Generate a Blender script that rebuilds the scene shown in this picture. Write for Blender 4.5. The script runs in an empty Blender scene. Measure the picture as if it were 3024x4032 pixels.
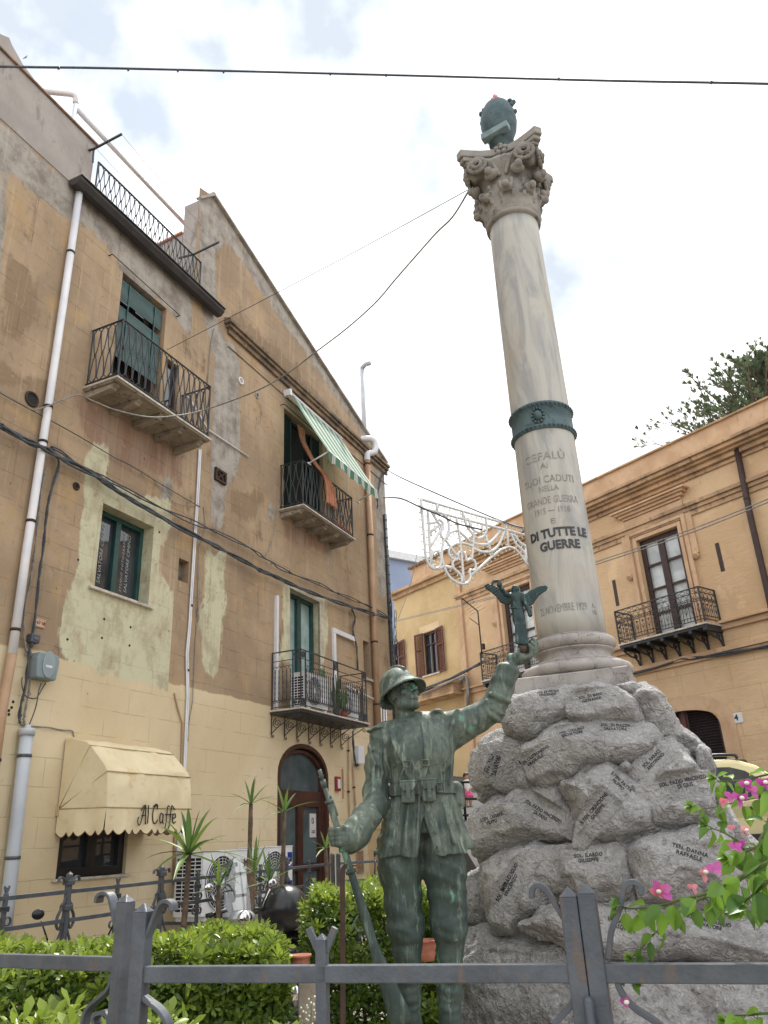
import bpy, bmesh, math, random
import numpy as np
from mathutils import Vector, Matrix, noise as mnoise
from mathutils.bvhtree import BVHTree
R = math.radians
sc = bpy.context.scene
COL = sc.collection
# ---------------------------------------------------------------- camera
FPX, PITCH, ROLL, CAMZ = 3054.0, R(23.04), R(-2.818), 1.6
_F = Vector((0, math.cos(PITCH), math.sin(PITCH)))
_u = Vector((0, -math.sin(PITCH), math.cos(PITCH)))
_x = Vector((1, 0, 0))
_X = math.cos(ROLL)*_x + math.sin(ROLL)*_u
_U = -math.sin(ROLL)*_x + math.cos(ROLL)*_u
cam = bpy.data.cameras.new('camera')
cam.sensor_fit = 'VERTICAL'; cam.sensor_height = 36.0; cam.lens = 36.0*FPX/4032.0
cam.clip_start = .05; cam.clip_end = 2000
camo = bpy.data.objects.new('camera', cam); COL.objects.link(camo)
M = Matrix.Identity(4)
for i in range(3):
    M[i][0], M[i][1], M[i][2] = _X[i], _U[i], -_F[i]
M[2][3] = CAMZ
camo.matrix_world = M
sc.camera = camo
CAM = Vector((0, 0, CAMZ))
# ---------------------------------------------------------------- exposure
sc.view_settings.view_transform = 'Standard'; sc.view_settings.look = 'None'
sc.view_settings.gamma = 1.0; sc.view_settings.exposure = 0.6
SUN_AZ, SUN_EL = R(14), R(58)           # azimuth from +Y towards +X
# ---------------------------------------------------------------- world: Nishita sky under a broken white cloud deck
w = bpy.data.worlds.new('World'); sc.world = w; w.use_nodes = True
nt = w.node_tree; nt.nodes.clear(); N = nt.nodes.new; L = nt.links.new
out = N('ShaderNodeOutputWorld'); bg1 = N('ShaderNodeBackground'); bg2 = N('ShaderNodeBackground'); mx = N('ShaderNodeMixShader')
sky = N('ShaderNodeTexSky'); sky.sky_type = 'NISHITA'; sky.sun_disc = False
sky.sun_elevation = SUN_EL; sky.sun_rotation = SUN_AZ
L(sky.outputs[0], bg1.inputs[0]); bg1.inputs[1].default_value = .13
tc = N('ShaderNodeTexCoord')
n1 = N('ShaderNodeTexNoise'); n1.inputs['Scale'].default_value = 3.1; n1.inputs['Detail'].default_value = 9; n1.inputs['Roughness'].default_value = .62; n1.inputs['Distortion'].default_value = .25
mp = N('ShaderNodeMapping'); mp.inputs['Scale'].default_value = (1, 1, 1.7); mp.inputs['Location'].default_value = (.35, .1, .2)
L(tc.outputs['Generated'], mp.inputs[0]); L(mp.outputs[0], n1.inputs['Vector'])
r1 = N('ShaderNodeValToRGB'); r1.color_ramp.elements[0].position = .37; r1.color_ramp.elements[1].position = .43
L(n1.outputs[0], r1.inputs[0]); r1.color_ramp.elements[0].color = (.80, .80, .80, 1)
n2 = N('ShaderNodeTexNoise'); n2.inputs['Scale'].default_value = 4.2; n2.inputs['Detail'].default_value = 6
L(tc.outputs['Generated'], n2.inputs['Vector'])
r2 = N('ShaderNodeValToRGB'); r2.color_ramp.elements[0].position = .33; r2.color_ramp.elements[1].position = .53
r2.color_ramp.elements[0].color = (.41, .455, .51, 1); r2.color_ramp.elements[1].color = (1, 1, 1, 1)
L(n2.outputs[0], r2.inputs[0]); L(r2.outputs[0], bg2.inputs[0]); bg2.inputs[1].default_value = 1.25
L(r1.outputs[0], mx.inputs[0]); L(bg1.outputs[0], mx.inputs[1]); L(bg2.outputs[0], mx.inputs[2]); L(mx.outputs[0], out.inputs[0])
# ---------------------------------------------------------------- sun (veiled)
sl = bpy.data.lights.new('sun', 'SUN'); sl.energy = 3.6; sl.angle = R(2.0); sl.color = (1, .95, .86)
so = bpy.data.objects.new('sun', sl); COL.objects.link(so)
sd = Vector((math.sin(SUN_AZ)*math.cos(SUN_EL), math.cos(SUN_AZ)*math.cos(SUN_EL), math.sin(SUN_EL)))
so.rotation_euler = sd.to_track_quat('Z', 'Y').to_euler()
sc.cycles.max_bounces = 6; sc.cycles.diffuse_bounces = 3; sc.cycles.glossy_bounces = 3
sc.cycles.transparent_max_bounces = 8; sc.cycles.transmission_bounces = 4; sc.cycles.caustics_reflective = False; sc.cycles.caustics_refractive = False

# ================================================================ helpers
def ray(px, py):
    return _F + _X*((px-1512)/FPX) - _U*((py-2016)/FPX)
def atY(px, py, Y):
    d = ray(px, py); return CAM + d*(Y/d.y)
def atZ(px, py, Z):
    d = ray(px, py); return CAM + d*((Z-CAMZ)/d.z)
def atD(px, py, D):
    d = ray(px, py); return CAM + d*(D/math.hypot(d.x, d.y))
class Frame:
    """right-handed local frame of a vertical plane: x right as seen from the square, y into the wall, z up"""
    def __init__(s, ang, org):
        s.a = ang; s.o = Vector(org); s.x = Vector((math.cos(ang), math.sin(ang), 0)); s.y = Vector((-math.sin(ang), math.cos(ang), 0))
        s.m = Matrix.Translation(s.o) @ Matrix.Rotation(ang, 4, 'Z')
    def px(s, p, y=0.0):
        d = ray(*p); q = CAM - s.o; k = (y - q.dot(s.y))/d.dot(s.y); P = q + d*k
        return (P.dot(s.x), P.z)
    def w(s, x, y, z): return s.m @ Vector((x, y, z))
_aA, _aB = R(23.88), R(-37.31)
FA = Frame(math.pi/2-_aA, (-8*math.cos(_aA), 8*math.sin(_aA), 0))
DB = 20.0
FB = Frame(-math.pi/2-_aB, (DB*math.cos(_aB), -DB*math.sin(_aB), 0))
FW = Frame(0, (0, 0, 0))

class MB:
    def __init__(s): s.v = []; s.f = []; s.sm = []
    def add(s, vs, fs, smooth=False):
        b = len(s.v); s.v += [tuple(v) for v in vs]; s.f += [tuple(b+i for i in f) for f in fs]; s.sm += [smooth]*len(fs); return s
    def box(s, x0, x1, y0, y1, z0, z1, m=None):
        vs = [(x, y, z) for z in (z0, z1) for y in (y0, y1) for x in (x0, x1)]
        if m is not None: vs = [m @ Vector(v) for v in vs]
        return s.add(vs, [(0, 2, 3, 1), (4, 5, 7, 6), (0, 1, 5, 4), (2, 6, 7, 3), (0, 4, 6, 2), (1, 3, 7, 5)])
    def beam(s, a, b, wx, wz, up=(0, 0, 1)):
        a = Vector(a); b = Vector(b); d = (b-a); Ln = d.length; d.normalize(); up = Vector(up)
        if abs(d.dot(up)) > .99: up = Vector((0, 1, 0))
        x = d.cross(up).normalized(); z = x.cross(d)
        m = Matrix(((x.x, d.x, z.x, a.x), (x.y, d.y, z.y, a.y), (x.z, d.z, z.z, a.z), (0, 0, 0, 1)))
        return s.box(-wx/2, wx/2, 0, Ln, -wz/2, wz/2, m)
    def tube(s, pts, r, n=8, caps=True, ry=None, smooth=True, closed=False):
        pts = [Vector(p) for p in pts]; k = len(pts); rr = r if isinstance(r, (list, tuple)) else [r]*k
        rings = []; up = None
        for i in range(k):
            if closed: t = pts[(i+1) % k]-pts[i-1]
            else: t = pts[min(i+1, k-1)]-pts[max(i-1, 0)]
            if t.length < 1e-9: t = Vector((0, 0, 1))
            t.normalize()
            if up is None:
                up = Vector((0, 0, 1)) if abs(t.z) < .9 else Vector((0, 1, 0))
            a = t.cross(up)
            if a.length < 1e-6: a = t.cross(Vector((1, 0, .1)))
            a.normalize(); b = a.cross(t); up = b
            q = rr[i]; qy = q if ry is None else ry*q/max(rr)
            rings.append([pts[i]+a*(math.cos(2*math.pi*j/n)*q)+b*(math.sin(2*math.pi*j/n)*qy) for j in range(n)])
        vs = [v for rg in rings for v in rg]; fs = []
        for i in range(k if closed else k-1):
            i2 = (i+1) % k
            for j in range(n):
                fs.append((i*n+j, i*n+(j+1) % n, i2*n+(j+1) % n, i2*n+j))
        if caps and not closed:
            fs.append(tuple(range(n-1, -1, -1))); fs.append(tuple((k-1)*n+j for j in range(n)))
        return s.add(vs, fs, smooth)
    def strip(s, pts, w, t, normal):
        """flat bar (width w across, thickness t in the bend plane); normal = the bend plane's normal (bar width direction)"""
        pts = [Vector(p) for p in pts]; nrm = Vector(normal).normalized(); k = len(pts); vs = []; fs = []
        for i in range(k):
            d = (pts[min(i+1, k-1)]-pts[max(i-1, 0)]).normalized(); o = d.cross(nrm).normalized()
            for a, b in ((-1, -1), (1, -1), (1, 1), (-1, 1)): vs.append(pts[i]+nrm*(a*w/2)+o*(b*t/2))
        for i in range(k-1):
            for j in range(4): fs.append((i*4+j, i*4+(j+1) % 4, i*4+4+(j+1) % 4, i*4+4+j))
        fs += [(3, 2, 1, 0), tuple(4*(k-1)+j for j in range(4))]
        return s.add(vs, fs)
    def lathe(s, prof, n=32, c=(0, 0, 0), smooth=True, m=None, caps=True):
        vs = []; k = len(prof)
        for r, z in prof:
            for j in range(n):
                a = 2*math.pi*j/n; vs.append((c[0]+r*math.cos(a), c[1]+r*math.sin(a), c[2]+z))
        if m is not None: vs = [m @ Vector(v) for v in vs]
        fs = [(i*n+j, i*n+(j+1) % n, (i+1)*n+(j+1) % n, (i+1)*n+j) for i in range(k-1) for j in range(n)]
        if caps: fs += [tuple(range(n-1, -1, -1)), tuple((k-1)*n+j for j in range(n))]
        return s.add(vs, fs, smooth)
    def prism(s, poly, y0, y1, plane='xz', m=None):
        """poly in two coordinates, extruded along the third"""
        n = len(poly); f = {'xz': lambda a, b, c: (a, c, b), 'yz': lambda a, b, c: (c, a, b), 'xy': lambda a, b, c: (a, b, c)}[plane]
        vs = [f(a, b, y0) for a, b in poly]+[f(a, b, y1) for a, b in poly]
        if m is not None: vs = [m @ Vector(v) for v in vs]
        return s.add(vs, [tuple(range(n)), tuple(range(2*n-1, n-1, -1))]+[(i, i+n, (i+1) % n+n, (i+1) % n) for i in range(n)])
    def sphere(s, c, r, n=10, k=7, sc=(1, 1, 1), smooth=True):
        prof = [(max(1e-4, r*math.sin(math.pi*i/k)), -r*math.cos(math.pi*i/k)) for i in range(k+1)]
        m = Matrix.Translation(Vector(c)) @ Matrix.Diagonal((sc[0], sc[1], sc[2], 1))
        return s.lathe(prof, n, m=m, smooth=smooth, caps=False)
    def build(s, name, mat=None, parent=None, frame=None, bevel=0, label=None, fixn=True):
        me = bpy.data.meshes.new(name); me.from_pydata(s.v, [], s.f); me.update()
        me.polygons.foreach_set('use_smooth', s.sm)
        if fixn:
            bm = bmesh.new(); bm.from_mesh(me); bmesh.ops.recalc_face_normals(bm, faces=bm.faces); bm.to_mesh(me); bm.free()
        return link(name, me, mat, parent, frame, bevel, label)
def link(name, me, mat=None, parent=None, frame=None, bevel=0, label=None):
    o = bpy.data.objects.new(name, me); COL.objects.link(o)
    if mat is not None: me.materials.append(mat)
    if parent is not None: o.parent = parent
    elif frame is not None: o.matrix_world = frame.m
    if bevel:
        b = o.modifiers.new('bevel', 'BEVEL'); b.width = bevel; b.segments = 2; b.limit_method = 'ANGLE'; b.harden_normals = False
    if label: o['label'] = label
    return o
def tag(o, label=None, cat=None, group=None, kind=None):
    if label: o['label'] = label
    if cat: o['category'] = cat
    if group: o['group'] = group
    if kind: o['kind'] = kind
    return o
def thing(name, label, cat, frame=None, loc=None, group=None, kind=None):
    o = bpy.data.objects.new(name, None); COL.objects.link(o); o.empty_display_size = .1
    if frame is not None: o.matrix_world = frame.m.copy()
    if loc is not None:
        if frame is not None: o.matrix_world = frame.m @ Matrix.Translation(Vector(loc))
        else: o.location = loc
    return tag(o, label, cat, group, kind)
def copy_tree(o, parent=None):
    c = o.copy(); COL.objects.link(c); c.parent = parent
    for ch in list(o.children): copy_tree(ch, c)
    return c
def bez(p, n=12):
    """Catmull-Rom through points"""
    p = [Vector(q) for q in p]; o = []
    P = [2*p[0]-p[1]]+p+[2*p[-1]-p[-2]]
    for i in range(1, len(P)-2):
        a, b, c, d = P[i-1], P[i], P[i+1], P[i+2]
        for k in range(n):
            t = k/n; o.append(.5*((2*b)+(c-a)*t+(2*a-5*b+4*c-d)*t*t+(3*b-a-3*c+d)*t**3))
    o.append(p[-1]); return o
def sag(a, b, s, n=24):
    a = Vector(a); b = Vector(b)
    return [a.lerp(b, i/n)-Vector((0, 0, s*4*(i/n)*(1-i/n))) for i in range(n+1)]
def srgb(r, g, b, k=1.0):
    f = lambda c: ((c/255+.055)/1.055)**2.4 if c > 10 else c/255/12.92
    return (f(r)*k, f(g)*k, f(b)*k, 1)
# ---------------------------------------------------------------- materials
class NB:
    def __init__(s, name):
        s.m = bpy.data.materials.new(name); s.m.use_nodes = True; s.t = s.m.node_tree; s.t.nodes.clear()
        s.out = s.n('ShaderNodeOutputMaterial'); s.tc = s.n('ShaderNodeTexCoord')
    def n(s, t, **k):
        o = s.t.nodes.new(t)
        for a, b in k.items(): setattr(o, a, b)
        return o
    def l(s, a, b): s.t.links.new(a, b)
    def inp(s, sock, v):
        if isinstance(v, bpy.types.NodeSocket): s.l(v, sock)
        else: sock.default_value = v
    def map(s, scale=(1, 1, 1), loc=(0, 0, 0), src='Object', rot=(0, 0, 0)):
        m = s.n('ShaderNodeMapping'); m.inputs['Scale'].default_value = scale; m.inputs['Location'].default_value = loc; m.inputs['Rotation'].default_value = rot
        s.l(s.tc.outputs[src], m.inputs[0]); return m.outputs[0]
    def noise(s, scale, detail=5, rough=.55, vec=None, dist=0):
        o = s.n('ShaderNodeTexNoise'); o.inputs['Scale'].default_value = scale; o.inputs['Detail'].default_value = detail
        o.inputs['Roughness'].default_value = rough; o.inputs['Distortion'].default_value = dist
        s.l(vec if vec is not None else s.tc.outputs['Object'], o.inputs['Vector']); return o.outputs[0]
    def math(s, op, a, b=0.0, clamp=False):
        o = s.n('ShaderNodeMath', operation=op, use_clamp=clamp); s.inp(o.inputs[0], a); s.inp(o.inputs[1], b); return o.outputs[0]
    def step(s, v, lo, hi, a=0.0, b=1.0):
        o = s.n('ShaderNodeMapRange'); o.interpolation_type = 'SMOOTHSTEP'; s.inp(o.inputs[0], v)
        o.inputs[1].default_value = lo; o.inputs[2].default_value = hi; o.inputs[3].default_value = a; o.inputs[4].default_value = b; return o.outputs[0]
    def mix(s, f, a, b, mode='MIX'):
        o = s.n('ShaderNodeMix', data_type='RGBA', blend_type=mode); s.inp(o.inputs[0], f); s.inp(o.inputs[6], a); s.inp(o.inputs[7], b); return o.outputs[2]
    def ramp(s, v, els):
        o = s.n('ShaderNodeValToRGB'); e = o.color_ramp.elements
        while len(e) < len(els): e.new(.5)
        for i, (p, c) in enumerate(els): e[i].position = p; e[i].color = c
        s.l(v, o.inputs[0]); return o.outputs[0]
    def bump(s, h, strength=.3, dist=.01, n=None):
        o = s.n('ShaderNodeBump'); o.inputs['Strength'].default_value = strength; o.inputs['Distance'].default_value = dist; s.l(h, o.inputs['Height'])
        if n is not None: s.l(n, o.inputs['Normal'])
        return o.outputs[0]
    def bsdf(s, col, rough=.7, metal=0.0, nrm=None, **k):
        o = s.n('ShaderNodeBsdfPrincipled'); s.inp(o.inputs['Base Color'], col); s.inp(o.inputs['Roughness'], rough); s.inp(o.inputs['Metallic'], metal)
        if nrm is not None: s.l(nrm, o.inputs['Normal'])
        for a, b in k.items(): s.inp(o.inputs[a.replace('_', ' ')], b)
        s.l(o.outputs[0], s.out.inputs[0]); return o
_mats = {}
def noisy(name, c1, c2, scale=6, rough=.6, metal=0.0, bump=.15, bs=60, c3=None, spec=None, streak=False):
    if name in _mats: return _mats[name]
    b = NB(name); f = b.noise(scale, 6, .6); f = b.step(f, .35, .65)
    col = b.mix(f, c1, c2)
    if c3 is not None:
        g = b.noise(scale*2.7, 8, .65, vec=b.map((1, 1, .35) if streak else (1, 1, 1), (3, 1, 7))); col = b.mix(b.step(g, .56, .66), col, c3)
    n = b.bump(b.noise(bs, 4, .6), bump, .004) if bump else None
    o = b.bsdf(col, rough, metal, n)
    if spec is not None: o.inputs['Specular IOR Level'].default_value = spec
    _mats[name] = b.m; return b.m
def leafmat(name, c1, c2, trans=.5, rough=.45, tc_=(1.0, 1.0, .25, 1)):
    b = NB(name); oi = b.n('ShaderNodeAttribute'); oi.attribute_name = 'tint'
    col = b.mix(oi.outputs['Fac'], c1, c2)
    p = b.n('ShaderNodeBsdfPrincipled'); b.l(col, p.inputs['Base Color']); p.inputs['Roughness'].default_value = rough
    t = b.n('ShaderNodeBsdfTranslucent'); c = b.mix(1.0, col, tc_, 'MULTIPLY'); g = b.n('ShaderNodeBrightContrast'); b.l(c, g.inputs[0]); g.inputs[1].default_value = .04
    b.l(g.outputs[0], t.inputs[0]); m = b.n('ShaderNodeMixShader'); m.inputs[0].default_value = trans
    b.l(p.outputs[0], m.inputs[1]); b.l(t.outputs[0], m.inputs[2]); b.l(m.outputs[0], b.out.inputs[0]); return b.m
def glassmat(name, tint, rough=.03):
    b = NB(name); col = b.mix(b.step(b.noise(1.3, 3), .4, .6), tint, tuple(c*1.5 for c in tint[:3])+(1,))
    o = b.bsdf(col, rough, 0.0, b.bump(b.noise(1.2, 2), .06, .02)); o.inputs['Specular IOR Level'].default_value = .9; return b.m
m_iron = noisy('wrought_iron', srgb(44, 48, 54), srgb(58, 62, 68), 9, .5, 0, .2, 120, srgb(66, 52, 46))
m_grey = noisy('grey_paint', srgb(68, 74, 82), srgb(84, 90, 98), 9, .45, 0, .55, 55, srgb(92, 84, 80), streak=True)
m_rust = noisy('rusty_iron', srgb(70, 48, 38), srgb(50, 38, 34), 12, .8)
m_pvc = noisy('white_pvc', srgb(228, 228, 232), srgb(212, 214, 220), 2, .4, 0, .03, 20)
m_white = noisy('white_enamel', srgb(222, 224, 226), srgb(210, 212, 214), 3, .4, 0, .04, 20)
m_tanpipe = noisy('tan_pipe', srgb(178, 146, 118), srgb(160, 128, 100), 2, .5)
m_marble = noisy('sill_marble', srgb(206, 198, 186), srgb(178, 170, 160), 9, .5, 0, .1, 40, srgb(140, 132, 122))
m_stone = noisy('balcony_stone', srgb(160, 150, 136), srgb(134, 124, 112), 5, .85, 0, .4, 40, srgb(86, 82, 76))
m_green = noisy('green_paint', srgb(28, 62, 60), srgb(36, 76, 72), 6, .45)
m_dgreen = noisy('dark_green_paint', srgb(20, 38, 40), srgb(28, 50, 50), 6, .5)
m_brown = noisy('brown_wood', srgb(76, 44, 36), srgb(58, 36, 30), 7, .5)
m_redsh = noisy('oxblood_shutter', srgb(104, 46, 44), srgb(78, 38, 38), 7, .6, 0, .2, 60, srgb(60, 36, 34))
m_wood = noisy('dark_wood', srgb(66, 44, 40), srgb(50, 36, 34), 7, .6)
m_glass = glassmat('dark_glass', (.03, .036, .042, 1))
m_glassl = glassmat('pale_curtained_glass', (.40, .42, .42, 1), .06)
m_glassg = glassmat('frosted_glass', (.24, .33, .33, 1), .12)
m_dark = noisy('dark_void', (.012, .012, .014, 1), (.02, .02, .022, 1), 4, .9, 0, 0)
m_blk = noisy('black_plastic', (.014, .015, .017, 1), (.02, .021, .023, 1), 5, .28, 0, .02)
m_cable = noisy('cable_sheath', srgb(78, 84, 92), srgb(58, 62, 68), 15, .6)
m_cablel = noisy('pale_cable', srgb(150, 146, 140), srgb(120, 116, 112), 15, .6)
m_chrome = noisy('chrome', (.75, .76, .78, 1), (.6, .6, .62, 1), 5, .12, 1.0, 0)
m_terra = noisy('terracotta', srgb(182, 118, 96), srgb(156, 98, 80), 8, .8)
m_eng = noisy('engraving_paint', srgb(34, 34, 36), srgb(48, 48, 50), 40, .8, 0, 0)

def text_mesh(s, size=1.0, ext=.002, bold=0.0, align='CENTER', shear=0.0, space=1.0, line=1.0):
    cu = bpy.data.curves.new('t', 'FONT'); cu.body = s; cu.size = size; cu.extrude = ext; cu.offset = bold
    cu.align_x = align; cu.align_y = 'CENTER'; cu.shear = shear; cu.space_character = space; cu.space_line = line; cu.resolution_u = 2
    o = bpy.data.objects.new('t', cu); COL.objects.link(o); bpy.context.view_layer.update()
    me = bpy.data.meshes.new_from_object(o.evaluated_get(bpy.context.evaluated_depsgraph_get()))
    bpy.data.objects.remove(o); bpy.data.curves.remove(cu); return me
def xform_mesh(me, f):
    for v in me.vertices: v.co = f(v.co)
    return me
def roundrect(x0, x1, z0, z1, r, n=4):
    o = []
    for cx, cz, a in ((x1-r, z0+r, -90), (x1-r, z1-r, 0), (x0+r, z1-r, 90), (x0+r, z0+r, 180)):
        for i in range(n+1):
            t = R(a+90*i/n); o.append((cx+r*math.cos(t), cz+r*math.sin(t)))
    return o
# ================================================================ setting
def C(ox, oy, s): return lambda *p: [(ox+x/s, oy+y/s) for x, y in p]
c1 = C(0, 100, 1.659); c2 = C(0, 1300, 1.659); c3 = C(0, 2400, 1.659); c4 = C(800, 1100, 1.84375); c5 = C(900, 2200, 1.84375)
e1 = C(1700, 300, 1.84375); e2 = C(1900, 1500, 1.8437); e3 = C(1500, 1900, 2.37); e4 = C(2200, 1300, 1.7015); e5 = C(1200, 2200, 1.659); e6 = C(1200, 3100, 1.659)
e7 = C(1800, 2600, 1.3554); e8 = C(1800, 3200, 1.3554)
g = NB('paving_stone'); br = g.n('ShaderNodeTexBrick'); br.inputs['Scale'].default_value = 1.0; br.inputs['Brick Width'].default_value = .6; br.inputs['Row Height'].default_value = .35; br.inputs['Mortar Size'].default_value = .012
g.l(g.tc.outputs['Object'], br.inputs[0]); br.inputs['Color1'].default_value = srgb(176, 168, 156); br.inputs['Color2'].default_value = srgb(160, 154, 144); br.inputs['Mortar'].default_value = srgb(110, 104, 96)
g.bsdf(g.mix(g.step(g.noise(3, 8, .6), .3, .7), br.outputs[0], srgb(150, 142, 132), 'MULTIPLY'), .8, 0, g.bump(g.noise(50, 5), .3, .004)); m_pave = g.m
m_asph = noisy('asphalt', (.055, .055, .057, 1), (.075, .074, .072, 1), 3, .9, 0, .5, 150)
m_soil = noisy('garden_soil', srgb(120, 104, 86), srgb(92, 78, 64), 6, .95, 0, .6, 60, srgb(140, 128, 112))
mb = MB(); mb.add([(-250, -250, 0), (250, -250, 0), (250, 250, 0), (-250, 250, 0)], [(0, 1, 2, 3)]); tag(mb.build('ground', m_pave), kind='structure')
mb = MB(); gx, gy = 40, 30; random.seed(3)
for j in range(gy+1):
    for i in range(gx+1):
        x = -4.5+9.5*i/gx; y = 1.75+6.2*j/gy; e = min(i, gx-i, j, gy-j, 3)/3
        mb.v.append((x, y, .006+e*(.10+.07*mnoise.noise(Vector((x*1.3, y*1.3, 0))))))
mb.f = [(j*(gx+1)+i, j*(gx+1)+i+1, (j+1)*(gx+1)+i+1, (j+1)*(gx+1)+i) for j in range(gy) for i in range(gx)]; mb.sm = [True]*len(mb.f)
tag(mb.build('garden_bed', m_soil), kind='structure')
def street_z(x, y): return 1.05+.1265*(y-10.7)-.06*(x-5.4)
mb = MB(); P = [(.9, 9.4), (30, 9.4), (60, 60), (.9, 60)]
mb.add([(x, y, max(.05, street_z(x, y))) for x, y in P]+[(x, y, -.5) for x, y in P], [(0, 1, 2, 3), (0, 4, 5, 1), (1, 5, 6, 2), (2, 6, 7, 3), (3, 7, 4, 0)])
tag(mb.build('street', m_asph), kind='structure')

# ================================================================ walls with openings
def sdpoly(P, poly):
    poly = np.array(poly, float); n = len(poly); d = np.full(len(P), 1e9); s = np.ones(len(P))
    for i in range(n):
        a = poly[i]; b = poly[i-1]; e = b-a; wv = P-a
        t = np.clip((wv@e)/(e@e+1e-12), 0, 1); q = wv-np.outer(t, e); d = np.minimum(d, (q**2).sum(1))
        c1_ = P[:, 1] >= a[1]; c2_ = P[:, 1] < b[1]; c3_ = e[0]*wv[:, 1] > e[1]*wv[:, 0]
        fl = (c1_ & c2_ & c3_) | (~c1_ & ~c2_ & ~c3_); s = np.where(fl, -s, s)
    return s*np.sqrt(d)
def wall_mesh(x0, x1, z0, z1, holes=(), arches=(), cuts=(), cell=.14, y=0.0, patches=None, soft=.45):
    xs = {x0, x1}; zs = {z0, z1}
    for h in holes: xs |= {h[0], h[1]}; zs |= {h[2], h[3]}
    for a in arches: xs |= {a[0], a[1]}; zs |= {a[2], a[3], a[3]+a[4]}
    def refine(v):
        v = sorted(q for q in v); o = []
        for a, b in zip(v, v[1:]):
            k = max(1, int(math.ceil((b-a)/cell))); o += [a+(b-a)*i/k for i in range(k)]
        return o+[v[-1]]
    X = [q for q in refine(xs) if x0-1e-6 <= q <= x1+1e-6]; Z = [q for q in refine(zs) if z0-1e-6 <= q <= z1+1e-6]
    mb = MB(); nx = len(X); mb.v = [(a, y, b) for b in Z for a in X]
    H = [(h[0], h[1], h[2], h[3]) for h in holes]+[(a[0], a[1], a[2], a[3]+a[4]) for a in arches]
    for j in range(len(Z)-1):
        for i in range(nx-1):
            cx = (X[i]+X[i+1])/2; cz = (Z[j]+Z[j+1])/2
            if any(h[0] < cx < h[1] and h[2] < cz < h[3] for h in H): continue
            mb.f.append((j*nx+i, j*nx+i+1, (j+1)*nx+i+1, (j+1)*nx+i))
    mb.sm = [False]*len(mb.f)
    for h in holes:
        a, b, c, d, dp = h[:5]; y1 = y+dp
        mb.add([(a, y, c), (b, y, c), (b, y, d), (a, y, d), (a, y1, c), (b, y1, c), (b, y1, d), (a, y1, d)], [(0, 1, 5, 4), (1, 2, 6, 5), (2, 3, 7, 6), (3, 0, 4, 7)])
    for a in arches:
        xa, xb, za, zs_, rise, dp = a; y1 = y+dp; n = 16; cx = (xa+xb)/2; rx = (xb-xa)/2
        arc = [(cx-rx*math.cos(math.pi*i/n), zs_+rise*math.sin(math.pi*i/n)) for i in range(n+1)]; zt = zs_+rise
        for i in range(n):
            p, q = arc[i], arc[i+1]
            corner = (xa, zt) if i < n/2 else (xb, zt)
            mb.add([(p[0], y, p[1]), (q[0], y, q[1]), (corner[0], y, corner[1])], [(0, 1, 2)])
            mb.add([(p[0], y, p[1]), (q[0], y, q[1]), (q[0], y1, q[1]), (p[0], y1, p[1])], [(0, 1, 2, 3)])
        mb.add([(xa, y, za), (xa, y, zs_), (xa, y1, zs_), (xa, y1, za)], [(0, 1, 2, 3)]); mb.add([(xb, y, za), (xb, y, zs_), (xb, y1, zs_), (xb, y1, za)], [(0, 1, 2, 3)])
    me = bpy.data.meshes.new('wall'); me.from_pydata(mb.v, [], mb.f)
    bm = bmesh.new(); bm.from_mesh(me); bmesh.ops.delete(bm, geom=[v for v in bm.verts if not v.link_faces], context='VERTS')
    for (px_, pz_), (nx_, nz_) in cuts:
        bmesh.ops.bisect_plane(bm, geom=bm.verts[:]+bm.edges[:]+bm.faces[:], plane_co=(px_, 0, pz_), plane_no=(nx_, 0, nz_), clear_outer=True)
    bm.to_mesh(me); bm.free()
    if patches is not None:
        co = np.empty(len(me.vertices)*3); me.vertices.foreach_get('co', co); co = co.reshape(-1, 3); P = co[:, [0, 2]]
        at = me.attributes.new('pat', 'FLOAT_COLOR', 'POINT'); D = np.zeros((len(P), 4))
        for ch, poly in patches:
            D[:, ch] = np.maximum(D[:, ch], np.clip(.5-sdpoly(P, poly)/soft, 0, 1))
        at.data.foreach_set('color', D.astype(np.float32).ravel())
    return me
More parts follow.
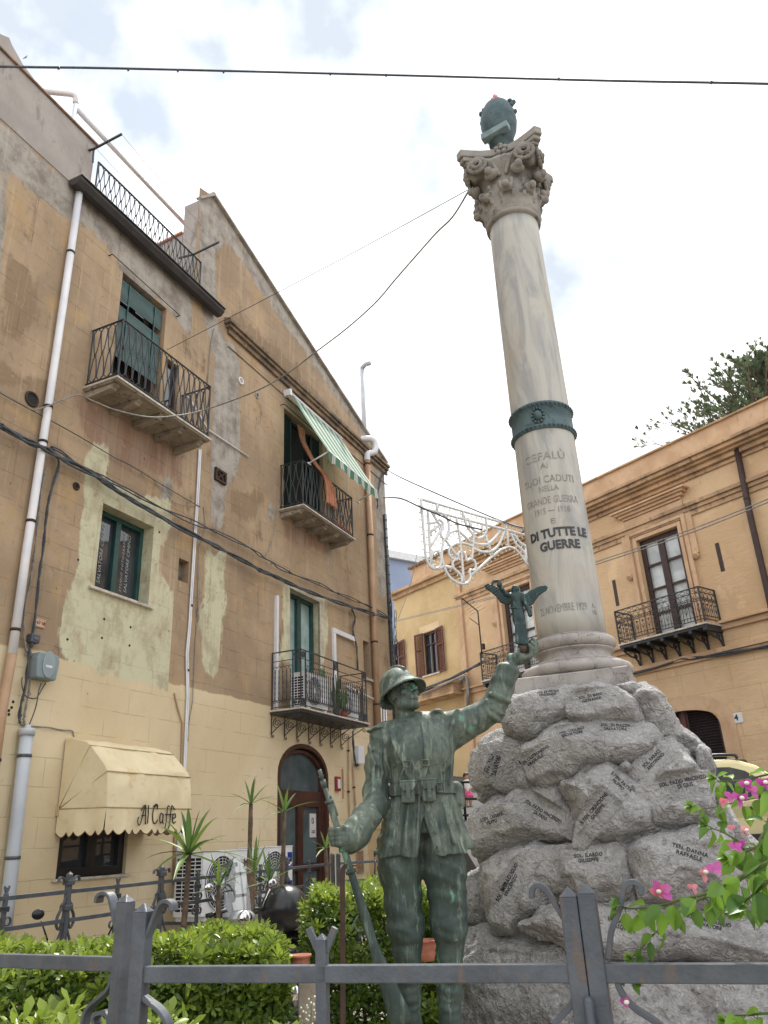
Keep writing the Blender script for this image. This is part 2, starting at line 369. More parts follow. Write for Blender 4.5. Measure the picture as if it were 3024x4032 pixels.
# old limewashed plaster scored into blocks, painted cream at street level
def wallmat_old():
    b = NB('scored_limewash'); pat = b.n('ShaderNodeAttribute'); pat.attribute_name = 'pat'
    sp = b.n('ShaderNodeSeparateColor'); b.l(pat.outputs['Color'], sp.inputs[0]); xyz = b.n('ShaderNodeSeparateXYZ'); b.l(b.tc.outputs['Object'], xyz.inputs[0])
    big = b.noise(.42, 7, .62, dist=.4); mid = b.noise(1.7, 9, .66, vec=b.map((1, 1, .8), (4, 2, 9))); fine = b.noise(14, 8, .7); streak = b.noise(1.0, 8, .6, vec=b.map((5.0, 1, .35), (1, 0, 3)))
    col = b.mix(b.step(big, .36, .62), srgb(178, 155, 127), srgb(150, 129, 106))
    col = b.mix(b.step(mid, .52, .70), col, srgb(174, 146, 108))
    col = b.mix(b.step(b.noise(.9, 10, .7, vec=b.map((1, 1, .55), (9, 0, 2))), .56, .66), col, srgb(120, 100, 78))
    col = b.mix(b.math('MULTIPLY', b.step(streak, .54, .72), .5), col, srgb(150, 138, 118))
    def msk(ch, amp=.85, lo=.44, hi=.58):
        v = b.math('ADD', ch, b.math('ADD', b.math('MULTIPLY', b.math('SUBTRACT', mid, .5), amp), b.math('MULTIPLY', b.math('SUBTRACT', streak, .5), amp*.9))); v = b.math('ADD', v, b.math('MULTIPLY', b.math('SUBTRACT', fine, .5), .16)); return b.step(v, lo, hi)
    pk = b.math('MULTIPLY', msk(sp.outputs[2], 1.3, .35, .62), .75); col = b.mix(pk, col, b.mix(b.step(streak, .4, .62), srgb(140, 108, 92), srgb(160, 138, 122)))
    dk = b.math('MULTIPLY', msk(pat.outputs['Alpha'], 1.2, .38, .6), .7); col = b.mix(dk, col, srgb(130, 108, 84))
    # cream ground floor
    zc = b.math('ADD', xyz.outputs[2], b.math('MULTIPLY', b.math('SUBTRACT', b.noise(2.2, 6, .6), .5), .16))
    gf = b.step(zc, 4.0, 4.03, 1, 0)
    cre = b.mix(b.step(big, .35, .65), srgb(218, 202, 170), srgb(204, 186, 152)); cre = b.mix(b.math('MULTIPLY', b.step(mid, .55, .7), .45), cre, srgb(196, 176, 140))
    col = b.mix(gf, col, cre)
    cm = msk(sp.outputs[1], 1.0); col = b.mix(cm, col, b.mix(b.step(b.noise(2.6, 9, .68), .38, .66), srgb(170, 164, 156), srgb(128, 120, 112)))
    yl = b.math('MULTIPLY', msk(sp.outputs[0], 1.0), b.step(b.noise(3.3, 8, .7, vec=b.map((1, 1, .6), (3, 3, 3))), .30, .5, .35, 1)); col = b.mix(yl, col, b.mix(b.step(b.noise(2.0, 9, .68, vec=b.map((1, 1, .7), (7, 7, 7))), .46, .62), srgb(200, 197, 168), srgb(176, 168, 142)))
    # rain runs, soot and bare specks of the old limewash
    runs = b.noise(1.0, 9, .68, vec=b.map((9.0, 1, .28), (2, 0, 5)), dist=.3); up = b.step(xyz.outputs[2], 4.0, 5.5); col = b.mix(b.math('MULTIPLY', b.math('MULTIPLY', b.step(runs, .56, .70), up), .42), col, srgb(98, 82, 66))
    col = b.mix(b.math('MULTIPLY', b.math('MULTIPLY', b.step(runs, .44, .34), up), .40), col, srgb(196, 178, 150)); col = b.mix(b.math('MULTIPLY', b.math('MULTIPLY', b.step(b.noise(5.0, 10, .78, dist=.5), .56, .66), up), .45), col, srgb(188, 168, 138))
    col = b.mix(b.math('MULTIPLY', b.math('MULTIPLY', b.step(b.noise(8.0, 8, .76, dist=.5), .55, .66), up), .40), col, srgb(112, 92, 72))
    # scored joints
    mp_ = b.n('ShaderNodeCombineXYZ'); b.l(xyz.outputs[0], mp_.inputs[0]); b.l(xyz.outputs[2], mp_.inputs[1])
    wob = b.n('ShaderNodeVectorMath', operation='ADD'); b.l(mp_.outputs[0], wob.inputs[0]); nw = b.n('ShaderNodeTexNoise'); nw.inputs['Scale'].default_value = 3; b.l(b.tc.outputs['Object'], nw.inputs['Vector'])
    sc_ = b.n('ShaderNodeVectorMath', operation='SCALE'); b.l(nw.outputs[1], sc_.inputs[0]); sc_.inputs['Scale'].default_value = .02; b.l(sc_.outputs[0], wob.inputs[1])
    br = b.n('ShaderNodeTexBrick'); b.l(wob.outputs[0], br.inputs[0]); br.inputs['Scale'].default_value = 1; br.inputs['Brick Width'].default_value = .92; br.inputs['Row Height'].default_value = .345; br.inputs['Mortar Size'].default_value = .007; br.inputs['Mortar Smooth'].default_value = .4
    j = b.math('MULTIPLY', br.outputs['Fac'], b.step(b.noise(2.4, 4), .38, .6)); j = b.math('MULTIPLY', j, b.math('SUBTRACT', 1.0, b.math('MULTIPLY', b.math('MAXIMUM', yl, cm), .65)))
    col = b.mix(b.math('MULTIPLY', j, b.math('SUBTRACT', .36, b.math('MULTIPLY', gf, .16))), col, srgb(92, 74, 58))
    col = b.mix(b.math('MULTIPLY', b.step(fine, .58, .75), .22), col, srgb(96, 78, 60))
    pits = b.step(b.noise(7, 2, .4, vec=b.map((1, 1, 1), (2, 8, 1))), .735, .75); col = b.mix(b.math('MULTIPLY', pits, .5), col, srgb(70, 56, 46))
    h = b.math('SUBTRACT', b.math('ADD', b.math('MULTIPLY', fine, .3), b.math('MULTIPLY', mid, .5)), b.math('MULTIPLY', j, .9)); h = b.math('ADD', h, b.math('MULTIPLY', cm, .35))
    b.bsdf(col, .92, 0, b.bump(h, .55, .02)); return b.m
m_old = wallmat_old()
m_graypl = noisy('grey_render', srgb(170, 163, 158), srgb(154, 147, 142), 1.6, .9, 0, .3, 50, srgb(140, 133, 128), streak=True)
m_darkgut = noisy('dark_gutter_sheet', srgb(62, 58, 58), srgb(48, 46, 48), 3, .6, 0, .2, 30)
m_coping = noisy('tile_coping', srgb(150, 120, 100), srgb(110, 96, 84), 5, .85, 0, .4, 40)

def lattice(mb, P, Q, z0, z1, unit=.135, r=.0095, amp=.46, y=None, collar=True):
    """interlaced wrought-iron bars between two plan points"""
    P = Vector((P[0], P[1], 0)); Q = Vector((Q[0], Q[1], 0)); Ln = (Q-P).length; n = max(1, round(Ln/unit)); u = Ln/n; d = (Q-P)/Ln
    for i in range(n):
        c = P+d*((i+.5)*u)
        for sg in (1, -1):
            pts = []
            for k in range(15):
                t = k/14; cc = math.cos(math.pi*t); f = math.copysign(abs(cc)**.62, cc)
                if t < .09 or t > .91: f *= math.sqrt(max(0, 1-((.09-min(t, 1-t))/.09)**2))
                pts.append(c+d*(sg*amp*u*f)+Vector((0, 0, z1-(z1-z0)*t)))
            mb.tube(pts, r, 5)
        if collar: mb.beam(c-d*.014+Vector((0, 0, (z0+z1)/2)), c+d*.014+Vector((0, 0, (z0+z1)/2)), .03, .02)
def balcony_stone(F, parent, x0, x1, z, dep, zt, nbr, unit, wall_rail=True, thick=.035):
    """slab, corbels and lattice railing"""
    mb = MB(); mb.box(x0, x1, -dep, 0, z-thick, z)
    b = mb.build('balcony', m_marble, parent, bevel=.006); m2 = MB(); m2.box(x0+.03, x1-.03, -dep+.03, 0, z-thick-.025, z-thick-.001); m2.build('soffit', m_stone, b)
    for i in range(nbr):
        cx = x0+.12+(x1-x0-.24)*i/(nbr-1); m2 = MB(); zz = z-thick-.026
        prof = [(0, zz), (-dep*.84, zz), (-dep*.84, zz-.03), (-dep*.76, zz-.05), (-dep*.74, zz-.075), (0, zz-.115)]
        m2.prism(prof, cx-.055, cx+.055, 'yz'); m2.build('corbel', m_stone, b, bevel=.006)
    r = MB(); ry = -dep+.05; a, c = x0+.05, x1-.05
    for zz in (zt, z+.06):
        r.beam((a, 0, zz), (a, ry, zz), .03, .012); r.beam((a-.015, ry, zz), (c+.015, ry, zz), .03, .012); r.beam((c, ry, zz), (c, 0, zz), .03, .012)
    for xx in (a, c):
        r.beam((xx, ry, z), (xx, ry, zt+.01), .022, .022); r.beam((xx, -.03, z), (xx, -.03, zt), .018, .018)
    lattice(r, (a, ry), (c, ry), z+.06, zt, unit); lattice(r, (a, -.05), (a, ry), z+.06, zt, unit); lattice(r, (c, ry), (c, -.05), z+.06, zt, unit)
    r.build('railing', m_iron, b); return b
def rectframe(mb, x0, x1, z0, z1, y0, y1, t):
    mb.box(x0, x0+t, y0, y1, z0, z1); mb.box(x1-t, x1, y0, y1, z0, z1); mb.box(x0+t, x1-t, y0, y1, z0, z0+t); mb.box(x0+t, x1-t, y0, y1, z1-t, z1)
def louvers(mb, x0, x1, z0, z1, y, t=.05, step=.05, mid=None):
    rectframe(mb, x0, x1, z0, z1, y-.018, y+.018, t)
    zz = z0+t+.02
    while zz < z1-t-.02:
        m_ = Matrix.Translation((0, y, zz)) @ Matrix.Rotation(R(-38), 4, 'X'); mb.box(x0+t*.8, x1-t*.8, -.022, .022, -.004, .004, m_); zz += step
    if mid: mb.box(x0+t, x1-t, y-.016, y+.016, mid-.03, mid+.03)
FP = FA.px
ST = 9.55                                    # seam between the two houses
zP = 11.41                                    # terrace level
PAR = 12.58
# ---- left house with the roof terrace
HA = thing('terrace_house', 'tall brown stained plaster house with a roof terrace and pale yellow paint patches', 'house', FA)
st = (7.85, 8.97, 5.09, 6.40)
holesA = [(7.75, 8.86, 8.12, 10.60, .28), st+(.30,), (9.53-.55, 9.31, 8.62, 9.62, .12), (7.72, 8.92, 1.37, 3.0, .14)]
nz = FP(c2((1145, 1475))[0]), FP(c2((1222, 1655))[0])
px = lambda F, P, y=0: [F.px(p, y) for p in P]
pA = [(0, px(FA, c2((545, 960), (535, 800), (600, 745), (690, 740), (725, 860), (700, 960), (900, 1080), (1110, 1120), (1120, 1300), (1060, 1420), (1050, 1600), (1130, 1700), (1150, 1900), (1150, 2100), (1160, 2350), (700, 2240), (400, 2100), (360, 1930), (470, 1700), (530, 1560), (530, 1300), (560, 1150)))),
      (1, px(FA, c1((440, 1010), (900, 1350), (1500, 1850), (1560, 1990), (1380, 2100), (1150, 1950), (1080, 1840), (800, 1640), (760, 1500), (620, 1360), (470, 1290), (330, 1170), (200, 1080), (60, 960), (30, 1100), (20, 1650), (-60, 1650), (-60, 560)))),
      (1, px(FA, c2((1040, 960), (1140, 990), (1120, 1110), (1050, 1140)))), (1, px(FA, c3((1000, 370), (1160, 330), (1190, 470), (960, 420)))),
      (2, px(FA, c2((450, 380), (1260, 800), (1255, 1060), (1160, 1000), (1000, 940), (760, 880), (560, 700)))),
      (3, px(FA, c1((30, 1450), (250, 1640), (230, 1900), (160, 2130), (20, 2000)))), (3, px(FA, c2((-50, 150), (380, 380), (330, 520), (-50, 330)))), (3, px(FA, c2((40, 690), (110, 690), (110, 780), (40, 780))))]
me = wall_mesh(-4.0, ST, -.3, PAR, holesA, (), (), .14, 0, pA)
bm = bmesh.new(); bm.from_mesh(me)           # terrace opening: nothing above the terrace edge right of the parapet
bmesh.ops.bisect_plane(bm, geom=bm.verts[:]+bm.edges[:]+bm.faces[:], plane_co=(0, 0, zP), plane_no=(0, 0, 1))
bmesh.ops.bisect_plane(bm, geom=bm.verts[:]+bm.edges[:]+bm.faces[:], plane_co=(6.4, 0, 0), plane_no=(1, 0, 0))
bmesh.ops.delete(bm, geom=[f for f in bm.faces if f.calc_center_median().z > zP and abs(f.normal.y) > .5 or (f.calc_center_median().z > zP)], context='FACES')
vs = [(-4.0, 0, -.3), (-4.0, 7, -.3), (-4.0, 7, zP), (-4.0, 0, zP)]
bm.to_mesh(me); bm.free(); wl = link('wall', me, m_old, HA)
mb = MB(); mb.box(-4.0, 6.84, -.012, .22, zP, PAR); mb.build('parapet', m_graypl, HA)
mb = MB(); mb.box(-4.05, 6.88, -.05, .26, PAR, PAR+.035); mb.build('coping', m_coping, HA, bevel=.006)
mb = MB(); mb.box(-4.0, ST, .3, 7, zP-.2, zP-.02); mb.build('terrace_floor', m_coping, HA)
mb = MB(); mb.box(-4.0, -3.8, .01, 7, 0, zP-.21); mb.box(-4.0, ST, 6.8, 7, 0, zP-.21); mb.build('rear_wall', m_old, HA)
# taller render block behind the parapet
zz = [FA.px(p, 1.6) for p in c1((-150, -40), (10, 60), (60, 80), (80, 130), (150, 255), (260, 400), (330, 560))]
mb = MB(); mb.prism(zz+[(zz[-1][0]+.5, zP), (zz[0][0], zP)], 1.6, 2.0); mb.build('stair_gable', m_graypl, HA)
# gutter
mb = MB(); g0, g1 = 6.42, 10.2
mb.prism([(-.02, zP+.0), (-.02, zP-.07), (-.10, zP-.15), (-.20, zP-.15), (-.27, zP-.07), (-.27, zP-.02), (-.30, zP-.02), (-.30, zP+.0)], g0, g1, 'yz'); mb.build('gutter', m_darkgut, HA, bevel=.005)
# terrace rail
r = MB(); zb, zt_ = zP+.03, 12.18
for z_ in (zt_, zb+.03): r.beam((6.86, -.1, z_), (9.62, -.1, z_), .03, .014)
lattice(r, (6.88, -.1), (9.6, -.1), zb+.04, zt_, .125, .0085)
for x_ in (6.87, 9.61): r.beam((x_, -.1, zP), (x_, -.1, zt_), .02, .02)
r.build('terrace_railing', m_iron, HA)
# things on the terrace: pergola tube, clothes line arms
tb = thing('awning_tube', 'long white roller tube carried by two posts above the roof terrace railing', 'awning frame', FA)
y_ = .55; a = FA.px((306, 434), y_); b = FA.px((753, 908), y_); p1 = FA.px(c1((350, 505))[0], y_); p2 = FA.px(c1((480, 490))[0], y_)
m = MB(); m.tube([(a[0]-.02, y_, a[1]), (b[0], y_, b[1])], .045, 10); m.build('roller', m_pvc, tb)
m = MB(); m.tube([(a[0]-.06, y_, zP), (a[0]-.06, y_, a[1]+.12)], .04, 8); m.build('post', m_pvc, tb)
m = MB(); m.tube([(b[0]+.02, y_, zP), (b[0]+.02, y_, b[1]+.06)], .035, 8); m.build('post', m_pvc, tb)
m = MB(); m.tube(bez([(a[0]-.06, y_, a[1]+.1), (a[0]-.12, y_, a[1]+.24), (a[0]-.3, y_+.3, a[1]+.28), (a[0]-.7, y_+.9, a[1]+.3)], 5), .05, 8); m.build('elbow_pipe', m_pvc, tb)
for i, (q0, q1) in enumerate(((c1((612, 808))[0], c1((795, 710))[0]), (c1((1262, 1497))[0], c1((1430, 1415))[0]))):
    s0 = FA.px(q0, -.1); s1 = FA.px(q1, -.75); m = MB(); m.beam((s0[0], -.1, s0[1]), (s1[0], -.75, s1[1]), .03, .03); m.beam((s0[0], -.1, s0[1]), (s0[0]+.02, -.1, s0[1]-.28), .02, .02); m.beam((s0[0]-.05, .2, s0[1]), (s0[0], -.1, s0[1]), .03, .03)
    tag(m.build('clothesline_arm', m_iron, None, FA), ('dark iron clothes line arm sticking out at the high left end of the terrace railing', 'dark iron clothes line arm sticking out at the far right end of the terrace railing')[i], 'bracket', 'clothes line arms on the terrace')
m = MB(); A0 = FA.px(c1((795, 712))[0], -.75); A1 = FA.px(c1((1425, 1418))[0], -.75)
for k in range(3):
    t = k/3; B0 = Vector((A0[0]-.25*k*.5, -.75+.25*k, A0[1]-.03*k)); B1 = Vector((A1[0]-.02*k, -.75+.25*k, A1[1])); m.tube(sag(B0, B1, .05, 10), .0035, 4)
tag(m.build('clothes_line', m_cablel, None, FA), 'thin pale washing lines strung along outside the roof terrace railing', 'washing line')
# terrace contents seen through the rail
m = MB(); m.box(7.6, 8.1, .8, 1.1, zP, zP+.55); 
for k in range(9): m.box(7.62, 8.08, .785, .8, zP+.05+k*.055, zP+.085+k*.055)
tag(m.build('louvred_box', m_white, None, FA), 'white louvred box standing behind the roof terrace railing', 'air conditioner')
m = MB()
for k in range(4): m.box(7.0, 9.3, 2.2+.3*k, 2.26+.3*k, zP+1.05, zP+1.12)
for x_ in (7.0, 9.25): m.box(x_, x_+.06, 2.2, 3.2, zP, zP+1.05)
tag(m.build('terrace_bench_frame', m_pvc, None, FA), 'pale slatted frame standing on the roof terrace behind the railing', 'frame')
rb = MB(); random.seed(5)
pot = MB(); pot.lathe([(.10, 0), (.14, .2), (.15, .22), (.13, .22), (.12, .18)], 14, c=(9.35, .25, zP)); 
t_ = thing('potted_plant', 'small leafy green plant in a pot at the right end of the roof terrace', 'potted plant', FA); pot.build('pot', m_terra, t_)
lv = MB()
for k in range(140):
    a = random.random()*6.28; rr = .22*random.random(); z_ = zP+.2+random.random()*.35; p = Vector((9.35+rr*math.cos(a), .25+rr*math.sin(a), z_)); u = Vector((random.uniform(-1, 1), random.uniform(-1, 1), random.uniform(0, 1))).normalized()*.07; s_ = u.cross(Vector((0, 0, 1))).normalized()*.018
    lv.add([p, p+u*.5+s_, p+u, p+u*.5-s_], [(0, 1, 2, 3)])
lv.build('foliage', leafmat('small_leaf', srgb(60, 90, 44), srgb(90, 120, 60)), t_)
# ---- door and blind of balcony 1
bl = balcony_stone(FA, HA, 7.21, 9.47, 8.05, .67, 9.08, 5, .14)
m = MB(); rectframe(m, 7.76, 8.85, 8.12, 10.59, .22, .27, .07); m.box(8.27, 8.34, .22, .27, 8.12, 10.5); m.box(7.8, 8.8, .22, .26, 8.6, 8.7); d = m.build('balcony_door', m_brown, HA)
m = MB(); m.box(7.8, 8.8, .262, .268, 8.15, 10.55); m.build('pane', m_glass, d)
m = MB(); k = 0; z_ = 10.5
while z_ > 9.0:
    tilt = .02*math.sin(k*.7); zz0 = z_ - (0.10 if 10.05 > z_ > 9.9 else 0)
    m.box(7.80, 8.80, .05+tilt*.3, .062+tilt*.3, z_-.036, z_); z_ -= .04; k += 1
    if 10.12 > z_ > 10.0: z_ -= .12
for x_ in (7.98, 8.62): m.box(x_-.01, x_+.01, .035, .05, 9.0, 10.5)
m.build('roller_blind', m_green, HA)
# window beside it
m = MB(); rectframe(m, 8.99, 9.3, 8.63, 9.61, .06, .1, .04); d = m.build('window', m_wood, HA); m = MB(); m.box(9.0, 9.29, .1, .11, 8.64, 9.6); m.build('pane', m_glass, d)
# studio window
m = MB(); x0, x1, z0, z1 = st; rectframe(m, x0+.005, x1-.005, z0+.005, z1-.005, .2, .26, .07); xm = (x0+x1)/2; m.box(xm-.05, xm+.05, .195, .255, z0+.075, z1-.075)
d = m.build('window', m_green, HA); m = MB(); m.box(x0+.06, x1-.06, .261, .268, z0+.05, z1-.05); pn = m.build('pane', m_glass, d)
m = MB(); m.box(x0-.12, x1+.08, -.06, .2, z0-.04, z0); m.build('sill', m_marble, d, bevel=.005)
m_decal = noisy('white_window_lettering', srgb(168, 174, 180), srgb(150, 156, 162), 4, .5, 0, 0)
for xc in (x0+.26, xm+.26):
    for s_, sz, dx, sp_ in (('STUDIO FOTOGRAFICO', .062, -.055, 1.3), ('SALVATORE CIMINO', .088, .05, 1.0)):
        t = text_mesh(s_, sz, .0008, 0, 'CENTER', .22, sp_); wd = max(v.co.x for v in t.vertices)-min(v.co.x for v in t.vertices); k = min(1.15, .98/wd)
        xform_mesh(t, lambda c: Vector((xc+dx-c.y, .253-c.z, (z0+z1)/2+.0+c.x*k))); link('lettering', t, m_decal, d)
# niche, vents
def dark_recess(name, P, F, par, mt=m_graypl):
    (xa, za), (xb, zb_) = P; m = MB(); m.box(min(xa, xb), max(xa, xb), -.004, .0, min(za, zb_), max(za, zb_)); m.build(name, mt, par)

# ---- café window under the awning
m = MB(); rectframe(m, 7.73, 8.91, 1.38, 2.98, .05, .12, .1); m.box(8.24, 8.4, .05, .12, 1.48, 2.88); d = m.build('cafe_window', m_blk, HA); m = MB(); m.box(7.8, 8.85, .12, .13, 1.45, 2.9); m.build('pane', m_glass, d)
m = MB(); m.box(7.65, 8.98, -.05, .05, 1.34, 1.37); m.build('sill', m_marble, d)

# ---- right house with the sloping gable
HB = thing('gabled_house', 'brown plaster house with a sloping gable top, striped awning and two balconies', 'house', FA)
doorA = (12.70, 14.60, 2.84); XR = 18.2
d2 = (12.85, 14.60, 8.10, 10.62); d3 = (13.12, 14.34, 3.95, 6.48)
slotp = [FA.px(p) for p in c5((975, 590), (1030, 880))]; slot = (slotp[0][0], slotp[1][0], slotp[1][1], slotp[0][1])
pk0 = FA.px((790, 793)); pk = FA.px((835, 770)); pe = (18.3, 11.62)
sl_ = (pe[1]-pk[1])/(pe[0]-pk[0]); nrm_ = Vector((-sl_, 1)).normalized()
pB = [(1, px(FA, c2((1440, 60), (1520, 100), (1570, 240), (1570, 900), (1480, 1060), (1450, 1300), (1390, 1320), (1370, 1000), (1390, 300)))),
      (1, px(FA, c1((1300, 1100), (1400, 1120), (1480, 1500), (1400, 1500), (1420, 1900), (1460, 2150), (1380, 2150), (1300, 1700)))),
      (1, [(pk[0]-.5, pk[1]+.5), (pe[0]+.3, pe[1]+.2), (pe[0]-.4, pe[1]-.05), (pk[0]+.4, pk[1]-.75)]),
      (1, px(FA, c4((1240, 1360), (1340, 1340), (1340, 2300), (1270, 2300)))), (1, px(FA, c4((480, 1640), (520, 1640), (520, 1760), (480, 1740)))), (1, px(FA, c4((905, 1900), (930, 1950), (930, 2100), (900, 2080)))),
      (0, px(FA, c2((1340, 1440), (1470, 1440), (1480, 1800), (1420, 2250), (1300, 2250), (1330, 1800)))), (0, px(FA, c3((1300, -40), (1460, -40), (1420, 390), (1320, 380)))),
      (0, px(FA, c5((385, 180), (700, 300), (720, 560), (690, 760), (370, 760), (400, 500)))),
      (2, px(FA, c4((560, 1760), (1000, 1900), (900, 2000), (600, 1900)))), (3, px(FA, c4((180, 200), (600, 560), (900, 900), (1000, 1090), (600, 700), (230, 420)))), (3, px(FA, c4((180, 1500), (430, 1560), (380, 1760), (200, 1700))))]
me = wall_mesh(ST, XR, -.3, 14.6, [d2+(.22,), d3+(.24,), slot+(.25,), (9.62, 9.88, nz[1][1], nz[0][1], .14)], [(doorA[0], doorA[1], 0, doorA[2], .60, .25)], [((pk[0], pk[1]), (nrm_.x, nrm_.y)), ((pk[0], pk[1]), (-.35, 1))], .16, 0, pB)
link('wall', me, m_old, HB)
top = [(ST, pk0[1]), (pk[0], pk[1]), (XR, 11.62)]
mb = MB(); mb.prism([(ST, zP-.3), (ST, pk0[1]-.02), (pk[0], pk[1]-.02), (pk[0]+.02, zP-.3)], .003, .35); mb.prism([(.36, 0), (.36, 13.05), (6.5, 12.45), (6.5, 0)], ST, ST+.25, 'yz'); mb.box(XR-.25, XR, .003, 6.5, -.3, 11.45); mb.box(ST+.26, XR-.26, 6.2, 6.5, 0, 11.3); mb.build('side_wall', m_graypl, HB)
mb = MB(); mb.prism([(.36, 13.05), (.36, 13.10), (6.6, 12.50), (6.6, 12.45)], ST-.04, ST+.29, 'yz'); mb.build('wall_coping', m_terra, HB)
mb = MB(); mb.prism([(pk[0], pk[1]-.02), (XR, 11.60), (XR, 11.35), (pk[0], 12.5)], .003, .32); mb.build('gable_parapet', m_graypl, HB)
mb = MB(); mb.prism([(pk[0]-.1, 12.70), (XR, 11.32), (XR, 11.20), (pk[0]-.1, 12.58)], .33, 6.5); mb.build('roof', m_coping, HB)
mb = MB(); mb.beam((pk[0]-.05, -.02, pk[1]+.02), (pe[0]+.05, -.02, pe[1]+.02), .12, .05); mb.beam((ST-.03, -.02, pk0[1]+.0), (pk[0]+.02, -.02, pk[1]+.03), .12, .05); mb.build('verge', noisy('pale_verge', srgb(176, 170, 162), srgb(140, 134, 126), 3, .85, 0, .4, 30), HB)
# string cornice
zc = 11.42; cx0 = FA.px(c4((165, 275))[0])[0]-.05
mb = MB()
for z0_, z1_, o_ in ((zc-.02, zc+.06, -.17), (zc-.09, zc-.021, -.12), (zc-.2, zc-.091, -.06), (zc-.50, zc-.47, -.02)): mb.box(cx0+(o_+.17), XR+.16+o_*.5, o_, -.001, z0_, z1_)
mb.prism([(-.17, zc+.061), (-.01, zc+.14), (-.01, zc+.061)], cx0, XR+.1, 'yz'); mb.build('cornice', noisy('weathered_cornice', srgb(140, 120, 98), srgb(96, 86, 78), 3.5, .9, 0, .5, 40, srgb(66, 60, 58)), HB, bevel=.012)
# balcony 2, shutters, curtain door
balcony_stone(FA, HB, 12.66, 15.03, 8.08, .6, 9.11, 5, .15)
m = MB(); louvers(m, 12.87, 13.29, 8.12, 10.58, .1); s1_ = m.build('shutter', m_dgreen, HB)
m = MB(); louvers(m, 14.16, 14.58, 8.12, 10.58, .1); m.build('shutter', m_dgreen, HB)
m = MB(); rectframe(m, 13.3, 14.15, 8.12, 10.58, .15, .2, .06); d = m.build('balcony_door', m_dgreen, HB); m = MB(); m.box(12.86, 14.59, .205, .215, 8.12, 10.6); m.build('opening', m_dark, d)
# ---- balcony 3: iron slab, scroll brackets, cast railing
z3 = 3.93; x30, x31, dp3 = 12.39, 15.23, .7
mb = MB(); mb.box(x30, x31, -dp3, 0, z3-.03, z3); b3 = mb.build('balcony', m_marble, HB, bevel=.004)
mb = MB(); mb.box(x30+.03, x31-.03, -dp3+.03, -.005, z3-.075, z3-.031); mb.build('underframe', m_iron, b3)
def spiral(c, r0, turns, a0, sg=1, n=26, plane='yz'):
    o = []
    for i in range(n+1):
        t = i/n; r_ = r0*(1-.82*t); a = a0+sg*turns*2*math.pi*t
        q = (c[0]+r_*math.cos(a), c[1]+r_*math.sin(a)); o.append(q)
    return o
for i in range(7):
    cx = x30+.06+(x31-x30-.12)*i/6; m = MB(); q = lambda P: [(cx, a, b) for a, b in P]; n_ = (1, 0, 0); w_ = .018
    m.strip(q([(-.02, z3-.08), (-.02, z3-.44)]), w_, .012, n_)
    m.strip(q([(-.03, z3-.40)]+[(-.03-.53*t, z3-.40+.30*t**.8) for t in (.2, .4, .6, .8, 1)]), w_, .012, n_)
    m.strip(q(spiral((-.14, z3-.235), .095, 1.9, R(80), -1)), w_, .010, n_); m.strip(q(spiral((-.56, z3-.135), .05, 1.4, R(-110), -1, 18)), w_, .009, n_); m.strip(q(spiral((-.04, z3-.46), .03, 1.2, R(90), 1, 12)), w_, .008, n_)
    m.build('scroll_bracket', m_iron, b3)
def cast_panel(m, P, Q, z0, z1, unit):
    P = Vector((P[0], P[1], 0)); Q = Vector((Q[0], Q[1], 0)); Ln = (Q-P).length; n = max(1, round(Ln/unit)); u = Ln/n; d = (Q-P)/Ln; nn = Vector((-d.y, d.x, 0))
    H = z1-z0
    for i in range(n):
        c = P+d*((i+.5)*u); pts = [c+Vector((0, 0, z0+H*(.12+.70*k/12))) for k in range(13)]
        m.tube(pts, [.007+.005*(k % 2) for k in range(13)], 5)
        for zz, sg in ((z0+H*.12, 1), (z0+H*.86, -1)):
            m.tube([c+d*(u*.45*math.cos(R(a)))+Vector((0, 0, zz-sg*.0+sg*u*.42*(1-math.sin(R(a))) - sg*.02)) for a in range(0, 181, 30)], .006, 4)
        m.sphere(c+Vector((0, 0, z0+H*.5)), .014, 6, 4)
r = MB(); zt3 = 5.0; ry = -dp3+.05; a, c = x30+.05, x31-.05
for zz, th in ((zt3, .02), (zt3-.17, .010), (z3+.17, .010), (z3+.05, .012)):
    r.beam((a, -.02, zz), (a, ry, zz), .02, th); r.beam((a, ry, zz), (c, ry, zz), .02, th); r.beam((c, ry, zz), (c, -.02, zz), .02, th)
for xx, yy in ((a, ry), (c, ry), (a, -.03), (c, -.03), (a+.17, ry), (c-.17, ry), (a, ry+.17), ((a+c)/2-.09, ry), ((a+c)/2+.09, ry)): r.beam((xx, yy, z3), (xx, yy, zt3), .02, .02)
cast_panel(r, (a+.18, ry), ((a+c)/2-.1, ry), z3+.05, zt3-.17, .085); cast_panel(r, ((a+c)/2+.1, ry), (c-.18, ry), z3+.05, zt3-.17, .085); cast_panel(r, (a, -.05), (a, ry+.18), z3+.05, zt3-.17, .085); cast_panel(r, (c, ry), (c, -.05), z3+.05, zt3-.17, .085)
for xx in (a+.085, (a+c)/2, c-.085):
    for zz in (zt3-.085, z3+.11):
        R0 = .055 if abs(xx-(a+c)/2) > .1 else .08
        r.tube([(xx+R0*math.cos(t), ry, zz+R0*math.sin(t)) for t in [2*math.pi*k/14 for k in range(14)]], .010, 5, closed=True)
        for k in range(8):
            t = k*math.pi/4; r.sphere((xx+R0*.62*math.cos(t), ry, zz+R0*.62*math.sin(t)), R0*.26, 6, 4, (1, .5, 1))
        r.sphere((xx, ry, zz), R0*.35, 6, 4, (1, .8, 1))
for zz in (zt3-.085, z3+.11): r.tube([(a, ry+.085+.055*math.cos(t), zz+.055*math.sin(t)) for t in [2*math.pi*k/12 for k in range(12)]], .012, 5, closed=True)
r.build('railing', m_iron, b3)
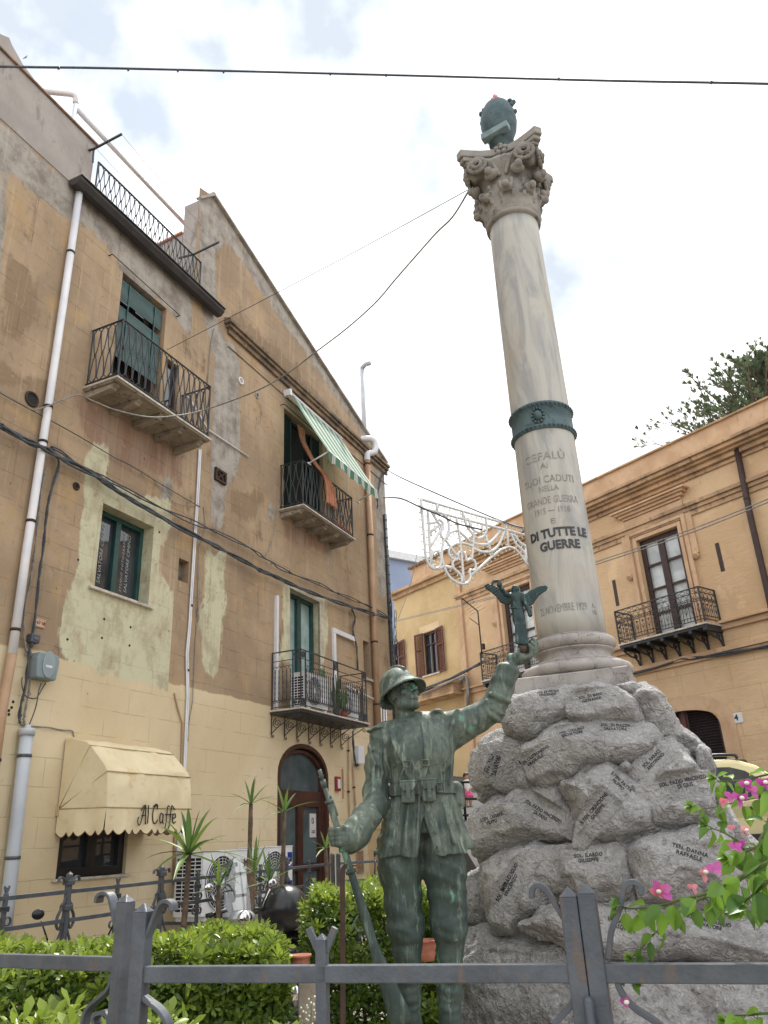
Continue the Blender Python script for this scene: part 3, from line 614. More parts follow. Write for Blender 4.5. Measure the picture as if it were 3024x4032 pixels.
m = MB(); rectframe(m, d3[0]+.004, d3[1]-.004, d3[2], d3[3]-.004, .15, .22, .075); xm = (d3[0]+d3[1])/2; m.box(xm-.075, xm+.075, .148, .218, d3[2], d3[3]-.08); m.box(d3[0]+.08, d3[1]-.08, .15, .21, 4.0, 4.15); d = m.build('balcony_door', m_green, HB)
m = MB(); m.box(d3[0]+.05, d3[1]-.05, .222, .23, d3[2], d3[3]-.04); m.build('pane', m_glassg, d)
m = MB(); m.box(d3[0]-.02, d3[1]+.03, -.018, .02, d3[3], d3[3]+.03); m.box(d3[1]+.0, d3[1]+.05, -.018, .04, 4.0, d3[3]); m.build('door_surround', m_marble, d)
# arched street door
xa, xb, zs_ = doorA; m = MB(); n = 20; cx = (xa+xb)/2
def archband(m, xa, xb, z0, zs_, rise, t, y0, y1):
    cx = (xa+xb)/2; rx = (xb-xa)/2
    O = [(xa, z0)]+[(cx-rx*math.cos(math.pi*i/n), zs_+rise*math.sin(math.pi*i/n)) for i in range(n+1)]+[(xb, z0)]
    I = [(xa+t, z0)]+[(cx-(rx-t)*math.cos(math.pi*i/n), zs_+(rise-t)*math.sin(math.pi*i/n)) for i in range(n+1)]+[(xb-t, z0)]
    for i in range(len(O)-1):
        m.add([(O[i][0], y0, O[i][1]), (O[i+1][0], y0, O[i+1][1]), (I[i+1][0], y0, I[i+1][1]), (I[i][0], y0, I[i][1]), (O[i][0], y1, O[i][1]), (O[i+1][0], y1, O[i+1][1]), (I[i+1][0], y1, I[i+1][1]), (I[i][0], y1, I[i][1])], [(0, 1, 2, 3), (4, 7, 6, 5), (0, 4, 5, 1), (3, 2, 6, 7)])
archband(m, xa+.003, xb-.003, 0, zs_, .597, .08, -.015, .1); archband(m, xa+.09, xb-.09, 0, zs_-.02, .51, .06, .06, .14)
m.box(xa+.15, xb-.15, .08, .14, 2.42, 2.58); m.box(cx-.09, cx+.09, .08, .14, 0, 2.42); m.box(xa+.15, xa+.24, .08, .14, 0, 2.42); m.box(xb-.24, xb-.15, .08, .14, 0, 2.42)
for q0, q1 in ((xa+.24, cx-.09), (cx+.09, xb-.24)): m.box(q0, q1, .08, .14, 2.3, 2.42); m.box(q0, q1, .08, .14, 1.18, 1.3); m.box(q0, q1, .08, .14, 0, .2)
d = m.build('arched_door', m_brown, HB)
m = MB(); m.box(xa+.14, xb-.14, .141, .15, 0, 2.9); poly = [(xa+.14, 2.9)]+[(cx-(cx-xa-.1)*math.cos(math.pi*i/n), 2.8+.5*math.sin(math.pi*i/n)) for i in range(n+1)]+[(xb-.14, 2.9)]
m.prism([p for p in poly if p[1] >= 2.9] or poly, .142, .15); m.build('pane', m_glassg if False else glassmat('street_door_glass', (.07, .09, .095, 1)), d)
m = MB(); m.box(xb-.52, xb-.28, .125, .139, 1.75, 2.18); m.build('notice', noisy('paper', srgb(200, 198, 200), srgb(190, 188, 190), 4, .7, 0, 0), d)
m = MB(); rectframe(m, xb-.455, xb-.385, 2.0, 2.10, .118, .124, .012); m.box(xb-.47, xb-.33, .118, .124, 1.86, 1.872); m.box(xb-.47, xb-.33, .118, .124, 1.83, 1.84); m.build('notice_print', m_eng, d)
# niche beside the conduits, recess shade painted into its darker grey back
m = MB(); m.box(9.62, 9.88, .14, .16, nz[1][1], nz[0][1]); m.build('niche', noisy('shaded_niche', srgb(120, 112, 102), srgb(74, 68, 62), 5, .95, 0, .6, 40), HB)
# slot backing
m = MB(); m.box(slot[0], slot[1], .2, .25, slot[2], slot[3]); m.build('slot_shutter', m_graypl, HB); m = MB(); m.box(slot[0]-.04, slot[1]+.06, -.06, .1, slot[2]-.05, slot[2]); m.build('sill', m_graypl, HB)
# downpipes of the houses
def pipe(name, F, P, r, mt, y, parent, n=10, rings=(), rmat=None, z_snap=False):
    q = [(F.px(p, y)[0], y, F.px(p, y)[1]) for p in P]
    m = MB(); m.tube(q, r, n); o = m.build(name, mt, parent)
    for t in rings:
        i = t*(len(q)-1); k = min(int(i), len(q)-2); f = i-k; a = Vector(q[k]).lerp(Vector(q[k+1]), f); d_ = (Vector(q[k+1])-Vector(q[k])).normalized()
        m = MB(); m.tube([a-d_*.018, a+d_*.018], r+.008, n); m.box(a.x-.01, a.x+.01, a.y, 0, a.z-.012, a.z+.012); m.build('clamp', rmat or m_rust, o)
    return o
pipe('downpipe', FA, [(313, 757), (199, 1541), (108, 2144), (48, 2575)], .055, m_pvc, -.08, HA, 12, (.11, .37, .45, .62, .93))
pipe('downpipe', FA, [(48, 2577), (8, 2800), (-60, 3300)], .058, m_tanpipe, -.08, HA, 12, (.7,))
m_gpvc = noisy('blue_grey_pvc', srgb(188, 194, 200), srgb(172, 178, 186), 2, .4, 0, .03, 20)
pipe('downpipe', FA, c3((178, 795), (125, 1250), (60, 1830), (30, 2100)), .078, m_gpvc, -.11, HA, 12, (.12, .55), m_grey)
x_, z_ = FA.px(c3((178, 795))[0], -.11); m = MB(); m.lathe([(.095, -.05), (.095, .02), (.09, .03), (.04, .035), (.035, .07), (.02, .075)], 12, c=(x_, -.11, z_)); m.build('pipe_cap', m_gpvc, HA)
for dx in (0, 11): pipe('conduit', FA, [(p[0]+dx*.55, p[1]) for p in c2((1302, 780), (1282, 1150), (1250, 1660), (1238, 1860))]+[(p[0]+dx*.55, p[1]) for p in c3((1238, 60), (1217, 290), (1222, 560), (1200, 1060), (1163, 1500), (1130, 2000))], .014, m_pvc, -.03, HA, 7, (.3, .6, .85) if dx else ())
pipe('conduit', FA, c3((1140, 545), (1160, 640), (1190, 740), (1185, 1040), (1140, 1500), (1130, 1800)), .013, m_tanpipe, -.02, HA, 6)
pipe('conduit', FA, c2((1225, 425), (1360, 650), (1625, 828)), .016, m_pvc, -.03, HB, 7)
# right end stack
xs_ = FA.px(c4((1190, 1300))[0], -.1)[0]
mb = MB(); mb.tube([(xs_, -.1, 3.4), (xs_, -.1, 11.1)], .075, 12); o = mb.build('downpipe', m_tanpipe, HB)
for z_ in (10.95, 8.9, 6.1, 4.6): m = MB(); m.tube([(xs_, -.1, z_-.02), (xs_, -.1, z_+.02)], .085, 12); m.build('clamp', m_rust, o)
mb = MB(); mb.tube(bez([(xs_, -.1, 11.05), (xs_, -.12, 11.25), (xs_+.16, -.24, 11.35), (xs_+.22, -.26, 11.6), (xs_+.12, -.18, 11.75), (xs_-.1, .1, 11.72)], 6), .085, 12); mb.build('soil_pipe_bend', m_pvc, HB)
t0 = FA.px(c4((1172, 1140))[0], .15); t1 = FA.px(c4((1130, 620))[0], .15)
mb = MB(); mb.tube([(t0[0], .15, t0[1]-.2), (t0[0], .15, t1[1])], .06, 12); mb.tube([(t0[0], .15, t1[1]), (t0[0]-.05, .0, t1[1]+.06), (t0[0]-.09, -.16, t1[1]+.02)], .07, 12); mb.tube([(t0[0], .15, t1[1]-.02), (t0[0]+.1, .2, t1[1]-.2)], .07, 12); mb.build('vent_stack', m_gpvc, HB)
mb = MB(); mb.tube([(18.02, -.05, 3.0), (18.02, -.05, 9.9)], .05, 10); 
for k in range(26): mb.tube([(18.02, -.05, 3.2+k*.26), (18.02, -.05, 3.24+k*.26)], .058, 8)
mb.build('conduit', m_cable, HB)
# white U duct + straight duct by balcony 3
q = [FA.px(p, -.04) for p in c5((352, 268), (338, 1040))]; m = MB(); m.box(q[0][0]-.035, q[0][0]+.035, -.07, 0, z3+.05, q[0][1]); m.build('cable_duct', m_pvc, HB, bevel=.006)
q = [FA.px(p, -.04) for p in c5((765, 520), (910, 575), (775, 960))]; m = MB(); m.box(q[0][0]-.05, q[0][0]+.05, -.07, 0, z3+.05, q[0][1]-.06); m.box(q[0][0]-.05, q[1][0], -.071, 0, q[0][1]-.06, q[0][1]+.05); m.build('cable_duct', m_pvc, HB, bevel=.008)
m = MB(); q = [FA.px(p, -.04) for p in c5((835, 1525), (835, 1740))]; m.box(q[0][0]-.02, q[0][0]+.02, -.03, 0, q[1][1], q[0][1]); m.build('cable_duct', m_tanpipe, HB)
pipe('gas_pipe', FA, c5((872, 1290), (872, 1640), (880, 1900), (870, 2010)), .016, m_tanpipe, -.04, HB, 7, (.1, .4, .8))
pipe('gas_pipe', FA, c5((905, 1500), (915, 1700), (930, 1960)), .018, m_tanpipe, -.04, HB, 7, (.4,))
for k in (1105, 1125, 1142): pipe('conduit', FA, c5((k, 1060), (k+8, 1300), (k+14, 1650)), .02, m_pvc, -.04, HB, 7, (.3,))
pipe('conduit', FA, c5((860, 930), (940, 970), (1050, 1020)), .03, m_pvc, -.08, HB, 7)
# meter cabinets low on the wall
q0 = FA.px(c5((1005, 1950))[0]); q1 = FA.px(c5((1100, 2150))[0]); m = MB(); m.box(q0[0], q0[0]+1.2, -.03, 0, .2, 1.95); rectframe(m, q0[0]+.05, q0[0]+1.15, .25, 1.9, -.045, -.03, .03); m.build('meter_cabinet', noisy('cream_metal', srgb(206, 180, 138), srgb(196, 170, 128), 3, .6), HB)
q0 = FA.px(c5((920, 2120))[0]); m = MB(); rectframe(m, q0[0], q0[0]+.32, q0[1]-.42, q0[1], -.03, 0, .03)
for k in range(8): m.box(q0[0]+.04, q0[0]+.28, -.024, 0, q0[1]-.38+k*.045, q0[1]-.36+k*.045)
m.build('vent_grille', m_tanpipe, HB)
# small wall fittings of the houses
def disc(name, F, p, r, par, mt, mt2=None):
    x_, z_ = F.px(p); m = MB(); m.tube([(x_+r*math.cos(t), -.01, z_+r*math.sin(t)) for t in [2*math.pi*k/14 for k in range(14)]], .018, 6, closed=True); o = m.build(name, mt, par)
    m = MB(); m.prism([(x_+r*.95*math.cos(t), z_+r*.95*math.sin(t)) for t in [2*math.pi*k/14 for k in range(14)]], -.008, -.002); m.build('hole', mt2 or m_dark, o)
disc('vent_hole', FA, c2((205, 452))[0], .1, HA, m_rust); disc('vent_hole', FA, c2((495, 1020))[0], .045, HA, m_rust)
disc('vent_hole', FA, c2((1572, 332))[0], .07, HB, m_pvc, m_graypl); disc('vent_hole', FA, c4((389, 843))[0], .06, HB, m_graypl, m_darkgut)
(xa, za), (xb, zb_) = [FA.px(p) for p in c2((1400, 895), (1462, 1015))]
m = MB(); rectframe(m, xa, xb+.02, zb_-.0, za, -.05, -.005, .04); m.beam((xa, -.03, za), (xb, -.03, zb_), .03, .02); m.beam((xa, -.031, zb_), (xb, -.031, za), .03, .02); m.box(xa, xb, -.012, -.003, zb_, za); m.build('vent_grille', m_rust, HB)
x_, z_ = FA.px(c5((783, 1635))[0]); m = MB(); m.box(x_-.09, x_+.09, -.06, 0, z_-.14, z_+.14); o = m.build('alarm_box', noisy('red_enamel', srgb(150, 48, 50), srgb(130, 40, 44), 4, .5), HB, bevel=.01); m = MB(); m.box(x_-.055, x_+.055, -.068, -.061, z_-.09, z_+.09); m.build('alarm_glass', m_white, o)
for p in c2((510, 1500), (680, 1887), (852, 1940), (665, 2010), (845, 2060), (440, 2020), (1040, 1320))+c3((85, 603), (75, 640), (57, 660), (57, 685)):
    x_, z_ = FA.px(p); m = MB(); m.prism([(x_+.018*math.cos(t), z_+.018*math.sin(t)) for t in [2*math.pi*k/8 for k in range(8)]], -.006, -.001); m.build('drill_hole', m_dark, HA)
# hooks / rods above openings
for P in (c1((690, 1490), (735, 1495), (1175, 1895)), ):
    q = [FA.px(p, -.08) for p in P]; m = MB(); m.tube([(a, -.08, b) for a, b in q[1:]], .008, 5); m.tube([(q[1][0], -.08, q[1][1]), (q[1][0], 0, q[1][1])], .01, 5); m.tube([(q[2][0], -.08, q[2][1]), (q[2][0], 0, q[2][1])], .01, 5); m.build('curtain_rod', m_rust, HA)
q = [FA.px(p, -.1) for p in c4((590, 905), (860, 1080))]; m = MB(); m.tube([(q[0][0], -.1, q[0][1]), (q[0][0]+1.7, -.1, q[0][1]-.02)], .01, 5); m.tube([(q[0][0], -.1, q[0][1]), (q[0][0], 0, q[0][1])], .01, 5); m.build('curtain_rod', m_rust, HB)
# ================================================================ things hung on or standing at the left houses
m_canvas = noisy('cream_awning_canvas', srgb(226, 212, 178), srgb(216, 200, 164), 2.2, .8, 0, .25, 30, srgb(216, 196, 152))
m_canvas_in = m_canvas
AW = thing('window_awning', 'cream canvas awning with scalloped edge and black lettering over the café window', 'awning', FA)
ax0, ax1 = 7.62, 9.22
prof = [(-.02, 3.0), (-.10, 3.005), (-.38, 2.93), (-.45, 2.88), (-.72, 2.62), (-.76, 2.55), (-.79, 2.35), (-.80, 2.14)]
m = MB(); nxx = 24; random.seed(8)
def wr(x, k): return .012*mnoise.noise(Vector((x*2.5, k*.7, 3)))+.01*mnoise.noise(Vector((x*7, k*1.1, 8)))
P = []
fp = []
for i in range(len(prof)-1):
    for t in (0, .34, .67): fp.append((prof[i][0]*(1-t)+prof[i+1][0]*t, prof[i][1]*(1-t)+prof[i+1][1]*t))
fp.append(prof[-1])
for k, (y, z) in enumerate(fp):
    for i in range(nxx+1):
        x = ax0+(ax1-ax0)*i/nxx; e = min(1, min(i, nxx-i)/2); q = wr(x, k*.4)*e*(0 if k in (0,) else 1)
        m.v.append((x, y-q*1.5, z+q*.8))
w_ = nxx+1
m.f = [(k*w_+i, k*w_+i+1, (k+1)*w_+i+1, (k+1)*w_+i) for k in range(len(fp)-1) for i in range(nxx)]; m.sm = [True]*len(m.f)
for x in (ax0, ax1):
    q = [(x, y, z) for y, z in fp]+[(x, -.02, 2.14)]; b = len(m.v); m.v += q; c = len(m.v); m.v.append((x+(-.012 if x == ax0 else .012), -.4, 2.45))
    m.f += [(b+i, b+(i+1) % len(q), c) for i in range(len(q))]; m.sm += [False]*len(q)
m.build('canvas', m_canvas, AW)
def valance(P, Q, z0, dz, sc_, waves, phase=0):
    P = Vector(P); Q = Vector(Q); n = waves*10; vs = []; d = Q-P; nn = Vector((-d.y, d.x)).normalized()
    for i in range(n+1):
        t = i/n; p = P+d*t; wv = .012*math.sin(t*waves*2.2+phase)
        for k in range(5):
            f = k/4; zb = z0-dz-sc_*abs(math.sin(math.pi*t*waves)); zz = z0+(zb-z0)*f; o = p+nn*wv*f*2
            vs.append((o.x, o.y, zz))
    return vs, [(i*5+k, (i+1)*5+k, (i+1)*5+k+1, i*5+k+1) for i in range(n) for k in range(4)], n
m = MB(); edge = MB()
for P, Q, wv in (((ax0, -.80), (ax1, -.80), 10), ((ax0, -.02), (ax0, -.80), 5), ((ax1, -.80), (ax1, -.02), 5)):
    v, f, n = valance(P, Q, 2.14, .255, .055, wv); m.add(v, f, True); edge.tube([v[i*5+4] for i in range(0, n+1)], .006, 4)
m.build('valance', m_canvas, AW); edge.build('valance_piping', noisy('brown_piping', srgb(120, 88, 66), srgb(100, 76, 58), 5, .8, 0, 0), AW)
m = MB()
for y, z in ((-.45, 2.885), (-.765, 2.555), (-.805, 2.14)):
    m.tube([(ax0+.0, -.03, 2.16), (ax0-.006, y, z), (ax1+.006, y, z), (ax1, -.03, 2.16)], .008, 5)
m.box(ax0-.02, ax0+.02, -.04, 0, 2.08, 2.2); m.box(ax1-.02, ax1+.02, -.04, 0, 2.08, 2.2); m.build('frame', noisy('beige_seam', srgb(190, 172, 134), srgb(176, 158, 120), 4, .8, 0, 0), AW)
let = MB()   # art-nouveau lettering drawn as thin brush strokes (unit: letter height 1, baseline 0)
def strokes(x, L_):
    for s_ in L_:
        pts = bez([(p[0]+x, 0, p[1]) for p in s_], 5) if len(s_) > 2 else [Vector((p[0]+x, 0, p[1])) for p in s_]
        pts = [Vector((lx0+p.x*lh, ly, lz0+p.z*lh)) for p in pts]
        let.tube(pts, .0075, 5)
lh = .215; lx0 = 8.22; lz0 = 1.955; ly = -.822
strokes(0, [[(-.25, .35), (-.3, .1), (-.15, -.1), (0, .15), (.2, .85), (.3, 1.0), (.12, .95), (-.05, .7)], [(.3, 1.0), (.34, .5), (.36, 0), (.42, .02)], [(0, .42), (.34, .46)]])
strokes(.45, [[(.1, 1.02), (.12, .5), (.1, .0)], ])
strokes(.95, [[(.45, .8), (.3, 1.02), (.1, .9), (0, .5), (.1, .08), (.3, 0), (.48, .2)], [(.05, .95), (.25, 1.08), (.45, .98)]])
strokes(1.6, [[(.25, .5), (.1, .58), (0, .3), (.1, .02), (.28, .2), (.3, .55), (.3, .05), (.38, .02)]])
strokes(2.1, [[(.35, .95), (.2, 1.0), (.14, .6), (.1, 0), (0, -.3)], [(0, .5), (.32, .52)]])
strokes(2.45, [[(.35, .95), (.2, 1.0), (.14, .6), (.1, 0), (0, -.3)], [(0, .5), (.32, .52)]])
strokes(2.8, [[(.02, .3), (.28, .36), (.2, .56), (.05, .5), (.0, .25), (.1, .02), (.32, .1)], [(.0, .92), (.2, .78)]])
let.build('lettering', m_eng, AW)

# striped awning of balcony 2
m_strp = None
b = NB('green_striped_canvas'); xyz = b.n('ShaderNodeSeparateXYZ'); b.l(b.tc.outputs['Object'], xyz.inputs[0])
f = b.math('FRACT', b.math('MULTIPLY', xyz.outputs[0], 2.9)); s1 = b.step(f, .44, .46); f2 = b.math('FRACT', b.math('MULTIPLY', xyz.outputs[0], 11.6)); thin = b.math('MULTIPLY', b.step(f2, .45, .5), b.step(f, .0, .02))
col = b.mix(s1, srgb(226, 228, 222), srgb(92, 142, 118)); col = b.mix(b.math('MULTIPLY', b.math('MULTIPLY', thin, .55), b.math('SUBTRACT', 1.0, s1)), col, srgb(120, 165, 140))
p = b.n('ShaderNodeBsdfPrincipled'); b.l(col, p.inputs['Base Color']); p.inputs['Roughness'].default_value = .8; t = b.n('ShaderNodeBsdfTranslucent'); b.l(col, t.inputs[0]); mxx = b.n('ShaderNodeMixShader'); mxx.inputs[0].default_value = .35
b.l(p.outputs[0], mxx.inputs[1]); b.l(t.outputs[0], mxx.inputs[2]); b.l(mxx.outputs[0], b.out.inputs[0]); m_strp = b.m
SA = thing('striped_awning', 'green and white striped roller awning pulled out over the upper right balcony', 'awning', FA)
sx0, sx1 = 12.92, 15.35; y1_ = -1.05; z0_, z1_ = 11.0, 9.98
q = FA.px((1291, 1773), y1_); z1_ = q[1]; 
m = MB(); n = 12
vs = [(sx0+(sx1-sx0)*i/20, -.12+(y1_+.12)*k/n, z0_+(z1_-z0_)*k/n-.03*math.sin(math.pi*k/n)) for k in range(n+1) for i in range(21)]
m.add(vs, [(k*21+i, k*21+i+1, (k+1)*21+i+1, (k+1)*21+i) for k in range(n) for i in range(20)], True); m.build('canvas', m_strp, SA)
m = MB(); v, f_, n_ = valance((sx0, y1_-.012), (sx1, y1_-.012), z1_-.012, .17, .05, 8); m.add(v, f_, True); m.build('valance', m_strp, SA)
m = MB(); m.tube([(sx0-.05, -.12, z0_), (sx1+.05, -.12, z0_)], .035, 8); m.box(sx0-.1, sx0-.03, -.18, 0, z0_-.1, z0_+.06); m.build('roller', m_pvc, SA); m = MB(); m.tube([(sx0, y1_, z1_), (sx1, y1_, z1_)], .018, 6); m.build('front_bar', m_pvc, SA)
for x_ in (sx0+.05, sx1-.05):
    m = MB(); zr = 9.13; m.tube([(x_, -.56, zr+.02), (x_, y1_, z1_)], .018, 6); m.tube([(x_-.06, -.56, zr), (x_+.06, -.56, zr)], .02, 6); m.build('arm', m_pvc, SA)
# orange curtain blown out over the rail
m_cloth = noisy('orange_curtain_cloth', srgb(192, 136, 108), srgb(170, 114, 88), 4, .9, 0, .3, 90)
P = [FA.px(p, y) + (y,) for p, y in zip(c4((700, 1075), (720, 1180), (775, 1290), (830, 1370), (885, 1440), (915, 1530), (925, 1650)), (.05, -.05, -.3, -.50, -.62, -.64, -.62))]
W_ = [.16, .10, .10, .10, .17, .20, .22]
cl = [Vector((a, c, b_)) for a, b_, c in P]; cl = bez(cl, 6); m = MB(); kk = len(cl); nu = 28
for i, p in enumerate(cl):
    t = i/(kk-1)*(len(W_)-1); j = min(int(t), len(W_)-2); wd = W_[j]*(1-(t-j))+W_[j+1]*(t-j)
    for u in range(nu+1):
        a = u/nu; m.v.append((p.x+(a-.5)*2*wd, p.y-.035*math.sin(a*math.pi*7+.4*math.sin(i*.3))-.02, p.z+.02*math.sin(a*3.1)))
m.f = [(i*(nu+1)+u, i*(nu+1)+u+1, (i+1)*(nu+1)+u+1, (i+1)*(nu+1)+u) for i in range(kk-1) for u in range(nu)]; m.sm = [True]*len(m.f)
o = m.build('curtain', m_cloth, None, FA); tag(o, 'orange brown curtain blown out of the door and hanging over the upper right balcony rail', 'curtain'); sm = o.modifiers.new('s', 'SOLIDIFY'); sm.thickness = .006
# air conditioners
def aircon(name, label, F, x0, x1, y0, y1, z0, z1, fan=True, grp=None, side=True, fx=None, logo=None):
    t = thing(name, label, 'air conditioner', F, None, grp); m = MB(); m.box(x0, x1, y0, y1, z0, z1); m.box(x0-.008, x1+.008, y0-.008, y1+.008, z1, z1+.02); m.box(x0+.08, x0+.16, y0-.02, y1+.02, z0-.06, z0); m.box(x1-.16, x1-.08, y0-.02, y1+.02, z0-.06, z0)
    b_ = m.build('casing', m_white, t, bevel=.012)
    R_ = (z1-z0)*.44; cx = fx if fx is not None else x0+R_+.05; cz = (z0+z1)/2
    m = MB(); m.prism([(cx+R_*math.cos(a), cz+R_*math.sin(a)) for a in [2*math.pi*k/28 for k in range(28)]], y0-.006, y0-.001); m.build('fan_opening', m_dark, t)
    m = MB()
    for rr in [R_*k/9 for k in range(2, 10)]: m.tube([(cx+rr*math.cos(a), y0-.022, cz+rr*math.sin(a)) for a in [2*math.pi*k/24 for k in range(24)]], .003 if rr < R_*.95 else .009, 4, closed=True)
    for k in range(24):
        a = 2*math.pi*k/24; m.tube([(cx+R_*.15*math.cos(a), y0-.022, cz+R_*.15*math.sin(a)), (cx+R_*math.cos(a+.25), y0-.018, cz+R_*math.sin(a+.25))], .0028, 4)
    m.sphere((cx, y0-.02, cz), R_*.18, 10, 5, (1, .3, 1)); m.build('fan_grille', m_pvc, t)
    if side:
        m = MB(); sy0, sy1 = y0+.03, y1-.03
        m.box(x0-.006, x0-.002, sy0, sy1, z0+.06, z1-.06); m.build('side_opening', m_dark, t); m = MB(); nrow = int((z1-z0-.1)/.05)
        for k in range(nrow+1): zz = z0+.06+k*(z1-z0-.12)/nrow; m.box(x0-.014, x0-.007, sy0-.01, sy1+.01, zz-.006, zz+.006)
        for k in range(5): yy = sy0+k*(sy1-sy0)/4; m.box(x0-.013, x0-.008, yy-.005, yy+.005, z0+.06, z1-.06)
        m.build('side_grille', m_pvc, t)
    if logo: logo(t, x0, x1, y0, z0, z1)
    return t
m_blue = noisy('blue_sticker', srgb(28, 60, 150), srgb(24, 50, 130), 4, .5, 0, 0)
def lg1(t, x0, x1, y0, z0, z1):
    m = MB(); m.prism(roundrect(x1-.35, x1-.12, z1-.32, z1-.06, .02), y0-.006, y0-.001); m.build('badge', m_pvc, t)
    me_ = text_mesh('M', .15, .001, .004); xform_mesh(me_, lambda c: Vector((x1-.235+c.x, y0-.009-c.z, z1-.17+c.y))); link('badge_letter', me_, m_eng, t)
    m = MB(); m.tube([(x1-.235+.075*math.cos(a), y0-.009, z1-.185+.075*math.sin(a)) for a in [R(200+k*14) for k in range(12)]], .004, 4); m.build('badge_swoosh', m_eng, t)
def lg2(t, x0, x1, y0, z0, z1):
    for za, zb_ in ((z1-.3, z1-.08), (z1-.62, z1-.50)):
        m = MB(); m.box(x1-.16, x1-.02, y0-.004, y0-.001, za, zb_); m.build('sticker', m_blue, t)
    m = MB(); m.prism([(x1-.15, z1-.27), (x1-.03, z1-.2), (x1-.03, z1-.25), (x1-.10, z1-.29)], y0-.007, y0-.0045); m.build('sticker_mark', m_white, t)
u0, u1 = FA.px((800, 3450), -.78)[0], FA.px((1000, 3450), -.78)[0]; u2, u3 = FA.px((1022, 3450), -.7)[0], FA.px((1152, 3450), -.7)[0]; zu = FA.px((900, 3352), -.78)[1]
aircon('outdoor_unit', 'large white air conditioner with big fan and dark side grille on the ground floor wall', FA, u0, u1, -.78, -.3, zu-.80, zu, grp='ground floor air conditioners', logo=lg1)
aircon('outdoor_unit', 'white air conditioner with blue stickers beside the arched street door', FA, u2, u3, -.7, -.28, zu-.76, zu+.02, grp='ground floor air conditioners', logo=lg2)
m = MB()
for x_ in (u0+.1, u1-.2, u2+.1, u3-.15): m.box(x_, x_+.05, -.72, 0, zu-.90, zu-.86)
m.build('bracket_arm', m_grey, HB)
aircon('outdoor_unit', 'white air conditioner with fan standing at the left end of the lower balcony', FA, 12.72, 13.6, -.58, -.25, 4.0, 4.62, grp='balcony air conditioners')
aircon('outdoor_unit', 'dark grilled air conditioner standing at the right end of the lower balcony', FA, 14.25, 15.05, -.52, -.2, 4.0, 4.5, grp='balcony air conditioners', side=False)
# cacti
m_cact = noisy('cactus_green', srgb(74, 100, 62), srgb(96, 118, 70), 9, .7, 0, .3, 60, srgb(150, 140, 70))
random.seed(11)
for i, (x_, h_, lb) in enumerate(((13.62, .85, 'tall prickly cactus in a terracotta pot beside the left balcony air conditioner'), (14.0, .75, 'spiky dark cactus pot plant in the middle of the lower balcony'), (14.3, .6, 'yellow green cactus with upright arms at the right of the lower balcony'))):
    t = thing('potted_cactus', lb, 'cactus', FA, None, 'cacti on the lower balcony'); y_ = -.42 if i else -.5
    if i: y_ = -.56
    m = MB(); m.lathe([(.06, 0), (.085, .14), (.095, .15), (.08, .15), (.07, .12)], 14, c=(x_, y_, z3+.005)); m.build('pot', m_terra, t)
    m = MB()
    for k in range(9):
        a = random.uniform(-1, 1)*.12; b0 = z3+.13+random.uniform(0, h_*.5); ht = random.uniform(.15, .35)*h_/.8
        m.sphere((x_+a, y_+random.uniform(-.05, .05), b0+ht/2), ht/2, 8, 6, (random.uniform(.25, .42), .22, 1))
    m.tube([(x_, y_, z3+.1), (x_+.02, y_, z3+.1+h_*.5), (x_-.02, y_, z3+.1+h_)], [.03, .028, .01], 8); m.build('stem', m_cact, t)
# long box planter + small things on balcony 2
m = MB(); m.box(14.2, 14.9, -.5, -.32, 8.12, 8.3); tag(m.build('planter_box', m_terra, None, FA, .01), 'brown planter box on the floor of the upper right balcony', 'planter')
# cables ------------------------------------------------------------------
def wire(F, P, r, y=-.05, mt=None, n=6, name='cable', label='', par=None, jit=0, strands=1, grp=None):
    q = [F.px(p, y) for p in P]; pts = [Vector((a, y, b_)) for a, b_ in q]; pts = bez(pts, 6) if len(pts) > 2 else pts
    m = MB()
    for k in range(strands):
        ph = k*2.1
        m.tube([p+Vector((.0, .012*math.sin(i*.6+ph), .0)) + Vector((0, -abs(.016*math.cos(i*.35+ph)) if strands > 1 else 0, (.028*math.sin(i*.42+ph*1.7)+jit*mnoise.noise(Vector((i*.3, k, 0)))) if strands > 1 or jit else 0)) for i, p in enumerate(pts)], r, n)
    if strands > 1:
        for i in range(3, len(pts)-2, 5): m.tube([pts[i]+Vector((.0, -.0, -.035)), pts[i]+Vector((.012, -.03, 0)), pts[i]+Vector((0, 0, .035))], .008, 4)
    o = m.build(name, mt or m_cable, None, F); tag(o, label, 'cable', grp); return o
wire(FA, c2((-995, 129), (-60, 600), (0, 625), (205, 740), (300, 780), (420, 850), (640, 965), (780, 1060), (960, 1170), (1130, 1270), (1370, 1390), (1480, 1450), (1659, 1545))+c5((250, 95), (390, 155), (540, 222), (700, 285), (880, 345), (1050, 400), (1165, 432)), .016, -.14, label='thick bundle of twisted grey cables sagging along the left houses above the studio window', strands=4)
wire(FA, c2((330, 760), (550, 900), (830, 1045), (1240, 1250), (1440, 1330), (1659, 1440))+c5((270, 5), (400, 80), (650, 185), (820, 265), (1000, 335), (1160, 425)), .011, -.08, label='thinner lumpy grey cable run just above the thick twisted bundle', strands=2, jit=.04)
wire(FA, c2((-995, -143), (-60, 370), (0, 405), (460, 665), (760, 835), (900, 915), (1310, 1155)), .008, -.06, label='single thin dark cable running above the studio window from the left edge')
wire(FA, c2((1000, 975), (1060, 1040), (1120, 1110), (1200, 1145), (1310, 1145)), .006, -.04, m_cablel, label='short pale wire looping below the thin dark cable near the twin conduits')
wire(FA, c2((340, 790), (380, 870), (330, 1050), (300, 1200), (280, 1420), (250, 1620), (225, 1880), (200, 2050))+c3((185, 300), (165, 480), (130, 640), (125, 740)), .011, -.05, label='drooping bundle of grey cables beside the white downpipe', strands=3)
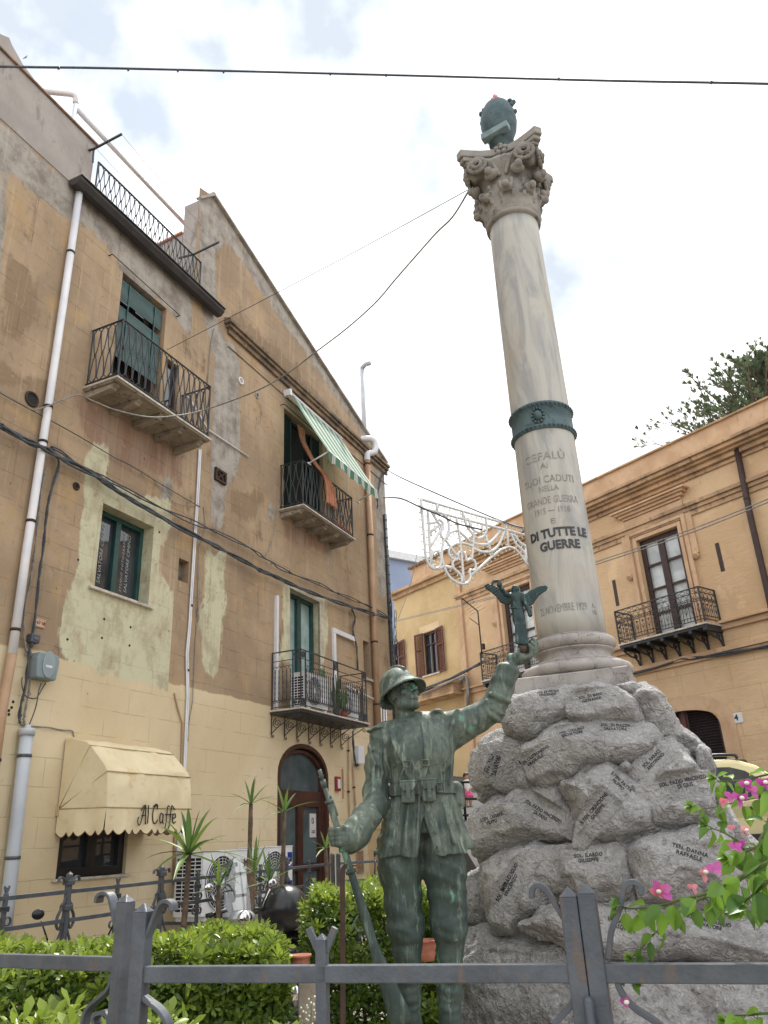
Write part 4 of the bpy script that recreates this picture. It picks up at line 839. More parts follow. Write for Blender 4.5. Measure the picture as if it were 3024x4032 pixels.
wire(FA, c2((300, 900), (262, 1050), (222, 1450), (190, 1650), (150, 1900), (165, 2100))+c3((200, 300), (190, 520), (150, 700), (165, 770)), .008, -.03, m_cablel, label='pale wires clipped to the wall right beside the white downpipe', strands=2)
wire(FA, c3((125, 735), (160, 762), (210, 762), (310, 770), (400, 785), (470, 795), (488, 830)), .009, -.02, m_cablel, label='thin clipped wire running to the left corner of the cream awning')
wire(FA, c3((270, 480), (240, 600), (185, 780)), .008, -.09, label='grey wire hanging from the big meter box to the capped pipe')
wire(FA, c3((300, 480), (240, 575), (180, 570), (140, 500), (150, 440)), .007, -.06, label='loose loop of grey wire below the big meter box')
wire(FA, c2((1330, 1150), (1340, 1260), (1320, 1370), (1295, 1460), (1295, 1900))+c3((1290, 0), (1265, 480), (1240, 700), (1225, 860)), .008, -.02, m_cablel, label='cream cable hanging straight beside the twin white conduits')
wire(FA, c2((1400, -10), (1370, 150), (1355, 380)), .008, -.02, m_cablel, label='pale cable coming down the cement streak behind the upper left balcony')
wire(FA, c4((545, 1640), (530, 1750), (490, 1940), (450, 2010)), .008, -.05, m_cablel, label='thin white wire dropping from the left corner of the upper right balcony')
wire(FA, c5((890, 365), (915, 430), (900, 520), (925, 640), (935, 800)), .011, -.05, label='cable bundle dropping from the thick bundle to the right end of the lower balcony', strands=3)
wire(FA, c5((900, 1250), (905, 1400), (925, 1500), (950, 1440), (940, 1400)), .013, -.06, label='dark looped cables on the wall between the lower balcony and the statue', strands=3)
wire(FA, c4((1335, 1390), (1290, 1440), (1265, 1560), (1262, 1660)), .014, -.06, label='dark cable bending around the far corner of the gabled house', strands=2)
wire(FA, c4((1070, 1230), (1160, 1265), (1240, 1340), (1320, 1420)), .006, -.05, m_cablel, label='thin wire stretched under the cornice near the far corner')
random.seed(21)
m = MB()
cxz = FA.px(c5((1195, 440))[0], -.25)
for k in range(11):
    r_ = random.uniform(.10, .34); ox, oz = random.uniform(-.15, .25), random.uniform(-.75, .35); th = random.uniform(0, 3)
    m.tube([(cxz[0]+ox+r_*.8*math.cos(a)*math.cos(th*.3), -.25+r_*.5*math.cos(a)*math.sin(th), cxz[1]+oz+r_*math.sin(a)) for a in [2*math.pi*j/16 for j in range(16)]], .008, 4, closed=True)
tag(m.build('cable_coil', m_cable, None, FA), 'tangle of coiled cables hanging at the far corner of the gabled house', 'cable')
# boxes
t = thing('meter_box', 'big grey shield-shaped junction box with an oval panel on the left wall', 'junction box', FA)
q0 = FA.px(c3((250, 265))[0], -.15); q1 = FA.px(c3((375, 470))[0], -.15); x0, z1, x1, z0 = q0[0], q0[1]-.01, q1[0], q1[1]
m = MB(); m.prism([(x0+.03, z1), (x1-.03, z1), (x1, z1-.08), (x1-.03, z0), (x0+.03, z0), (x0, z1-.08)], -.16, 0); m.build('casing', noisy('grey_box_plastic', srgb(134, 148, 154), srgb(122, 136, 142), 3, .5), t, bevel=.02)
m = MB(); cx, cz = (x0+x1)/2, (z0+z1)/2; m.prism([(cx+.10*math.cos(a), cz+.02+.17*math.sin(a)) for a in [2*math.pi*k/20 for k in range(20)]], -.172, -.161); m.build('cover_panel', noisy('grey_box_plastic2', srgb(146, 160, 166), srgb(136, 150, 156), 3, .5), t, bevel=.006)
m = MB(); m.box(cx-.05, cx+.05, -.175, -.1725, cz-.02, cz+.01); m.build('sticker', m_white, t)
t = thing('junction_box', 'small grey junction box above the big shield-shaped one', 'junction box', FA)
q0 = FA.px(c3((212, 150))[0], -.1); q1 = FA.px(c3((262, 225))[0], -.1); m = MB(); m.box(q0[0], q1[0], -.1, 0, q1[1], q0[1]); m.build('casing', m_grey, t, bevel=.02); m = MB(); m.box(q0[0]+.03, q1[0]-.03, -.108, -.1, q1[1]+.04, q0[1]-.04); m.build('lid', noisy('grey_box_plastic'+'3', srgb(96, 104, 112), srgb(88, 96, 104), 3, .5), t)
t = thing('number_plaque', 'small cream ceramic plaque with red digits above the junction boxes', 'plaque', FA)
q0 = FA.px(c3((215, 68))[0], -.01); q1 = FA.px(c3((292, 108))[0], -.01); cz = (q0[1]+q1[1])/2; m = MB(); m.box(q0[0], q1[0], -.02, 0, cz-.055, cz+.055); m.build('tile', noisy('plaque_tile', srgb(206, 188, 162), srgb(196, 178, 152), 3, .4), t, bevel=.004)
me_ = text_mesh('B·67·38', .062, .001, .002); m_red = noisy('red_print', srgb(150, 66, 50), srgb(130, 56, 44), 5, .6, 0, 0); xform_mesh(me_, lambda c: Vector(((q0[0]+q1[0])/2+c.x, -.023-c.z, cz+c.y))); link('digits', me_, m_red, t)
m = MB(); rectframe(m, q0[0]+.012, q1[0]-.012, cz-.045, cz+.045, -.0225, -.0205, .004); m.build('border', m_red, t)
t = thing('junction_box', 'grey electrical box under looped cables, between the arched door and the statue', 'junction box', FA)
q = FA.px(c5((955, 1415))[0], -.1); m = MB(); m.box(q[0]-.14, q[0]+.14, -.14, 0, q[1]-.22, q[1]+.16); m.build('casing', m_pvc, t, bevel=.015); m = MB(); m.sphere((q[0], -.1, q[1]+.75), .13, 10, 8, (1, .8, 1.1)); m.build('round_meter', m_grey, t)

# ================================================================ right palace
b = NB('ochre_plaster'); xyz = b.n('ShaderNodeSeparateXYZ'); b.l(b.tc.outputs['Object'], xyz.inputs[0])
big = b.noise(.35, 8, .65, dist=.3); mid = b.noise(1.4, 9, .66, vec=b.map((1, 1, .7), (2, 5, 1)))
col = b.mix(b.step(big, .38, .6), srgb(212, 182, 146), srgb(198, 166, 130)); col = b.mix(b.math('MULTIPLY', b.step(mid, .56, .62), .5), col, srgb(224, 194, 152))
col = b.mix(b.math('MULTIPLY', b.step(b.noise(1.1, 9, .7, vec=b.map((2.2, 1, .6), (8, 1, 4))), .58, .72), .5), col, srgb(160, 126, 90))
cp = b.n('ShaderNodeCombineXYZ'); b.l(xyz.outputs[0], cp.inputs[0]); b.l(xyz.outputs[2], cp.inputs[1]); br = b.n('ShaderNodeTexBrick'); b.l(cp.outputs[0], br.inputs[0]); br.inputs['Scale'].default_value = 1; br.inputs['Brick Width'].default_value = 1.5; br.inputs['Row Height'].default_value = .62; br.inputs['Mortar Size'].default_value = .008
low = b.step(xyz.outputs[2], 6.7, 6.75, 1, 0); j = b.math('MULTIPLY', br.outputs['Fac'], b.math('MULTIPLY', low, .35)); col = b.mix(j, col, srgb(120, 92, 64))
b.bsdf(col, .9, 0, b.bump(b.math('ADD', b.noise(16, 8, .7), b.math('MULTIPLY', b.noise(3.5, 4, .5, vec=b.map((1, 1, 4), (1, 1, 1))), 1.4)), .35, .03)); m_ochre = b.m
m_ochd = noisy('ochre_trim', srgb(206, 174, 142), srgb(190, 156, 124), 1.6, .9, 0, .4, 30, srgb(182, 148, 114), streak=True)
m_weath = noisy('weathered_cornice2', srgb(200, 166, 130), srgb(160, 132, 104), 1.5, .9, 0, .5, 30, srgb(132, 110, 92), streak=True)
m_ann = noisy('pale_ochre_plaster', srgb(208, 182, 138), srgb(192, 166, 122), .9, .92, 0, .35, 40, srgb(206, 176, 130))
PB = lambda *p: [FB.px(q) for q in p]
HC = thing('palace', 'ochre palace with moulded cornice, tall balcony doors and an arched shuttered door', 'palace', FB)
zt = PB((2291, 1908))[0][1]; zt2 = PB((3024, 1564.5))[0][1]; zpar = (zt+zt2)/2
xL = FB.px(e3((700, 900))[0])[0]; xRr = 4.0
(dx0, dz1), (dx1, dz1b), = PB(*e4((523, 1418), (795, 1310))); dz1 = (dz1+dz1b)/2; zsl = (PB((2432, 2540))[0][1]+PB((2779, 2445))[0][1])/2
# real balcony height from the projection: slab sits .7 m out
pj = .85; zs_b = (FB.px((2432, 2540), -pj)[1]+FB.px((2779, 2445), -pj)[1])/2; bx0 = FB.px((2432, 2540), -pj)[0]; bx1 = FB.px((2779, 2445), -pj)[0]
(wx0, wz1), (wx1, _), (_, wz0) = PB(*e3((1150, 1080), (1450, 940), (1290, 1500)))
door1 = (dx0, dx1, zs_b, dz1, .28)
# left door (behind the figurine): same height
ldx0 = PB(*e3((1150, 1300)))[0][0]; ldx1 = ldx0+(dx1-dx0)
door2 = (ldx0, ldx1, zs_b, dz1, .28)
# arched door
ar = PB(*e7((1180, 280), (1378, 215), (1425, 460), (1270, 225))); ax_1 = ar[1][0]; az1 = ar[1][1]-.05; ax_0 = ax_1-2.3
me = wall_mesh(xL, xRr, 0, zpar-.9, [door1, door2], [(ax_0, ax_1, .5, az1-.55, .55, .3)], (), .8, 0); link('wall', me, m_ochre, HC)
m = MB(); m.box(xL, xRr, .0, 9, zpar-.9, zpar-.06); m.box(xL-.0, xRr, 8.8, 9, 0, zpar-.9); m.box(xL, xL+.2, .01, 8.8, 0, zpar-.9); m.build('parapet', m_ochd, HC)
m = MB(); m.box(xL-.05, xRr, -.08, .4, zpar-.06, zpar); m.build('coping', m_weath, HC, bevel=.01)
m = MB(); zc = zpar-.95
for a, b_, o_ in ((.0, .10, .50), (-.12, -.001, .42), (-.2, -.121, .30), (-.34, -.201, .18), (-.46, -.341, .07), (-1.28, -1.16, .16), (-1.40, -1.281, .10), (-1.55, -1.401, .05)): m.box(xL-o_*.5, xRr, -o_, -.001, zc+a, zc+b_)
m.build('cornice', m_weath, HC, bevel=.015)
m = MB()   # string course at balcony level
zs0 = FB.px((3024, 2366), 0)[1]
for a, b_, o_ in ((.0, .08, .18), (-.16, -.001, .08), (-.75, -.62, .14), (-.85, -.751, .07)): m.box(xL-.02, xRr, -o_, -.001, zs0+a-.3, zs0+b_-.3)
m.build('string_course', m_ochd, HC, bevel=.012)
# quoin strips at the left end
q = PB(*e3((590, 900), (700, 900), (750, 900))); m = MB(); m.box(xL+.0, xL+.28, -.1, -.001, 0, zpar-1.45); m.build('corner_pilaster', m_ochd, HC)
def palace_door(x0, x1, z0, z1, curtain=True):
    w_ = x1-x0; m = MB()
    for o_, t_ in ((.10, .05), (.28, .11)): rectframe(m, x0-o_, x1+o_, z0-1, z1+o_, -.04-(.02 if t_ > .06 else 0), -.001, o_ if t_ < .06 else .1)
    m = MB(); rectframe(m, x0-.12, x1+.12, z0-.02, z1+.12, -.05, -.001, .119); rectframe(m, x0-.32, x1+.32, z0-.02, z1+.32, -.09, -.001, .13)
    m.box(x0-.32, x1+.32, -.05, -.001, z1+.33, z1+.75)
    for a, b_, o_, e_ in ((.76, .84, .10, .1), (.841, .93, .17, .2), (.931, 1.0, .25, .3), (1.001, 1.06, .32, .4)): m.box(x0-.22-e_, x1+.22+e_, -o_, -.001, z1+a, z1+b_)
    for sx in (-1, 1):
        cx = x0-.42 if sx < 0 else x1+.42
        m.box(cx-.10, cx+.10, -.06, -.001, z1-1.0, z1+.3); m.tube([(cx, -.05, z1-1.05), (cx, -.12, z1-1.1)], .1, 10)
    sr = m.build('door_surround', m_ochd, HC, bevel=.012)
    m = MB(); xm = (x0+x1)/2; rectframe(m, x0+.01, x1-.01, z0, z1-.01, .12, .2, .14); m.box(xm-.1, xm+.1, .11, .19, z0, z1-.14); m.box(x0+.15, xm-.1, .13, .19, z0, z0+.9) if False else None
    H_ = z1-z0
    for k in range(1, 4): zz = z0+.1+(H_-.2)*k/4; m.box(x0+.15, xm-.1, .13, .18, zz-.03, zz+.03); m.box(xm+.1, x1-.15, .13, .18, zz-.03, zz+.03)
    d = m.build('balcony_door', m_wood, HC); m = MB(); m.box(x0+.02, x1-.02, .21, .22, z0, z1-.02); m.build('pane', m_glassl, d)
palace_door(*door1[:4]); palace_door(*door2[:4])
def palace_balcony(x0, x1, z, dep, nb):
    m = MB(); m.box(x0, x1, -dep, 0, z-.05, z); b_ = m.build('balcony', m_marble, HC, bevel=.006)
    m = MB(); m.box(x0+.04, x1-.04, -dep+.04, -.001, z-.12, z-.051)
    m.build('underframe', m_iron, b_)
    for i in range(nb):
        cx = x0+.1+(x1-x0-.2)*i/(nb-1); m = MB(); m.box(cx-.05, cx+.05, -dep+.05, 0, z-.2, z-.121); P_ = lambda L_: [(cx, a, b__) for a, b__ in L_]
        m.strip(P_([(-.03, z-.2), (-.03, z-.62)]), .05, .03, (1, 0, 0)); m.strip(P_(bez([(-dep+.12, z-.2, 0), (-.45, z-.33, 0), (-.2, z-.38, 0), (-.05, z-.58, 0)], 5) and [(v.x, v.y) for v in bez([(-dep+.12, z-.2, 0), (-.45, z-.33, 0), (-.2, z-.38, 0), (-.05, z-.58, 0)], 5)]), .05, .03, (1, 0, 0))
        m.strip(P_(spiral((-.2, z-.3), .08, 1.5, R(90), 1, 14)), .05, .02, (1, 0, 0)); m.build('cast_bracket', m_iron, b_)
    r = MB(); ry = -dep+.05; a, c = x0+.05, x1-.05; zt_ = z+1.0
    for zz, th in ((zt_, .03), (zt_-.15, .015), (z+.1, .02), (z+.2, .012)): r.beam((a, 0, zz), (a, ry, zz), .03, th); r.beam((a, ry, zz), (c, ry, zz), .03, th); r.beam((c, ry, zz), (c, 0, zz), .03, th)
    for xx, yy in ((a, ry), (c, ry), (a, -.03), (c, -.03)): r.beam((xx, yy, z), (xx, yy, zt_), .04, .04)
    for P, Q in (((a, ry), (c, ry)), ((a, -.05), (a, ry)), ((c, ry), (c, -.05))):
        P = Vector(P+(0,)); Q = Vector(Q+(0,)); Ln = (Q-P).length; n = round(Ln/.2); u = Ln/n; d = (Q-P)/Ln
        for i in range(n+1):
            c_ = P+d*(i*u); r.tube([c_+Vector((0, 0, z+.1)), c_+Vector((0, 0, z+.62))], .010, 4)
            if i < n:
                o_ = c_+d*(u/2); r.tube([o_+Vector((0, 0, z+.1)), o_+Vector((0, 0, z+.5))], .008, 4); r.sphere(o_+Vector((0, 0, z+.52)), .03, 6, 4)
                for sg in (1, -1):
                    r.tube([o_+d*(sg*u*.5*k_)+Vector((0, 0, h_)) for k_, h_ in ((0, z+.3), (.35, z+.36), (.5, z+.42))], .008, 4)
                    r.tube([o_+d*(sg*(u*.25+.05*math.cos(R(t_))))+Vector((0, 0, z+.66+.055*math.sin(R(t_)))) for t_ in range(0, 360, 45)], .010, 4, closed=True)
                    r.sphere(o_+d*(sg*u*.25)+Vector((0, 0, z+.66)), .022, 5, 4); r.tube([o_+d*(sg*u*.5)+Vector((0, 0, z+.62)), o_+d*(sg*u*.4)+Vector((0, 0, z+.78)), o_+Vector((0, 0, z+.85))], .008, 4)
                r.tube([o_+d*(u*.42*math.cos(R(t_)))+Vector((0, 0, z+.925+.05*math.sin(R(t_)))) for t_ in range(0, 360, 45)], .008, 4, closed=True)
    r.build('railing', m_iron, b_)
palace_balcony(bx0, bx1, zs_b, pj, 7)
lb0 = FB.px((1895, 2700), -pj)[0]; palace_balcony(lb0, lb0+(bx1-bx0), zs_b, pj, 7)
# arched shuttered door
m = MB(); louvers(m, ax_0+.12, (ax_0+ax_1)/2-.06, .6, az1-.02, .16, .07, .075); louvers(m, (ax_0+ax_1)/2+.06, ax_1-.06, .6, az1-.02, .16, .07, .075); s_ = m.build('arched_shutter', m_wood, HC); 
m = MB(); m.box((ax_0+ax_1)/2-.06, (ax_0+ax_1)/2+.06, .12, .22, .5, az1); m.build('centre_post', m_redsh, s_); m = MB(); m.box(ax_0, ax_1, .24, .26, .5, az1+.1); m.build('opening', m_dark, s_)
n = 20; m = MB(); archband(m, ax_0-.44, ax_1+.44, .5, az1-.45, .80, .42, -.03, -.001); m.build('arch_surround', m_ochd, HC, bevel=.01)
for p in (e4((1080, 1520))[0], e4((382, 1760))[0], ):
    x_, z_ = FB.px(p); m = MB(); m.box(x_-.06, x_+.06, -.01, 0, z_-.42, z_+.42); m.build('wall_slit', m_wood, HC)
dr = pipe('downpipe', FB, [(2897, 1745), (2956, 2040), (3024, 2335), (3075, 2560)], .085, m_wood, -.14, HC, 10, (.25, .75), m_wood)
x_, z_ = FB.px((2895, 1760), -.14); m = MB(); m.sphere((x_, -.14, z_+.03), .14, 10, 7); m.build('downpipe_elbow', m_weath, HC)
q = FB.px(e7((1490, 307))[0], -.02); t = thing('number_plaque', 'white house number plaque 4 on the palace wall right of the arched door', 'plaque', FB)
m = MB(); m.prism(roundrect(q[0]-.17, q[0]+.17, q[1]-.13, q[1]+.13, .04), -.02, 0); m.build('plate', m_white, t); me_ = text_mesh('4', .2, .001, .008); xform_mesh(me_, lambda c: Vector((q[0]+c.x, -.024-c.z, q[1]+c.y))); link('digit', me_, m_eng, t)
# annexe with the oxblood shutters
HD = thing('annexe', 'lower pale ochre house with red louvred shutters at the left end of the palace', 'house', FB)
ya = .12; pa = lambda *p: [FB.px(q, ya) for q in p]
zt_a = pa(*e3((590, 835)))[0][1]; xa0 = -26.0; xa1 = xL-.001
sh = pa(*e3((385, 1390), (590, 1340), (620, 1745), (330, 1800))); wz1 = sh[1][1]; wz0 = sh[2][1]
wA = pa(*e3((385, 1400), (515, 1370))); wB = pa(*e3((60, 1500), (165, 1475)))
wl0, wl1 = wA[0][0], wA[1][0]; wm1 = wB[1][0]; wm0 = wm1-(wl1-wl0)
me = wall_mesh(xa0, xa1, 0, zt_a, [(wl0, wl1, wz0, wz1, .2), (wm0, wm1, wz0, wz1, .2)], [], (), 1.0, ya); link('wall', me, m_ann, HD)
m = MB(); m.box(xa0, xa1+.1, ya-.28, ya-.001, zt_a-.12, zt_a); m.box(xa0, xa1+.05, ya-.12, ya-.001, zt_a-.3, zt_a-.121); m.box(xa0, xa1, ya+.01, 7, zt_a-.4, zt_a-.05); m.build('eave', m_weath, HD, bevel=.01)
ztp = FB.px(e3((65, 905))[0], 1.2)[1]; m = MB(); m.box(xa0, xa1-.2, 1.2, 1.5, zt_a-.1, ztp+.0); m.build('upper_wall', m_ochd, HD)
m = MB()
k = xa0
while k < xa1-.3: m.tube([(k, 1.05, ztp), (k, 1.9, ztp+.25)], .09, 7); k += .22
m.build('roof_tiles', m_coping, HD)
def shut(x0, x1, z0, z1, ang, hx):
    m = MB(); w_ = x1-x0; louvers(m, 0, w_, z0, z1, 0, .07, .06, z0+(z1-z0)*.62)
    m2 = Matrix.Translation((hx, ya-.03, 0)) @ Matrix.Rotation(ang, 4, 'Z')
    m.v = [tuple(m2 @ Vector(v)) for v in m.v]; return m.build('shutter', m_redsh, HD)
wv = wl1-wl0
shut(0, wv*.52, wz0-.02, wz1+.02, R(188), wl0+.03); shut(0, wv*.6, wz0-.02, wz1+.02, R(-8), wl1-.03); shut(0, wv*.6, wz0-.02, wz1+.02, R(-8), wm1-.03)
for x0, x1 in ((wl0, wl1), (wm0, wm1)):
    m = MB(); rectframe(m, x0+.01, x1-.01, wz0, wz1-.01, ya+.08, ya+.14, .08); xm = (x0+x1)/2; m.box(xm-.04, xm+.04, ya+.08, ya+.14, wz0+.08, wz1-.09); m.box(x0+.09, x1-.09, ya+.09, ya+.135, wz0+1.2, wz0+1.26); d = m.build('window', m_wood, HD)
    m = MB(); m.box(x0, x1, ya+.15, ya+.16, wz0, wz1); m.build('pane', m_glass, d); m = MB(); m.box(x0-.08, x1+.1, ya-.08, ya+.05, wz0-.06, wz0); m.build('sill', m_marble, d)
m = MB(); m.box(wl0-.15, wl1+.2, ya-.01, ya-.001, wz1+.02, wz1+.3); m.build('lintel_patch', noisy('pale_limewash', srgb(222, 196, 160), srgb(212, 186, 150), 2, .9), HD)
# projecting tiled ledge below the shutters, arch beneath
lz = FB.px(e3((380, 1935))[0], -.3)[1]; lx1 = FB.px(e3((690, 1990))[0], -.5)[0]; 
m = MB(); m.box(xa0, lx1, -.55, ya-.001, lz-.45, lz-.12); m.box(xa0, lx1+.08, -.65, ya-.001, lz-.52, lz-.451); m.prism([(-.65, lz-.119), (ya-.002, lz+.22), (ya-.002, lz-.119)], xa0, lx1+.02, 'yz'); m.build('ledge', m_weath, HD, bevel=.012)
pipe('downpipe', FB, e3((640, 1930), (790, 1800), (812, 1830), (812, 2100)), .07, m_cablel, -.2, HD, 8)
n = 20
# ---- far blue-white building
pe0 = atD(1500, 2158, 46); dr0 = ray(1700, 2196); pe1 = CAM+dr0*((pe0.z-CAMZ)/dr0.z); FEB = Frame(math.atan2(pe1.y-pe0.y, pe1.x-pe0.x), (pe0.x, pe0.y, 0))
HE = thing('modern_building', 'pale blue-grey modern building with a white roof edge showing above the annexe', 'building', FEB)
wE = (pe1-pe0).length; m = MB(); m.box(-3, wE+1, .3, 8, 0, pe0.z-.5); m.build('wall', noisy('blue_grey_render', srgb(150, 164, 190), srgb(140, 154, 182), .5, .8, 0, .05, 10), HE)
m = MB(); m.box(-3.2, wE+1.2, 0, 8.2, pe0.z-.49, pe0.z); m.build('roof_edge', m_white, HE)
# ---- antenna on the palace balcony
t = thing('television_antenna', 'thin rusty television antenna mast tied to the left palace balcony', 'antenna', FB)
q = [FB.px(p, -pj) for p in e3((938, 1560), (905, 1200), (868, 1120), (920, 1330))]; m = MB(); bx_ = q[0][0]; m.tube([(bx_, -pj, q[0][1]-.2), (bx_, -pj, q[1][1])], .025, 6); o = m.build('mast', m_rust, t)
m = MB(); zt_ = q[1][1]; m.beam((bx_, -pj, zt_), (bx_-.15, -pj-.6, zt_+.45), .03, .03)
for k in range(7): a = k/6; c_ = Vector((bx_-.15*a, -pj-.6*a, zt_+.45*a)); m.tube([c_+Vector((-.5+.1*k*.5, .1, .0)), c_+Vector((.5-.1*k*.5, -.1, 0))], .006, 4)
m.build('yagi', m_rust, t); m = MB(); zz = q[3][1]; m.beam((bx_, -pj, zz), (bx_-.25, -pj-.2, zz+.3), .08, .02); m.box(bx_+.05, bx_+.15, -pj-.05, -pj+.05, zz-.9, zz-.7); m.build('dipole', m_rust, t)
# cables across the palace
for P, lb in (((e3((150, 1285), (1060, 1062))), 'upper of two thin wires crossing from the far corner to the palace'), (e3((150, 1295), (1065, 1075)), 'lower of two thin wires crossing from the far corner to the palace')):
    wire(FB, P, .012, -1.2, m_cablel, label=lb)
wire(FB, e4((240, 1555), (900, 1330), (1402, 1130))+[(3100, 1930)], .016, -1.6, m_cablel, label='upper pale wire crossing in front of the palace balcony door')
wire(FB, e4((242, 1572), (900, 1352), (1402, 1152))+[(3100, 1945)], .016, -1.6, m_cablel, label='lower pale wire crossing in front of the palace balcony door')
wire(FB, e4((500, 2300), (800, 2212), (900, 2195), (1100, 2170), (1402, 2120))+[(3100, 2535)], .03, -.1, label='dark twisted cable clipped under the palace balcony', strands=2)
wire(FB, e3((350, 1950), (600, 1850), (790, 1760), (930, 1690)), .03, -.7, label='thick drooping cable bundle above the tiled ledge', strands=3)
wire(FB, e3((350, 1985), (560, 1900), (760, 1810), (800, 1830), (820, 2000)), .035, -.7, m_cablel, label='pale cables bending down beside the tiled ledge')
# ================================================================ SDF modelling (numpy field -> OpenVDB polygons)
import openvdb as vdb
class SDF:
    def __init__(s, lo, hi, vs):
        s.lo = np.array(lo, float); s.vs = vs; s.n = np.ceil((np.array(hi)-s.lo)/vs).astype(int)+1
        s.ax = [s.lo[i]+vs*np.arange(s.n[i]) for i in range(3)]; s.f = np.full(tuple(s.n), 1.0, np.float32)
    def sub(s, lo, hi):
        a = np.clip(np.floor((np.array(lo)-s.lo)/s.vs).astype(int), 0, s.n-1); b = np.clip(np.ceil((np.array(hi)-s.lo)/s.vs).astype(int)+1, 1, s.n)
        sl = tuple(slice(a[i], b[i]) for i in range(3)); g = np.meshgrid(*[s.ax[i][sl[i]] for i in range(3)], indexing='ij', sparse=True); return sl, g
    def comb(s, sl, d, k, op):
        a = s.f[sl]
        if op == 'u': h = np.maximum(k-np.abs(a-d), 0)/max(k, 1e-6); s.f[sl] = np.minimum(a, d)-h*h*k*.25
        elif op == 's': h = np.maximum(k-np.abs(a+d), 0)/max(k, 1e-6); s.f[sl] = np.maximum(a, -d)+h*h*k*.25
    def cap(s, a, b, ra, rb=None, k=.03, op='u', sq=None):
        rb = ra if rb is None else rb; a = np.array(a, float); b = np.array(b, float); m = max(ra, rb)+k+.03
        sl, g = s.sub(np.minimum(a, b)-m, np.maximum(a, b)+m); e = b-a; L2 = e@e+1e-12
        x, y, z = g[0]-a[0], g[1]-a[1], g[2]-a[2]; t = np.clip((x*e[0]+y*e[1]+z*e[2])/L2, 0, 1)
        dx, dy, dz = x-t*e[0], y-t*e[1], z-t*e[2]
        if sq is not None: dx, dy, dz = dx/sq[0], dy/sq[1], dz/sq[2]
        s.comb(sl, (np.sqrt(dx*dx+dy*dy+dz*dz)-(ra+(rb-ra)*t)).astype(np.float32), k, op); return s
    def ell(s, c, r, k=.03, op='u', M=None):
        c = np.array(c, float); r = np.array(r, float); m = r.max()+k+.03; sl, g = s.sub(c-m, c+m); x, y, z = g[0]-c[0], g[1]-c[1], g[2]-c[2]
        if M is not None: x, y, z = x*M[0][0]+y*M[0][1]+z*M[0][2], x*M[1][0]+y*M[1][1]+z*M[1][2], x*M[2][0]+y*M[2][1]+z*M[2][2]
        q = np.sqrt((x/r[0])**2+(y/r[1])**2+(z/r[2])**2); q2 = np.sqrt((x/r[0]**2)**2+(y/r[1]**2)**2+(z/r[2]**2)**2)+1e-9
        s.comb(sl, (q*(q-1)/q2).astype(np.float32), k, op); return s
    def chain(s, P, rr, k=.02, op='u', sq=None):
        for i in range(len(P)-1): s.cap(P[i], P[i+1], rr[i], rr[i+1], k, op, sq)
        return s
    def disp(s, fn):
        g = np.meshgrid(*s.ax, indexing='ij', sparse=True); msk = np.abs(s.f) < .12
        idx = np.nonzero(msk); P = [s.ax[i][idx[i]] for i in range(3)]; s.f[idx] += fn(*P).astype(np.float32); return s
    def mesh(s, name, smooth=True, adapt=0.0):
        s.f[0], s.f[-1], s.f[:, 0], s.f[:, -1], s.f[:, :, 0], s.f[:, :, -1] = 1, 1, 1, 1, 1, 1
        gr = vdb.FloatGrid(1.0); gr.copyFromArray(np.clip(s.f, -.3, .3)); p, t, q = gr.convertToPolygons(0.0, adapt)
        p = np.asarray(p)*s.vs+s.lo; me = bpy.data.meshes.new(name); me.from_pydata(p.tolist(), [], [tuple(f[::-1]) for f in t.tolist()]+[tuple(f[::-1]) for f in q.tolist()]); me.update()
        if smooth: me.polygons.foreach_set('use_smooth', [True]*len(me.polygons))
        bm = bmesh.new(); bm.from_mesh(me); bmesh.ops.recalc_face_normals(bm, faces=bm.faces); bm.to_mesh(me); bm.free(); return me
def _h(i, j, k, s=0):
    n = (i*374761393+j*668265263+k*2147483647+s*974711) & 0xffffffff
    n = ((n ^ (n >> 13))*1274126177) & 0xffffffff; return ((n ^ (n >> 16)) & 0xffff)/65535.0
def vnoise(x, y, z, seed=0):
    xi, yi, zi = np.floor(x).astype(np.int64), np.floor(y).astype(np.int64), np.floor(z).astype(np.int64); fx, fy, fz = x-xi, y-yi, z-zi
    fx, fy, fz = [q*q*(3-2*q) for q in (fx, fy, fz)]; o = 0
    for a in (0, 1):
        for b in (0, 1):
            for c in (0, 1): o = o+_h(xi+a, yi+b, zi+c, seed)*(fx if a else 1-fx)*(fy if b else 1-fy)*(fz if c else 1-fz)
    return o*2-1
def fbm(x, y, z, o=4, seed=0):
    r = 0; a = .5
    for i in range(o): r = r+a*vnoise(x, y, z, seed+i); x, y, z = x*2.03+5.1, y*2.03+1.7, z*2.03+9.2; a *= .5
    return r
def bvh(o): 
    me = o.data; M_ = o.matrix_world; return BVHTree.FromPolygons([M_ @ v.co for v in me.vertices], [tuple(p.vertices) for p in me.polygons])
def hit(bv, px_, py_):
    d = ray(px_, py_).normalized(); r = bv.ray_cast(CAM, d); return r
# ================================================================ column
CX, CY = 7.0*math.sin(R(13.33)), 7.0*math.cos(R(13.33))
TH0 = math.atan2(-CY, -CX)
def zcol(px_, py_, D=6.71):
    d = ray(px_, py_); return CAMZ+D*d.z/math.hypot(d.x, d.y)
b = NB('veined_white_marble'); v = b.map((1.0, 1.0, .28)); wv = b.noise(3.0, 9, .62, vec=v, dist=1.2); st_ = b.noise(2.0, 8, .6, vec=b.map((6, 6, .35)))
col = b.mix(b.step(wv, .46, .64), srgb(180, 178, 171), srgb(150, 150, 150)); col = b.mix(b.math('MULTIPLY', b.step(st_, .5, .70), .42), col, srgb(130, 130, 128)); col = b.mix(b.math('MULTIPLY', b.step(b.noise(1.3, 6), .5, .7), .35), col, srgb(190, 172, 150))
b.bsdf(col, .6, 0, b.bump(b.noise(30, 5), .15, .004)); m_marb = b.m
